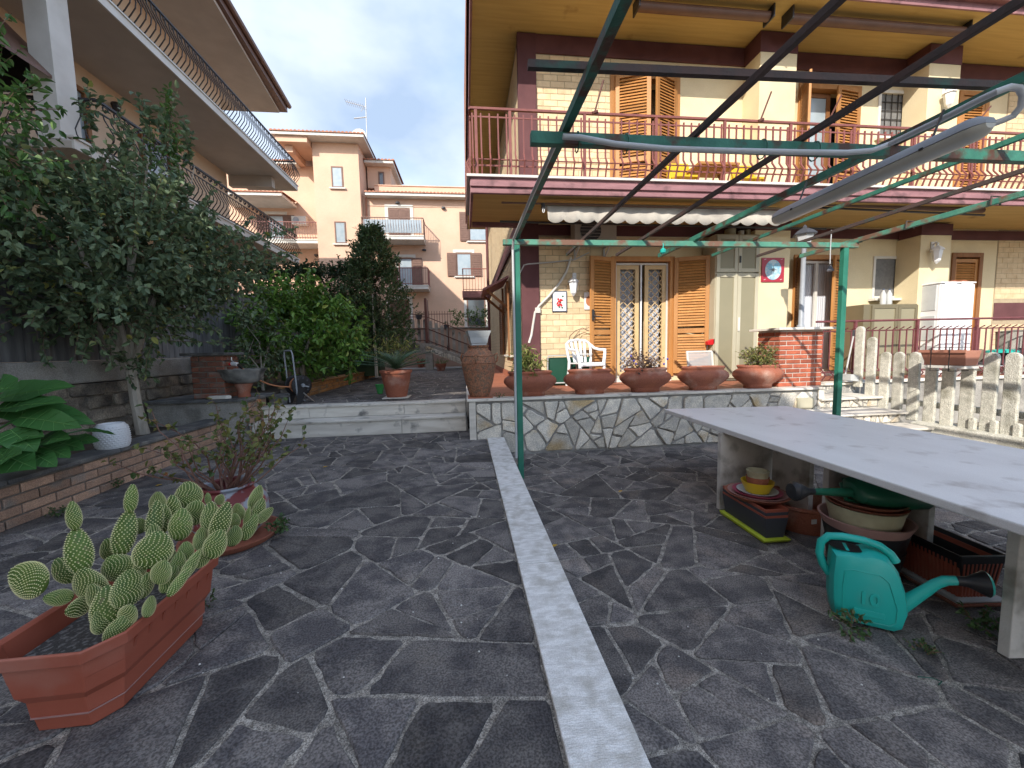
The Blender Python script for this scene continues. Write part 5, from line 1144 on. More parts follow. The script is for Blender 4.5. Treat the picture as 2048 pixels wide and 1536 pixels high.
for i, (u_, v_, lab) in enumerate(((893, 652, 'small dark pot on the boundary wall under the iron fence'), (838, 633, 'dark hanging pot on the iron gate beside the evergreen'))):
    q = at(u_, v_, y=20.2 if i == 0 else 17.5); t = thing('wall_pot', lab, 'flower pot', q)
    MB().lathe([(.1, -.12), (.15, .06), (.13, .06), (.001, .04)], q, 14).build('pot', K['charcoal'], t)
    crown('plant', t, 'leaf_hedge', ell_twigs(q+Vector((0, 0, .1)), (.15, .12, .1), 20, .08, .16, up=.6), 40, .05, .03)
# ------------------------------------------------------------------ terrace things
AM = thing('amphora', 'tall lichened terracotta jar with ear handles at the terrace corner', 'jar', (.19, 5.78, ZT+.005))
ac = Vector((.19, 5.80, ZT+.004))
MB().box(.02, .37, 5.63, 5.97, ZT+.005, ZT+.02).build('base_tile', K['tileterr'], AM)
MB().lathe([(.135, .02), (.15, .05), (.20, .22), (.235, .40), (.245, .48), (.235, .56), (.19, .65), (.145, .69), (.135, .71), (.15, .725), (.155, .75), (.14, .75), (.12, .70), (.001, .66)], ac, 36).build('body', K['oldterracotta'], AM, smooth=True)
for zz, rr in ((.50, .247), (.60, .218)): MB().tube([ac+Vector((rr*math.cos(a), rr*math.sin(a), zz)) for a in np.linspace(0, 6.283, 37)[:-1]], .008, 5, closed=True).build('ridge', K['oldterracotta'], AM)
for a in (-.05, 1.5, 2.7, -1.75):
    o = Vector((math.cos(a), math.sin(a), 0)); MB().tube([ac+o*.215+Z*.6, ac+o*.265+Z*.63, ac+o*.28+Z*.58, ac+o*.265+Z*.52, ac+o*.235+Z*.5], .014, 7).build('handle', K['oldterracotta'], AM, smooth=True)
WP2 = thing('white_planter', 'empty white flared planter standing on the terracotta jar', 'flower pot', ac+Z*.75)
MB().lathe([(.125, .752), (.125, .775), (.135, .78), (.155, .86), (.195, .95), (.2, .955), (.19, .955), (.14, .84), (.001, .8)], ac, 4, ph=math.pi/4+.1, sx=1.2, sy=1.2).build('planter', K['greywhite'], WP2)
tp = [(.55, 0), (.55, .055), (.62, .075), (.86, .14), (.99, .20), (1.0, .235), (.96, .275), (.84, .31), (.78, .32), (.80, .335), (.84, .355), (.84, .37), (.80, .38), (.75, .375), (.72, .33), (.001, .32)]
pots = []
desc = ('with a leafy variegated plant, nearest the jar', 'empty, in front of the white chair', 'with a withered plant and blue flowers', 'empty, in front of the open right shutter', 'with a round clipped shrub beside the brick pier')
me_p = fixmesh(MB().lathe([(r_*.385, z_*.95) for r_, z_ in tp], (0,0,0), 40, sy=.5, sq=.34), 'pot', K['terracotta'], True)
me_s = fixmesh(MB().lathe([(.001, .315), (.25, .318), (.26, .30)], (0,0,0), 24, sy=.56, sq=.3), 'soil', K['soil'])
for i, u_ in enumerate((1061, 1180, 1292, 1408, 1518)):
    q = at(u_, 770, y=5.73); q = Vector((q.x, 5.76, ZT+.006))
    t = thing('bowl_planter', 'long terracotta bowl planter '+desc[i], 'planter', q, 'terracotta bowl planters along the terrace edge')
    inst('bowl', me_p, t, loc=q); inst('soil', me_s, t, loc=q); pots.append(q)
q = pots[0]; t = thing('variegated_plant', 'bushy variegated yellow-green plant in the planter by the jar', 'plant', q+Z*.3)
crown('foliage', t, 'leaf_var', ell_twigs(q+Vector((-.02, .0, .42)), (.13, .11, .16), 60, .08, .16, up=.2, shell=.2)+ell_twigs(q+Vector((-.08, 0, .62)), (.07, .07, .14), 26, .08, .14, up=.2), 70, .10, .022, droop=.5)
MB().tube([q+Z*.3, q+Vector((-.05, 0, .7))], .007, 5).build('stem', K['twig'], t)
q = pots[2]; t = thing('withered_plant', 'withered brown plant with a few blue flowers in the middle planter', 'plant', q+Z*.3)
tw = ell_twigs(q+Vector((-.1, 0, .42)), (.24, .12, .13), 60, .08, .2, up=.4, shell=.3)+[(tuple(q+Vector((random.uniform(-.2, .2), 0, .3))), (random.uniform(-.8, .8), 0, 1), .25) for _ in range(16)]
crown('foliage', t, 'leaf_dry', tw, 34, .045, .03, tr=.003)
mb = MB()
for u_, v_ in ((1268, 722), (1335, 718), (1328, 728), (1272, 728), (1262, 712)): mb.lathe([(.001, -.02), (.02, 0), (.001, .02)], at(u_, v_, y=5.75), 6)
K['violet'] = Mt('blue_petal', (.05, .05, .35), rough=.6); mb.build('flowers', K['violet'], t)
q = pots[4]; t = thing('clipped_shrub', 'rounded pale green shrub in the planter by the brick pier', 'shrub', q+Z*.3)
crown('foliage', t, 'leaf_var', ell_twigs(q+Vector((.02, 0, .48)), (.27, .2, .14), 230, .06, .12, up=.5, shell=.3), 70, .035, .02)
MB().tube([q+Z*.3, q+Z*.42], .012, 5).build('stem', K['twig'], t)
t = thing('weed_tuft', 'tiny green weed growing from the coping beside the jar', 'plant', (.48, 5.6, ZT)); crown('leaves', t, 'leaf_weed', ell_twigs((.47, 5.62, ZT+.02), (.06, .03, .03), 14, .03, .06, up=.8), 60, .03, .015)
# plastic chair
CH = thing('plastic_chair', 'white plastic armchair against the brick wall', 'chair', (2.1, 6.85, ZT))
co = Vector((2.12, 6.9, ZT)); ca_, sa_ = math.cos(R(14)), math.sin(R(14))
def cp2(x, y, z): return co+Vector((x*ca_-y*sa_, x*sa_+y*ca_, z))
mb = MB(); sw, sdp = .21, .2
mb.prism([(-.23, -.22), (.23, -.22), (.21, .2), (-.21, .2)], lambda p_, q_, t_: cp2(p_, q_, t_-.02*(q_+.2)), .405, .43); mb.build('seat', K['white'], CH, bevel=.01)
for sx in (-1, 1):
    MB().tube([cp2(sx*.25, -.24, 0), cp2(sx*.235, -.22, .25), cp2(sx*.24, -.2, .42), cp2(sx*.27, -.19, .60), cp2(sx*.28, -.16, .645)], [.026, .028, .03, .026, .024], 6).build('leg', K['white'], CH, smooth=True)
    MB().tube([cp2(sx*.24, .27, 0), cp2(sx*.22, .23, .25), cp2(sx*.22, .2, .43)], [.024, .028, .03], 6).build('leg', K['white'], CH, smooth=True)
    MB().tube([cp2(sx*.28, -.18, .645), cp2(sx*.285, .0, .65), cp2(sx*.265, .15, .68), cp2(sx*.245, .23, .74)], [.027, .027, .025, .024], 6).build('armrest', K['white'], CH, smooth=True)
bk = MB().tube([cp2(-.22, .2, .43), cp2(-.245, .24, .65), cp2(-.24, .27, .76), cp2(-.17, .29, .815), cp2(0, .3, .835), cp2(.17, .29, .815), cp2(.24, .27, .76), cp2(.245, .24, .65), cp2(.22, .2, .43)], .025, 6)
bk.build('back_frame', K['white'], CH, smooth=True)
for x in (-.13, -.045, .045, .13): MB().beam(cp2(x*.85, .2, .43), cp2(x*1.05, .292, .815), .042, .012, up=(0, 1, 0)).build('back_slat', K['white'], CH)
MB().tube([cp2(-.23, -.225, .385), cp2(.23, -.225, .385)], .022, 6).build('front_apron', K['white'], CH)
# folded green table frame behind the chair
t = thing('green_tub', 'dark green storage tub with pale wire frame behind the chair', 'tub', (1.85, 7.2, ZT))
MB().box(1.50, 2.30, 7.15, 7.36, ZT+.02, 1.33).build('tub', K['tealglass'], t, bevel=.01)
MB().tube([(1.46, 7.1, ZT+.02), (1.48, 7.1, 1.36), (2.3, 7.1, 1.38)], .012, 6).tube([(1.98, 7.08, 1.38), (2.02, 7.05, ZT+.02)], .014, 6).tube([(1.48, 7.1, ZT+.06), (2.3, 7.08, ZT+.06)], .012, 6).build('wire_frame', K['conduit'], t)
t = thing('dry_branch', 'thin dry arching branch behind the white chair', 'branch', (2.2, 7.3, 1.2))
MB().tube([at(u_, v_, y=7.38) for u_, v_ in ((1135, 690), (1140, 672), (1150, 662), (1165, 656), (1178, 662))], .008, 5).tube([at(u_, v_, y=7.36) for u_, v_ in ((1143, 690), (1148, 675), (1160, 660), (1172, 657), (1178, 655))], .006, 5).build('twig', K['twig'], t)
# wall things
def box_at(u0, v0, u1, v1, y, d):
    a = at(u0, v0, y=y); b = at(u1, v1, y=y); return MB().box(a.x, b.x, y-d, y, b.z, a.z), a, b
t = thing('flower_plaque', 'ceramic wall plaque with red flowers beside the lantern', 'plaque', at(1118, 602, y=YW-.02))
mb, a, b = box_at(1105, 584, 1132, 622, YW-.016, .025); mb.build('tile', K['white'], t); K['plaqueblue'] = Mt('dark_blue_glaze', (.06, .08, .13), rough=.3)
frame_mb(a.x-.012, b.x+.012, b.z-.012, a.z+.012, YW-.043, YW-.016, .014).build('border', K['plaqueblue'], t)
m1 = MB(); m2 = MB(); random.seed(4)
for i in range(14):
    x = (a.x+b.x)/2+random.uniform(-.045, .045); z = (a.z+b.z)/2+random.uniform(-.09, .05)
    m1.add([(x+.022*math.cos(k), YW-.0425-i*.0002, z+.022*math.sin(k)) for k in np.linspace(0, 6.28, 7)[:-1]], [tuple(range(6))])
for i in range(10):
    x = (a.x+b.x)/2+random.uniform(-.08, .08); z = (a.z+b.z)/2+random.uniform(-.13, .13)
    m2.add([(x+.022*math.cos(k)*(1 if i % 2 else .4), YW-.0418-i*.0001, z+.018*math.sin(k)) for k in np.linspace(0, 6.28, 6)[:-1]], [tuple(range(5))])
m1.build('red_flowers', K['red'], t); m2.build('painted_leaves', K['darkgreen'], t)
t = thing('round_motif_plaque', 'ceramic plaque half hidden behind the open left shutter', 'plaque', at(1176, 600, y=YW-.02))
mb, a, b = box_at(1168, 585, 1190, 619, YW-.016, .02); mb.build('tile', K['white'], t)
MB().add([((a.x+b.x)/2+.08*math.cos(k), YW-.037, (a.z+b.z)/2+.1*math.sin(k)) for k in np.linspace(0, 6.28, 13)[:-1]], [tuple(range(12))]).build('motif', K['hose'], t)
def lantern(name, label, u_, v_, y, s=1.0, mat='white'):
    p_ = at(u_, v_, y=y-.14); t = thing(name, label, 'lantern', p_)
    MB().lathe([(.03*s, -.15*s), (.055*s, -.13*s), (.085*s, .07*s), (.06*s, -.1*s)], p_, 6).build('glass_cage', K[mat], t)
    MB().lathe([(.11*s, .07*s), (.095*s, .1*s), (.04*s, .15*s), (.02*s, .16*s), (.025*s, .2*s), (.003, .23*s)], p_, 6).build('cap', K[mat], t)
    MB().lathe([(.003, -.19*s), (.03*s, -.16*s), (.05*s, -.14*s)], p_, 6).build('finial', K[mat], t)
    MB().tube([p_+Vector((0, .0, .17*s)), p_+Vector((.03*s, .05, .24*s)), p_+Vector((.06*s, .12, .2*s)), p_+Vector((.05*s, .13, .12*s))], .014*s, 6).box(p_.x+.02*s, p_.x+.09*s, y-.02, y-.004, p_.z+.06*s, p_.z+.26*s).build('bracket', K[mat], t)
    return t
lantern('wall_lantern', 'white wall lantern on the brick panel left of the door', 1147, 572, YW, 1.0)
lantern('wall_lantern', 'white wall lantern on the right-hand ground-floor pillar', 1874, 508, YPIL, 1.0)
lantern('wall_lantern', 'white wall lantern on the right-hand balcony pillar', 1898, 195, YPIL, 1.0)
# air conditioner
t = thing('air_conditioner', 'old grey air-conditioning unit on brackets under the balcony', 'air conditioner', at(1180, 470, y=7.3))
mb, a, b = box_at(1141, 447, 1222, 492, 7.36, .28); mb.build('casing', K['acgrey'], t, bevel=.01)
fc = Vector((a.x+.29, 7.075, (a.z+b.z)/2)); MB().lathe([(.001, .0), (.19, 0), (.19, .012), (.001, .012)], (0,0,0), 24).build('fan_hole', K['charcoal'], t, loc=fc+Vector((0, .005, 0)), rot=(R(90), 0, 0))
gm = MB()
for i in range(-3, 4): gm.tube([fc+Vector((-.19, -.012, i*.055)), fc+Vector((.19, -.012, i*.055))], .004, 4)
gm.build('fan_grille', K['acgrey'], t)
for x in (a.x+.1, b.x-.1): MB().beam((x, 7.05, b.z-.02), (x, 7.46, b.z-.02), .03, .03).beam((x, 7.46, b.z-.02), (x, 7.46, b.z-.22), .03, .03).beam((x, 7.1, b.z-.03), (x, 7.45, b.z-.2), .02, .02).build('bracket', K['conduit'], t)
# tall cabinet
t = thing('tall_cabinet', 'tall beige four-door aluminium cabinet beside the door', 'cabinet', at(1470, 735, y=7.1))
cy = 7.05; a = at(1432, 468, y=cy); b = at(1511, 745, y=cy)
MB().box(a.x, b.x, cy, YW-.06, ZT+.004, a.z).build('carcass', K['cabinet'], t)
zm = at(1470, 546, y=cy).z; xm = (a.x+b.x)/2
for x0, x1 in ((a.x+.012, xm-.004), (xm+.004, b.x-.012)):
    for z0, z1 in ((ZT+.05, zm-.01), (zm+.01, a.z-.02)):
        d_ = frame_mb(x0, x1, z0, z1, cy-.03, cy-.002, .07).build('door', K['cabinet'], t, bevel=.004)
        MB().box(x0+.07, x1-.07, cy-.015, cy-.003, z0+.07, z1-.07).build('panel', K['cabpanel'], d_)
MB().box(xm+.015, xm+.05, cy-.05, cy-.031, 1.75, 2.0).build('handle', K['offwhite'], t); MB().box(xm+.02, xm+.045, cy-.05, cy-.031, zm+.18, zm+.3).build('handle', K['iron'], t)
# tins on the cabinet
for i, (u_, r_, h_, m_, lab) in enumerate(((1460, .1, .12, 'palepot', 'round tin lying on top of the tall cabinet, leftmost'), (1482, .055, .1, 'offwhite', 'white tin with dark label on top of the tall cabinet, middle'), (1496, .05, .12, 'palepot', 'narrow olive tin on top of the tall cabinet, rightmost'))):
    q = at(u_, 465, y=7.2); t2_ = thing('paint_tin', lab, 'tin', (q.x, 7.2, a.z+.002), 'tins on the tall cabinet')
    MB().lathe([(r_, 0), (r_, h_*.95), (r_*1.04, h_), (r_*.9, h_), (.001, h_*.97)], (q.x, 7.2, a.z+.002), 16).build('tin', K[m_], t2_, smooth=True)
# compass plaque on the pillar
t = thing('compass_plaque', 'square ceramic plaque with red border and compass rose', 'plaque', at(1544, 540, y=YPIL))
mb, a, b = box_at(1523, 516, 1566, 564, YPIL-.002, .02); K['plaquered'] = Mt('red_glaze', (.36, .02, .04), rough=.3); mb.build('tile', K['plaquered'], t)
K['sea'] = Mt('sea_blue_glaze', (.20, .42, .56), (.5, .62, .68), sc=9, rough=.3, lo=.45, hi=.6); cx_, cz_ = (a.x+b.x)/2, (a.z+b.z)/2
MB().add([(cx_+.165*math.cos(k), YPIL-.0245, cz_+.185*math.sin(k)) for k in np.linspace(0, 6.283, 29)[:-1]], [tuple(range(28))]).build('disc', K['sea'], t)
sm = MB()
for i in range(8):
    k = i*math.pi/4; l = .09 if i % 2 == 0 else .055
    sm.add([(cx_+l*math.cos(k), YPIL-.027, cz_+l*math.sin(k)), (cx_+.02*math.cos(k+.5), YPIL-.0265, cz_+.02*math.sin(k+.5)), (cx_, YPIL-.0285, cz_), (cx_+.02*math.cos(k-.5), YPIL-.0265, cz_+.02*math.sin(k-.5))], [(0, 1, 2), (0, 2, 3)])
sm.build('compass_rose', K['charcoal'], t)
wm_ = MB()
for i in range(16):
    k = i*math.pi/8+.2; wm_.add([(cx_+.14*math.cos(k)+dx, YPIL-.0262, cz_+.155*math.sin(k)+dz) for dx, dz in ((-.016, -.006), (.016, -.006), (.016, .006), (-.016, .006))], [(0, 1, 2, 3)])
for sx in (-1, 1):
    for sz in (-1, 1): wm_.add([(cx_+sx*.165+dx, YPIL-.0262, cz_+sz*.185+dz) for dx, dz in ((-.022, -.004), (.022, .012), (.018, .018), (-.022, .006))], [(0, 1, 2, 3)])
wm_.build('painted_marks', K['offwhite'], t)
# screen frame, dustpan
t = thing('window_screen', 'white framed insect screen leaning on the right shutter', 'screen', at(1400, 740, y=7.0))
a = at(1378, 702, y=6.95); b = at(1430, 738, y=6.95)
mb = frame_mb(a.x, b.x, ZT+.01, a.z, 6.93, 6.955, .03); mb.v = [(x, y+.18*(z-ZT), z) for x, y, z in mb.v]; mb.build('frame', K['offwhite'], t)
mb = MB().box(a.x+.02, b.x-.02, 6.94, 6.944, ZT+.03, a.z-.02); mb.v = [(x, y+.18*(z-ZT), z) for x, y, z in mb.v]; mb.build('mesh', K['clearscreen'], t)
t = thing('red_dustpan', 'red dustpan hanging beside the tall cabinet', 'dustpan', at(1424, 678, y=7.2))
p_ = at(1422, 680, y=7.1); MB().prism([(-.09, -.03), (.09, .05), (.11, .0), (.02, -.09), (-.08, -.09)], lambda a_, b_, c_: p_+Vector((a_, c_, b_)), -.05, .05).build('pan', K['red'], t, bevel=.006)
MB().tube([p_+Vector((-.06, 0, -.08)), p_+Vector((-.07, .03, -.2))], .01, 5).build('handle', K['charcoal'], t)
# lamp post on the pier
t = thing('lamp_post', 'grey lamp post with black-roofed glass lantern on the brick pier', 'lamp post', (5.2, 5.95, PZ+.04))
pc = Vector((at(1602, 640, y=5.95).x, 5.95, PZ+.042)); zt_ = at(1605, 492, y=5.95).z
MB().lathe([(.05, 0), (.05, .04), (.036, .06), (.034, zt_-pc.z-.05), (.05, zt_-pc.z-.02), (.05, zt_-pc.z)], pc, 16).build('post', K['lampgrey'], t, smooth=True)
lc = Vector((pc.x, pc.y, zt_)); MB().lathe([(.06, 0), (.085, .03), (.13, .16), (.135, .165), (.125, .165), (.06, .01)], lc, 6).build('glass_cage', K['conduit'], t)
MB().lathe([(.17, .165), (.175, .18), (.12, .23), (.05, .27), (.03, .275), (.03, .3), (.004, .33)], lc, 6).build('roof', K['charcoal'], t)
MB().lathe([(.001, .02), (.03, .05), (.035, .09), (.001, .13)], lc, 10).build('bulb', K['white'], t, smooth=True)
# right-hand terrace railing
RR = thing('terrace_railing', 'plum iron railing along the terrace right of the steps', 'railing', (8, 6.32, ZT))
YR = 6.34; zt_ = at(1814, 641, y=YR).z
MB().tube([(6.06, YR, zt_), (13.5, YR, zt_+.04)], .018, 8).build('top_rail', K['railpurple'], RR)
MB().tube([(6.06, YR, zt_-.17), (13.5, YR, zt_-.15)], .012, 6).tube([(6.06, YR-.05, .98), (13.5, YR-.05, .98)], .012, 6).build('thin_rail', K['railpurple'], RR)
bm2 = fixmesh(MB().tube([(0, -.07, .82), (0, .0, .78), (0, 0, .1), (0, -.09, .0), (0, -.02, -.09)], .011, 4), 'bar', K['railpurple'])
x = 6.2; i = 0
while x < 12.5:
    inst('bar', bm2, RR, loc=(x, YR, zt_-.17-.78+.02))
    if i % 9 == 4: inst('post', fixmesh(MB().box(-.02, .02, -.02, .02, 0, 1.0), 'post', K['railpurple']), RR, loc=(x+.07, YR, zt_-1.0))
    x += .138; i += 1
# flower box hung on the pickets
t = thing('hanging_flower_box', 'pale terracotta window box hung on the concrete pickets', 'planter', (6.3, 4.6, 1.2))
a = at(1868, 700, x=6.34); b = at(1962, 700, x=6.34)
K['palebox'] = Mt('faded_terracotta_plastic', (.42, .19, .13), (.38, .17, .12), sc=4, rough=.6)
y0, y1 = b.y, a.y
mb = MB().add([(6.18, y0+.03, 1.17), (6.34, y0+.03, 1.17), (6.34, y1-.03, 1.17), (6.18, y1-.03, 1.17), (6.12, y0, 1.36), (6.36, y0, 1.36), (6.36, y1, 1.36), (6.12, y1, 1.36), (6.14, y0+.02, 1.36), (6.34, y0+.02, 1.36), (6.34, y1-.02, 1.36), (6.14, y1-.02, 1.36), (6.16, y0+.04, 1.3), (6.33, y0+.04, 1.3), (6.33, y1-.04, 1.3), (6.16, y1-.04, 1.3)],
    [(0,3,2,1),(0,1,5,4),(1,2,6,5),(2,3,7,6),(3,0,4,7),(4,5,9,8),(5,6,10,9),(6,7,11,10),(7,4,8,11),(8,9,13,12),(9,10,14,13),(10,11,15,14),(11,8,12,15),(12,13,14,15)])
mb.build('box', K['palebox'], t, bevel=.006); MB().box(6.11, 6.125, y0-.01, y1+.01, 1.335, 1.37).build('rim', K['palebox'], t); MB().box(6.15, 6.36, y0+.02, y1-.02, 1.135, 1.168).build('saucer', K['offwhite'], t)
for yy in (y0+.15, y1-.15): MB().tube([(6.4, yy, 1.4), (6.10, yy, 1.4), (6.10, yy, 1.1), (6.4, yy, 1.1)], .006, 4).build('hook', K['iron'], t)
# cabinets on the right
t = thing('bronze_cabinet', 'low bronze aluminium cabinet under the small window', 'cabinet', (8.3, 7.2, ZT))
cy = 6.98; a = at(1728, 609, y=cy); b = at(1835, 609, y=cy); xL = a.x; mb = MB().box(a.x, b.x, cy, YW-.04, ZT+.004, a.z); mb.build('carcass', K['bronze'], t)
for x0, x1 in ((a.x+.16, a.x+.62*(b.x-a.x)), (a.x+.62*(b.x-a.x)+.01, b.x-.01)):
    d_ = frame_mb(x0, x1, ZT+.04, a.z-.02, cy-.025, cy-.002, .06).build('door', K['bronze'], t); MB().box(x0+.06, x1-.06, cy-.012, cy-.003, ZT+.1, a.z-.08).build('panel', K['cabpanel'], d_)
for i, u_ in enumerate((1766, 1778)):
    q = at(u_, 600, y=7.2); bt = thing('plastic_bottle', ('clear plastic bottle on the bronze cabinet, left of the pair', 'clear plastic bottle on the bronze cabinet, right of the pair')[i], 'bottle', (q.x, 7.2, a.z), 'bottles on the bronze cabinet')
    MB().lathe([(.045, 0), (.05, .02), (.05, .18), (.045, .22), (.018, .28), (.016, .3)], (q.x, 7.2, a.z+.002), 12).build('bottle', K['greywhite'], bt, smooth=True)
    MB().lathe([(.02, .3), (.02, .325), (.001, .325)], (q.x, 7.2, a.z+.002), 10).build('cap', K['plaqueblue'], bt)
t = thing('white_cabinet', 'tall white plastic utility cabinet with ribbed doors on the right terrace', 'cabinet', (9.7, 7.1, ZT))
cy = 6.75; a = at(1881, 567, y=cy); b = at(1948, 567, y=cy)
MB().box(a.x, b.x, cy, cy+.42, ZT+.004, a.z).box(a.x-.02, b.x+.02, cy-.03, cy+.44, a.z+.001, a.z+.03).build('carcass', K['white'], t, bevel=.01)
xm = (a.x+b.x)/2
for x0, x1 in ((a.x+.01, xm-.005), (xm+.005, b.x-.01)):
    d_ = MB().box(x0, x1, cy-.025, cy-.002, ZT+.05, a.z-.02).build('door', K['white'], t, bevel=.006)
    for i in range(9): MB().box(x0+.05, x1-.05, cy-.035, cy-.0255, ZT+.12+i*.19, ZT+.12+i*.19+.15).build('rib_panel', K['white'], d_, bevel=.008)
for i in range(3): MB().box(a.x-.012, a.x-.001, cy+.05, cy+.38, ZT+.1+i*.58, ZT+.1+i*.58+.48).build('side_panel', K['greywhite'], t, bevel=.006)
t = thing('roof_tile', 'loose clay tiles lying on the white cabinet', 'roof tile', (a.x+.3, cy+.2, a.z)); MB().prism([(-.2, 0), (-.1, .03), (.0, .005), (.12, .035), (.22, 0)], lambda p_, q_, t_: (xm+.05+p_, t_, a.z+.034+q_), cy, cy+.25).build('tile', K['terracotta'], t)
t = thing('turquoise_lid', 'turquoise plastic lid beyond the railing on the right', 'lid', (9.6, 6.7, 1)); q = at(2003, 702, y=6.6); MB().lathe([(.001, .04), (.16, .03), (.22, 0), (.22, -.03), (.001, -.02)], q, 20).build('lid', K['turq'], t, smooth=True)
t = thing('garden_lounger', 'white plastic lounger standing behind the railing on the right', 'lounger', (9.2, 6.75, ZT)); q = at(1960, 730, y=6.65)
MB().box(q.x-.7, q.x+.6, 6.5, 6.9, q.z-.05, q.z-.01).build('bed', K['greywhite'], t, bevel=.01)
for dx in (-.6, .5): MB().box(q.x+dx, q.x+dx+.05, 6.52, 6.88, ZT+.003, q.z-.051).build('leg', K['greywhite'], t)
MB().beam((q.x+.3, 6.7, q.z), (q.x+.75, 6.7, q.z+.3), .4, .04).build('backrest', K['charcoal'], t)
t = thing('metal_bin', 'tall grey-green metal bin at the right end behind the railing', 'bin', (10.1, 6.8, ZT)); q = at(2035, 690, y=6.7)
MB().lathe([(.2, 0), (.22, .02), (.25, q.z-ZT+.25), (.27, q.z-ZT+.27), (.001, q.z-ZT+.3)], (q.x, 6.75, ZT+.004), 18).build('bin', K['greyconc'], t)
# dustpan and broom on the steps
t = thing('long_dustpan', 'grey long-handled dustpan standing on the top side step', 'dustpan', (6.2, 5.9, .8)); a = at(1690, 752, y=6.0); b = at(1707, 672, y=6.05)
MB().tube([a, b], .012, 6).build('handle', K['conduit'], t); MB().tube([b, b+Vector((.0, 0, .1))], .018, 6).build('grip', K['charcoal'], t)
MB().prism([(-.02, .0), (.3, -.04), (.3, -.03), (.05, .1), (-.02, .1)], lambda p_, q_, t_: Vector((a.x+p_, a.y+t_, .825+.04+q_)), -.12, .12).build('pan', K['greywhite'], t)
# yellow chairs on the balcony
for i, (u0, u1) in enumerate(((1345, 1385), (1480, 1510))):
    a = at(u0, 345, y=7.0); b = at(u1, 345, y=7.0); t = thing('folding_chair', ('yellow folding chair on the balcony right of the shutters', 'yellow folding chair on the balcony by the pillar')[i], 'chair', ((a.x+b.x)/2, 7, ZF2), 'yellow balcony chairs')
    xm = (a.x+b.x)/2; w2 = .2
    for s_ in (-1, 1): MB().beam((xm+s_*w2, 6.85, ZF2), (xm+s_*w2, 7.2, ZF2+.8), .025, .025).build('frame', K['yellow'], t); MB().beam((xm+s_*w2, 7.2, ZF2), (xm+s_*w2, 6.85, ZF2+.45), .025, .025).build('leg', K['yellow'], t)
    MB().box(xm-w2, xm+w2, 6.82, 7.18, ZF2+.43, ZF2+.46).build('seat', K['yellow'], t); MB().box(xm-w2, xm+w2, 7.17, 7.19, ZF2+.55, ZF2+.8).build('backrest', K['yellow'], t)
t = thing('balcony_table', 'brown folding table between the yellow balcony chairs', 'table', (4.7, 7, ZF2)); q = at(1430, 345, y=7.0)
MB().box(q.x-.45, q.x+.3, 6.75, 7.3, ZF2+.62, ZF2+.66).build('top', K['wood'], t)
for s_ in (-.35, .2): MB().beam((q.x+s_, 6.8, ZF2), (q.x+s_, 7.2, ZF2+.62), .03, .03).build('leg', K['wooddark'], t)
# ------------------------------------------------------------------ marble table and what is under it
TB = thing('marble_table', 'long white marble garden table on slab legs', 'table', (2.9, 2.5, 0))
MB().prism([(2.30, 4.42), (3.75, 4.28), (3.62, .4), (2.14, .4)], lambda p_, q_, t_: (p_, q_, t_), .715, .762).build('top', K['tabletop'], TB, bevel=.008)
for (x0, x1, ya, yb, xw, dw) in ((2.24, 3.0, 3.27, 3.31, 2.74, .40), (2.44, 3.06, 2.40, 2.34, 2.76, .30), (2.475, 3.1, 1.47, 1.40, 2.85, .3)):
    MB().prism([(x0, ya), (x1, yb), (x1, yb+.045), (x0, ya+.045)], lambda p_, q_, t_: (p_, q_, t_), .011, .714).build('leg_slab', K['tableleg'], TB, bevel=.004)
    MB().box(xw, xw+.045, min(ya, yb)-dw, min(ya, yb)-.004, .011, .714).build('web_slab', K['tableleg'], TB, bevel=.004)
def troughv(cx_, cy_, L_, w0, w1, h, ang, z, th=.012):
    vs = []
    for (l, w, zz) in ((L_*.94, w0, 0), (L_, w1, h), (L_-2*th, w1-2*th, h), (L_*.94-2*th, w0-2*th, .03)):
        for sx, sy in ((-1,-1),(1,-1),(1,1),(-1,1)): vs.append((sx*w/2, sy*l/2, zz))
    c_, s_ = math.cos(ang), math.sin(ang); vs = [(cx_+x*c_-y*s_, cy_+x*s_+y*c_, z+zz) for x, y, zz in vs]
    fs = [(0,3,2,1),(12,13,14,15)]
    for k in range(3): fs += [(k*4+i, k*4+(i+1) % 4, k*4+4+(i+1) % 4, k*4+4+i) for i in range(4)]
    return MB().add(vs, fs)
g0 = at(1458, 1030, z=.02); g1_ = at(1540, 1085, z=.02); cA_ = (Vector((2.27, 2.98, 0))); an = R(2)
cA_ = (g0+g1_)/2+Vector((.06, .03, 0)); dd = (g0-g1_); an = math.atan2(dd.y, dd.x)-math.pi/2; LL = dd.length+.04
t = thing('lime_tray', 'lime green drip tray on the paving under the table end', 'tray', (cA_.x, cA_.y, .01)); troughv(cA_.x, cA_.y, LL+.04, .2, .21, .025, an, .012, .008).build('tray', K['lime'], t, bevel=.003)
zc = .03
for i, (m_, h, lab) in enumerate((('charcoal', .17, 'charcoal window box on the lime tray'), ('brownplastic', .16, 'terracotta window box nested in the charcoal one'), ('charcoal', .16, 'dark window box nested second from the top'), ('brownplastic', .16, 'terracotta window box at the top of the nested stack'))):
    t = thing('window_box', lab, 'planter', (cA_.x, cA_.y, zc), 'nested window boxes under the table'); troughv(cA_.x, cA_.y, LL, .14, .185, h, an, zc, .008).build('box', K[m_], t, bevel=.004); zc += .025 if i else .028
ztop = zc+.14
def dish(name, label, cat, c_, z, r, h, m_, grp=None, foot=.7):
    t = thing(name, label, cat, (c_[0], c_[1], z), grp); MB().lathe([(r*foot, 0), (r*.95, h*.75), (r, h), (r*.95, h), (r*foot*.96, h*.25), (.001, h*.2)], (c_[0], c_[1], z), 32).build(cat.split()[-1], K[m_], t, smooth=True); return t
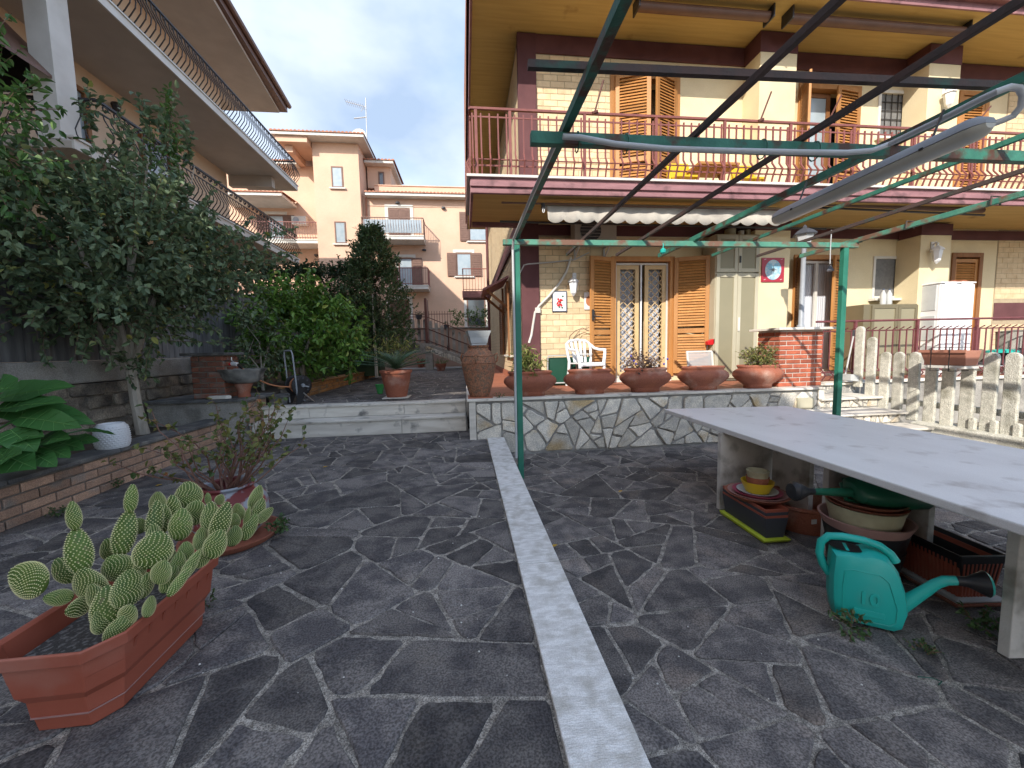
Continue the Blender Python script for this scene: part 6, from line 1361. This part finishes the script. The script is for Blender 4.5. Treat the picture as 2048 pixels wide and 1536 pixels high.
sc_ = at(1530, 985, y=3.0); sc_ = Vector((cA_.x+.05, cA_.y+.02, 0)); zz = ztop-.03
for i, (r_, h_, m_, lab) in enumerate(((.235, .05, 'terracotta', 'widest terracotta saucer on the window boxes'), (.215, .042, 'pinkpot', 'faded pink saucer inside the widest one'), (.18, .038, 'magenta', 'magenta saucer in the saucer stack'), (.15, .03, 'greywhite', 'white saucer under the yellow bowl'))):
    dish('saucer', lab, 'saucer', sc_, zz, r_, h_, m_, 'saucers stacked on the window boxes'); zz += .014
dish('yellow_bowl', 'yellow plastic bowl on the stacked saucers', 'bowl', sc_, zz+.0, .12, .09, 'yellow'); dish('small_terracotta_pot', 'small terracotta pot standing in the yellow bowl', 'flower pot', sc_, zz+.035, .085, .09, 'terracotta', foot=.8)
t = thing('olive_pot', 'small olive ceramic pot with lugs on top of the stack', 'flower pot', (sc_.x, sc_.y, zz+.1)); MB().lathe([(.055, 0), (.075, .05), (.08, .085), (.085, .1), (.07, .1), (.06, .06), (.001, .05)], (sc_.x, sc_.y, zz+.075), 26).build('pot', K['palepot'], t, smooth=True)
q = at(1612, 1062, z=.01); q = Vector((q.x+.08, q.y+.12, 0)); t = thing('wide_tub', 'wide brown terracotta tub with a label under the table', 'tub', (q.x, q.y, .01)); MB().lathe([(.23, .012), (.27, .1), (.285, .2), (.3, .21), (.3, .23), (.27, .23), (.25, .08), (.001, .06)], q, 36).build('tub', K['terracotta'], t, smooth=True)
q2 = q+Vector((-.14, -.245, .13)); MB().box(q2.x-.02, q2.x+.02, q2.y-.008, q2.y-.002, q2.z-.0, q2.z+.035).build('label', K['offwhite'], t)
# round pots by the middle leg with a green can lying on top
q = at(1742, 1165, z=.01); q = Vector((q.x+.02, q.y+.08, .011)); zz = .011
for i, (r_, h_, m_, nm, lab) in enumerate(((.2, .22, 'black', 'round_pot', 'black round pot by the middle table leg'), (.215, .2, 'black', 'round_pot', 'black round pot nested on the lower black pot'))):
    dish(nm, lab, 'pot', q, zz, r_, h_, m_, 'black round pots', foot=.8); zz += .13
dish('pink_bowl', 'faded pink wide-rimmed bowl on the black pots', 'bowl', q, zz+.03, .24, .1, 'pinkpot', foot=.8); zz += .09
dish('cream_pot', 'cream wrinkled pot on the pink bowl', 'pot', q+Vector((-.005, 0, 0)), zz-.01, .2, .13, 'palepot', foot=.85); zz += .08
for lab, dz in (('terracotta saucer directly on the cream pot', .025), ('terracotta saucer under the lying green can', .05)): dish('saucer', lab, 'saucer', q, zz+dz, .205, .03, 'terracotta', 'saucers under the green can', foot=.8)
zz += .085
def can_body(mb, prof, fn, t, rnd_=.6):
    n = len(prof); cx_ = sum(p[0] for p in prof)/n; cz_ = sum(p[1] for p in prof)/n; rows = []
    for w, k in ((-t, .80), (-t*.86, .93), (-t*.5, 1), (t*.5, 1), (t*.86, .93), (t, .80)): rows.append([fn(cx_+(p[0]-cx_)*k, cz_+(p[1]-cz_)*k, w) for p in prof])
    vs = [p for r_ in rows for p in r_]; fs = [(i*n+j, i*n+(j+1) % n, (i+1)*n+(j+1) % n, (i+1)*n+j) for i in range(5) for j in range(n)]+[tuple(range(n)), tuple(range(5*n, 6*n))]
    mb.add(vs, fs)
def watering_can(o, ux, uy, uz, name, label, mb_, mr, md, up):
    t = thing(name, label, 'watering can', o); o = Vector(o); CS = 1.09; fn = lambda x, z, w: o+(ux*x+uz*z+uy*w)*CS
    body = [(-.155, .34), (-.162, .22), (-.158, .1), (-.148, .03), (-.12, .004), (0, .0), (.085, .0), (.115, .02), (.132, .1), (.118, .2), (.09, .29), (.055, .345), (.02, .36), (-.02, .362), (-.05, .35), (-.1, .355)]
    b = MB(); can_body(b, body, fn, .085); bo = b.build('body', K[mb_], t, smooth=True)
    b = MB(); b.add([fn(-.125+.07*math.cos(k)*1.0+.03, .35+.004, .055*math.sin(k)) for k in np.linspace(0, 6.283, 17)[:-1]], [tuple(range(16))]); b.build('opening', K['black'], bo)  # flat black disc on the closed top, stands for the dark inside
    MB().tube([fn(.11, .1, 0), fn(.17, .17, 0), fn(.235, .25, 0), fn(.262, .272, 0), fn(.30, .282, 0)], [.04, .03, .024, .024, .022], 12).build('spout', K[mb_], t, smooth=True)
    d1 = (fn(1, .1, 0)-o).normalized()
    e = Vector(o)+(ux*.30+uz*.281)*CS; ax2 = (ux*.95+uz*.1).normalized(); s1 = uy; s2 = ax2.cross(s1)
    b = MB(); rs = [(.023, 0), (.024, .03), (.03, .045), (.058, .095), (.060, .1)]; n = 18; vs = []
    for r_, l_ in rs: vs += [e+ax2*l_+(s1*math.cos(2*math.pi*j/n)+s2*math.sin(2*math.pi*j/n))*r_ for j in range(n)]
    b.add(vs, [(i*n+j, i*n+(j+1) % n, (i+1)*n+(j+1) % n, (i+1)*n+j) for i in range(len(rs)-1) for j in range(n)]+[tuple(range(n))]); b.build('rose_neck', K[mr], t, smooth=True)
    b = MB(); vs = [e+ax2*.101+(s1*math.cos(2*math.pi*j/n)+s2*math.sin(2*math.pi*j/n))*.060 for j in range(n)]+[e+ax2*.112+(s1*math.cos(2*math.pi*j/n)+s2*math.sin(2*math.pi*j/n))*.05 for j in range(n)]+[e+ax2*.115]
    b.add(vs, [(j, (j+1) % n, n+(j+1) % n, n+j) for j in range(n)]+[(n+j, n+(j+1) % n, 2*n) for j in range(n)]); b.build('rose', K[md], t, smooth=True)
    MB().tube([fn(-.158, .2, 0), fn(-.185, .245, 0), fn(-.2, .30, 0), fn(-.195, .36, 0), fn(-.165, .395, 0), fn(-.11, .403, 0), fn(-.03, .40, 0), fn(.03, .385, 0), fn(.07, .355, 0), fn(.09, .32, 0)], [.019]+[.020]*8+[.022], 10).build('handle', K[mb_], t, smooth=True)
    # raised border and litre mark on the side
    mk_ = MB(); pl = [(-.118, .27), (-.122, .18), (-.118, .06), (-.1, .04), (.06, .04), (.082, .06), (.085, .13), (.05, .25), (.02, .275), (-.09, .282)]
    mk_.tube([fn(x*.97, z, -.0855) for x, z in pl], .0028, 5, closed=True); mk_.build('raised_border', K[mb_], bo, smooth=True)
    return t, fn, bo
cb_ = at(1752, 1272, z=.012); ux = Vector((.82, -.57, 0)).normalized(); uy = Vector((.57, .82, 0)).normalized()
cb_ = Vector((2.10, 1.80, .011))
t, fn, bo = watering_can(cb_, ux, uy, Z, 'watering_can', 'turquoise ten-litre watering can standing on the paving', 'turq', 'black', 'turq', None)
fc_ = bpy.data.curves.new('litre_mark', 'FONT'); fc_.body = '10'; fc_.size = .088; fc_.offset = .0022; fc_.extrude = .004; fc_.bevel_depth = .0012; fc_.space_character = 1.05
fo_ = bpy.data.objects.new('litre_mark_src', fc_); COL.objects.link(fo_); dg = bpy.context.evaluated_depsgraph_get(); me = bpy.data.meshes.new_from_object(fo_.evaluated_get(dg)); bpy.data.objects.remove(fo_)
me.materials.clear(); me.materials.append(K['turq']); mo = inst('litre_mark', me, bo)
M3 = Matrix((ux, Z, -uy)).transposed().to_4x4(); M3.translation = fn(-.06, .125, -.0855); mo.matrix_basis = M3; WM[mo.name] = M3
MB().prism([(-.075, .065), (.04, .065), (.04, .095), (-.075, .095)], lambda p_, q_, w: fn(p_, q_, w), -.0895, -.085).build('name_panel', K['turq'], bo, bevel=.002)
# dark green can lying on its side
gq = Vector((q.x+.1, q.y-.02, zz+.07)); ux2 = Vector((-.86, .35, .0)).normalized(); uz2 = Vector((.35, .86, 0)).normalized(); uy2 = Z.copy()
gd = at(1760, 1012, y=q.y-.05); gdx = Vector((-1, .08, .06)).normalized()
t = thing('green_watering_can', 'dark green watering can lying on its side under the table', 'watering can', gd)
mb = MB(); rows = []; n = 18; gs = Vector((0.05, -.35, .93)).normalized(); gt = gdx.cross(gs).normalized(); o_ = Vector((gd.x-.0, gd.y, zz+.055))
prof = [(-.30, .03, .05), (-.27, .065, .10), (-.2, .078, .135), (-.1, .082, .14), (.05, .08, .13), (.13, .07, .11), (.17, .06, .095), (.19, .04, .06)]
for x, hz_, hy in prof: rows += [o_+gdx*x+gs*hz_*math.sin(2*math.pi*j/n)+gt*hy*math.cos(2*math.pi*j/n) for j in range(n)]
mb.add(rows, [(i*n+j, i*n+(j+1) % n, (i+1)*n+(j+1) % n, (i+1)*n+j) for i in range(len(prof)-1) for j in range(n)]+[tuple(range(n)), tuple(range((len(prof)-1)*n, len(prof)*n))]); mb.build('body', K['darkgreen'], t, smooth=True)
so_ = o_+gdx*.16-gs*.02; MB().tube([so_, so_+gdx*.12, so_+gdx*.26], [.032, .026, .02], 10).build('spout', K['darkgreen'], t, smooth=True)
MB().lathe([(.02, 0), (.022, .03), (.03, .05), (.055, .1), (.06, .125), (.045, .145), (.001, .15)], (0,0,0), 18).build('rose', K['black'], t, smooth=True, loc=so_+gdx*.26, rot=Vector(gdx).to_track_quat('Z', 'Y').to_euler())
MB().tube([o_+gdx*.17+gt*.09-gs*.02, o_+gdx*.19+gt*.0-gs*.075, o_+gdx*.1-gs*.095, o_-gdx*.1-gs*.09, o_-gdx*.2-gs*.07], .014, 8).build('handle', K['darkgreen'], t, smooth=True)
MB().tube([o_+gdx*.16+gt*.1, o_+gdx*.0+gt*.137, o_-gdx*.2+gt*.133], .012, 6).build('seam', K['darkgreen'], t, smooth=True)
# ribbed trough with black liner behind the can
a = at(1880, 1215, z=.03); b = at(1965, 1165, z=.2); tq = at(1900, 1190, z=.03); tan = R(-6); tc_ = Vector((tq.x+.10, tq.y+.22, 0)); L2 = .62
t = thing('trough_tray', 'grey and brown drip trays under the ribbed trough', 'tray', (tc_.x, tc_.y, .01)); troughv(tc_.x, tc_.y, L2+.05, .27, .29, .02, tan, .012).build('tray', K['terracotta'], t); troughv(tc_.x, tc_.y, L2+.04, .26, .28, .022, tan, .03).build('tray', K['greywhite'], t)
t = thing('ribbed_trough', 'ribbed terracotta plastic trough under the table behind the watering can', 'planter', (tc_.x, tc_.y, .04)); troughv(tc_.x, tc_.y, L2, .2, .25, .23, tan, .055).build('trough', K['brownplastic'], t, bevel=.006)
mb = MB(); c_, s_ = math.cos(tan), math.sin(tan)
def tl_(x, y, z): return (tc_.x+x*c_-y*s_, tc_.y+x*s_+y*c_, z)
for i in range(26): yy = -L2*.46+i*L2*.92/25; mb.tube([tl_(-.102, yy, .06), tl_(-.124, yy, .26)], .006, 4)
for i in range(10): xx = -.09+i*.02; mb.tube([tl_(xx*.95, -L2*.47, .06), tl_(xx*1.15, -L2*.5, .26)], .006, 4)
mb.build('ribs', K['brownplastic'], t)
t = thing('black_trough', 'black trough nested in the ribbed terracotta trough', 'planter', (tc_.x, tc_.y, .12)); troughv(tc_.x, tc_.y, L2*1.02, .2, .265, .19, tan, .12).build('trough', K['black'], t, bevel=.005)
# ------------------------------------------------------------------ cactus trough
BXc, BYc = -1.385, 1.70
TR = thing('cactus_trough', 'large terracotta plastic trough holding the prickly pear', 'planter', (BXc, BYc, ZL))
def oct_(w, l, ch): return [(-w/2+ch, -l/2), (w/2-ch, -l/2), (w/2, -l/2+ch*1.3), (w/2, l/2-ch*1.3), (w/2-ch, l/2), (-w/2+ch, l/2), (-w/2, l/2-ch*1.3), (-w/2, -l/2+ch*1.3)]
lev = [(.26, .56, 0, .05), (.275, .575, .055, .055), (.285, .585, .06, .055), (.295, .60, .12, .06), (.33, .63, .15, .06), (.36, .655, .255, .065), (.365, .66, .26, .065), (.395, .69, .265, .07), (.405, .70, .31, .07), (.385, .68, .312, .065), (.365, .66, .30, .06), (.345, .64, .2, .06)]
vs = [(BXc+p_[0], BYc+p_[1], ZL+.012+z_) for w, l, z_, ch in lev for p_ in oct_(w, l, ch)]; nl = len(lev)
MB().add(vs, [(i*8+j, i*8+(j+1) % 8, (i+1)*8+(j+1) % 8, (i+1)*8+j) for i in range(nl-1) for j in range(8)]+[tuple(reversed(range(8))), tuple((nl-1)*8+j for j in range(8))]).build('trough', K['brownplastic'], TR, bevel=.004)
mb = MB()
for i in range(7):
    yy = BYc-.2+i*.068; mb.beam((BXc+.152, yy, ZL+.165), (BXc+.181, yy, ZL+.265), .012, .008)
mb.build('flutes', K['brownplastic'], TR)
MB().tube([(BXc+p_[0]*1.012, BYc+p_[1]*1.01, ZL+.07) for p_ in oct_(.28, .58, .055)], .003, 4, closed=True).build('trim_line', K['pinkpot'], TR)
MB().prism([(p_[0], p_[1]) for p_ in oct_(.34, .635, .06)], lambda a_, b_, c_: (BXc+a_, BYc+b_, c_), ZL+.2, ZL+.235).build('soil', K['gravel'], TR)
PC = thing('prickly_pear', 'prickly pear cactus with yellow-dotted pads in the terracotta trough', 'cactus', (BXc, BYc, ZL+.23))
def pad_mesh(asp, th, seed):
    r_ = np.random.default_rng(seed); mb = MB(); nr, n = 9, 14; prof = []
    for i in range(nr+1):
        t = i/nr; hw = .5*asp*(math.sin(math.pi*(t**.85*.94+.04))**.62)
        prof.append((max(hw, .015), t))
    vs = []
    for w, z in prof:
        for j in range(n):
            a = 2*math.pi*j/n; vs.append((w*math.cos(a), w*math.sin(a)*th/(asp)*1.1, z))
    mb.add(vs, [(i*n+j, i*n+(j+1) % n, (i+1)*n+(j+1) % n, (i+1)*n+j) for i in range(nr) for j in range(n)]+[tuple(reversed(range(n))), tuple(nr*n+j for j in range(n))])
    # glochid tufts in a diagonal lattice on both faces and round the edge
    s = .072; row = 0; z = .05
    while z < .99:
        w = np.interp(z, [p[1] for p in prof], [p[0] for p in prof]); x = -w+(.5*s if row % 2 else 0)
        per = 2*math.pi*w*.75; k = max(3, int(round(per/s)))
        for q_ in range(k):
            a = 2*math.pi*(q_+.5*(row % 2))/k; p_ = Vector((w*math.cos(a), w*math.sin(a)*th/asp*1.1, z)); o_ = Vector((math.cos(a)*.6, math.sin(a)*1.4, .05)); o_.normalize()
            e1 = o_.orthogonal().normalized(); e2 = o_.cross(e1); h_ = .017
            mb.add([p_+e1*h_, p_+e2*h_, p_-e1*h_, p_-e2*h_, p_+o_*.03], [(0,1,4),(1,2,4),(2,3,4),(3,0,4)], 1)
        z += s*.62; row += 1
    me = mb.mesh('pad'); me.polygons.foreach_set('use_smooth', [len(p.vertices) == 4 for p in me.polygons]); me.materials.append(K['pad']); me.materials.append(K['spine']); return me
pms = [(a_, pad_mesh(a_, .2, i)) for i, a_ in enumerate((.9, .75, .6, .45, .35))]
PADS = [(140,690,205,190,-62,1.55),(290,780,85,110,-62,1.58),(395,825,100,145,-75,1.6),(365,375,66,150,-3,1.65),(390,550,110,245,-2,1.65),(325,645,95,150,-20,1.72),(445,715,165,190,-12,1.62),(650,290,56,145,10,1.75),(618,460,105,235,10,1.75),(540,540,75,125,-10,1.8),(690,425,75,80,0,1.85),(590,630,150,150,-20,1.7),(762,545,165,195,18,1.62),(635,735,165,185,12,1.55),(530,830,130,225,5,1.52),(505,895,120,120,-10,1.50),(635,865,100,130,35,1.5),(590,940,110,150,30,1.48),(740,825,85,100,35,1.52),(782,310,95,110,0,1.9),(768,395,75,190,14,1.8),(810,390,70,160,4,1.85),(860,340,80,150,6,1.9),(935,272,120,140,0,1.95),(895,418,108,160,6,1.8),(965,360,100,140,14,1.9),(1045,385,105,160,10,1.85),(1095,405,90,205,20,1.8),(1068,515,105,150,22,1.7),(1182,355,80,90,0,2.0),(1268,285,90,125,20,2.05),(1280,350,65,130,20,2.0),(1238,430,65,135,28,1.95),(1312,372,60,95,60,2.0),(1225,380,30,115,16,1.95),(1158,475,82,105,15,1.85),(920,550,75,95,4,1.72),(1000,490,100,115,14,1.78),(945,620,70,150,48,1.62),(800,655,110,125,18,1.58),(850,575,62,85,0,1.7),(1090,295,50,60,30,2.0),(890,700,55,150,52,1.55),(690,645,75,130,8,1.68),(720,720,90,130,14,1.6),(840,690,80,130,28,1.6),(760,480,80,140,0,1.75),(1160,400,60,80,10,1.95),(1030,290,30,60,0,2.0),(480,780,110,150,-15,1.58),(880,620,90,130,20,1.66),(1000,580,80,120,35,1.7)]
for i, (zx, zy, w, h, tl2, Y_) in enumerate(PADS):
    zx, zy, w, h = zx/2.477, 880+zy/2.477, w/2.477, h/2.477; c_ = at(zx, zy, y=Y_); dep = (c_-CAM).dot(_f)
    W_, H_ = w/FPX*dep*.93, h/FPX*dep*.97; asp, me = min(pms, key=lambda q_: abs(q_[0]-W_/H_)); yaw = math.atan2(c_.x, c_.y)*-1+random.uniform(-.85, .85)
    dirv = Vector((math.sin(R(tl2)), random.uniform(-.15, .15), math.cos(R(tl2)))); base = c_-dirv*H_/2
    rot = Matrix.Rotation(yaw, 3, 'Z') @ Euler((random.uniform(-.2, .2), R(tl2), 0)).to_matrix()
    base = c_-rot @ Vector((0, 0, H_/2)); sx = W_/H_/asp*H_
    inst('pad', me, PC, loc=base, rot=rot.to_euler(), scale=(sx, (sx+H_)/2, H_))
# painted pot with straggly geranium
gq = Vector((-1.62, 2.84, ZL+.01)); t = thing('pot_saucer', 'wide dark terracotta saucer under the painted pot', 'saucer', gq); MB().lathe([(.26, 0), (.29, .03), (.295, .045), (.28, .045), (.25, .02), (.001, .015)], gq, 36).build('saucer', K['terracotta'], t, smooth=True)
K['painted'] = Mt('painted_terracotta', (.30, .07, .06), (.30, .32, .36), sc=6, rough=.6, lo=.4, hi=.46, stain=(.17, .035, .035), ssc=7, slo=.53, shi=.58)
t = thing('painted_pot', 'round painted red and grey-blue pot behind the prickly pear', 'flower pot', gq); MB().lathe([(.13, .02), (.18, .07), (.225, .16), (.235, .22), (.215, .29), (.165, .345), (.15, .36), (.165, .38), (.16, .392), (.14, .385), (.13, .34), (.001, .33)], gq, 36).build('pot', K['painted'], t, smooth=True)
G = thing('geranium', 'straggly leggy geranium with sparse leaves in the painted pot', 'plant', gq+Z*.34); tm = MB(); tws = []
for i in range(38):
    a = random.uniform(0, 2*math.pi); p0 = gq+Vector((.05*math.cos(a), .05*math.sin(a), .33)); pts = [p0]; d = Vector((math.cos(a)*.7, math.sin(a)*.6, random.uniform(.25, 1.1))).normalized(); L_ = random.uniform(.35, .7)
    for k in range(5):
        d = (d+Vector((random.uniform(-.5, .5), random.uniform(-.5, .5), random.uniform(-.2, .4)))).normalized(); pts.append(pts[-1]+d*L_/5)
        if k > 1: tws.append((tuple(pts[-1]), tuple(d+Vector((random.uniform(-.8, .8), random.uniform(-.8, .8), .3))), random.uniform(.05, .12)))
    tm.tube(pts, [.008, .006, .005, .004, .003, .002], 5)
K['gstem'] = Mt('reddish_stem', (.16, .075, .055), (.22, .12, .09), sc=12, rough=.8); tm.build('stems', K['gstem'], G, smooth=True)
crown('leaves', G, 'leaf_gera', tws, 60, .04, .035, tr=.002, twigmat='gstem')
# ------------------------------------------------------------------ weeds and fallen leaves
for i, (u_, v_, z_, s_, lab) in enumerate(((1708, 1268, 0, .07, 'small weed with a purple leaf in front of the watering can'), (1962, 1262, 0, .07, 'slim weed in a joint near the table leg'), (560, 1065, ZL, .07, 'green weed tuft beside the painted pot'), (412, 1215, ZL, .04, 'weed sprouting beside the cactus trough'), (118, 1030, ZL, .05, 'weed at the foot of the brick planter, left'), (230, 975, ZL, .05, 'weed at the foot of the brick planter, right'), (1850, 1310, 0, .04, 'tiny weed in the paving joint near the right edge'))):
    q = at(u_, v_, z=z_+.01); t = thing('weed', lab, 'plant', q); crown('leaves', t, 'leaf_weed', ell_twigs(q+Vector((0, 0, s_*.6)), (s_, s_, s_*.6), 16, s_*.5, s_*1.1, up=.9, shell=.1), 160*.3/s_*.07*3, s_*.4, s_*.28, droop=0)
K['yleaf'] = Mt('fallen_yellow_leaf', (.5, .3, .03), rough=.7)
for i, (u_, v_, z_, lab) in enumerate(((1103, 1094, 0.02, 'yellow fallen leaf beside the marble strip'), (1237, 984, 0.02, 'yellow fallen leaf on the far paving'), (310, 972, ZL+.01, 'yellow fallen leaf near the brick planter'), (645, 935, ZL+.01, 'brown fallen leaf on the walkway before the steps'))):
    q = at(u_, v_, z=z_); mb = MB(); blade(mb, q, q+Vector((.05, .02, .01)), .03, (0, 0, 1), .1, 4, False); tag(mb.build('fallen_leaf', K['yleaf']), lab, 'leaf')
q = at(1865, 1358, z=.012); tag(MB().tube([q+Vector(v_) for v_ in ((-.05, .02, 0), (0, .0, .004), (.02, -.02, .003), (-.01, -.03, 0))], .003, 5).build('wire_scrap', K['tealglass']), 'scrap of teal garden wire on the paving', 'wire')
random.seed(21); gb = MB()
for _ in range(150):
    x = random.uniform(-2.5, 2.6); y = random.uniform(1.0, 4.5); z_ = ZL+.012 if x < .27 else .012
    if .25 < x < .53: continue
    r_ = random.uniform(.002, .006); gb.add([(x-r_, y, z_), (x, y-r_, z_), (x+r_, y, z_), (x, y+r_, z_), (x, y, z_+r_)], [(0,1,4),(1,2,4),(2,3,4),(3,0,4)])
o = gb.build('grit', K['offwhite']); o['kind'] = 'stuff'; o['label'] = 'fine white grit scattered over the paving'
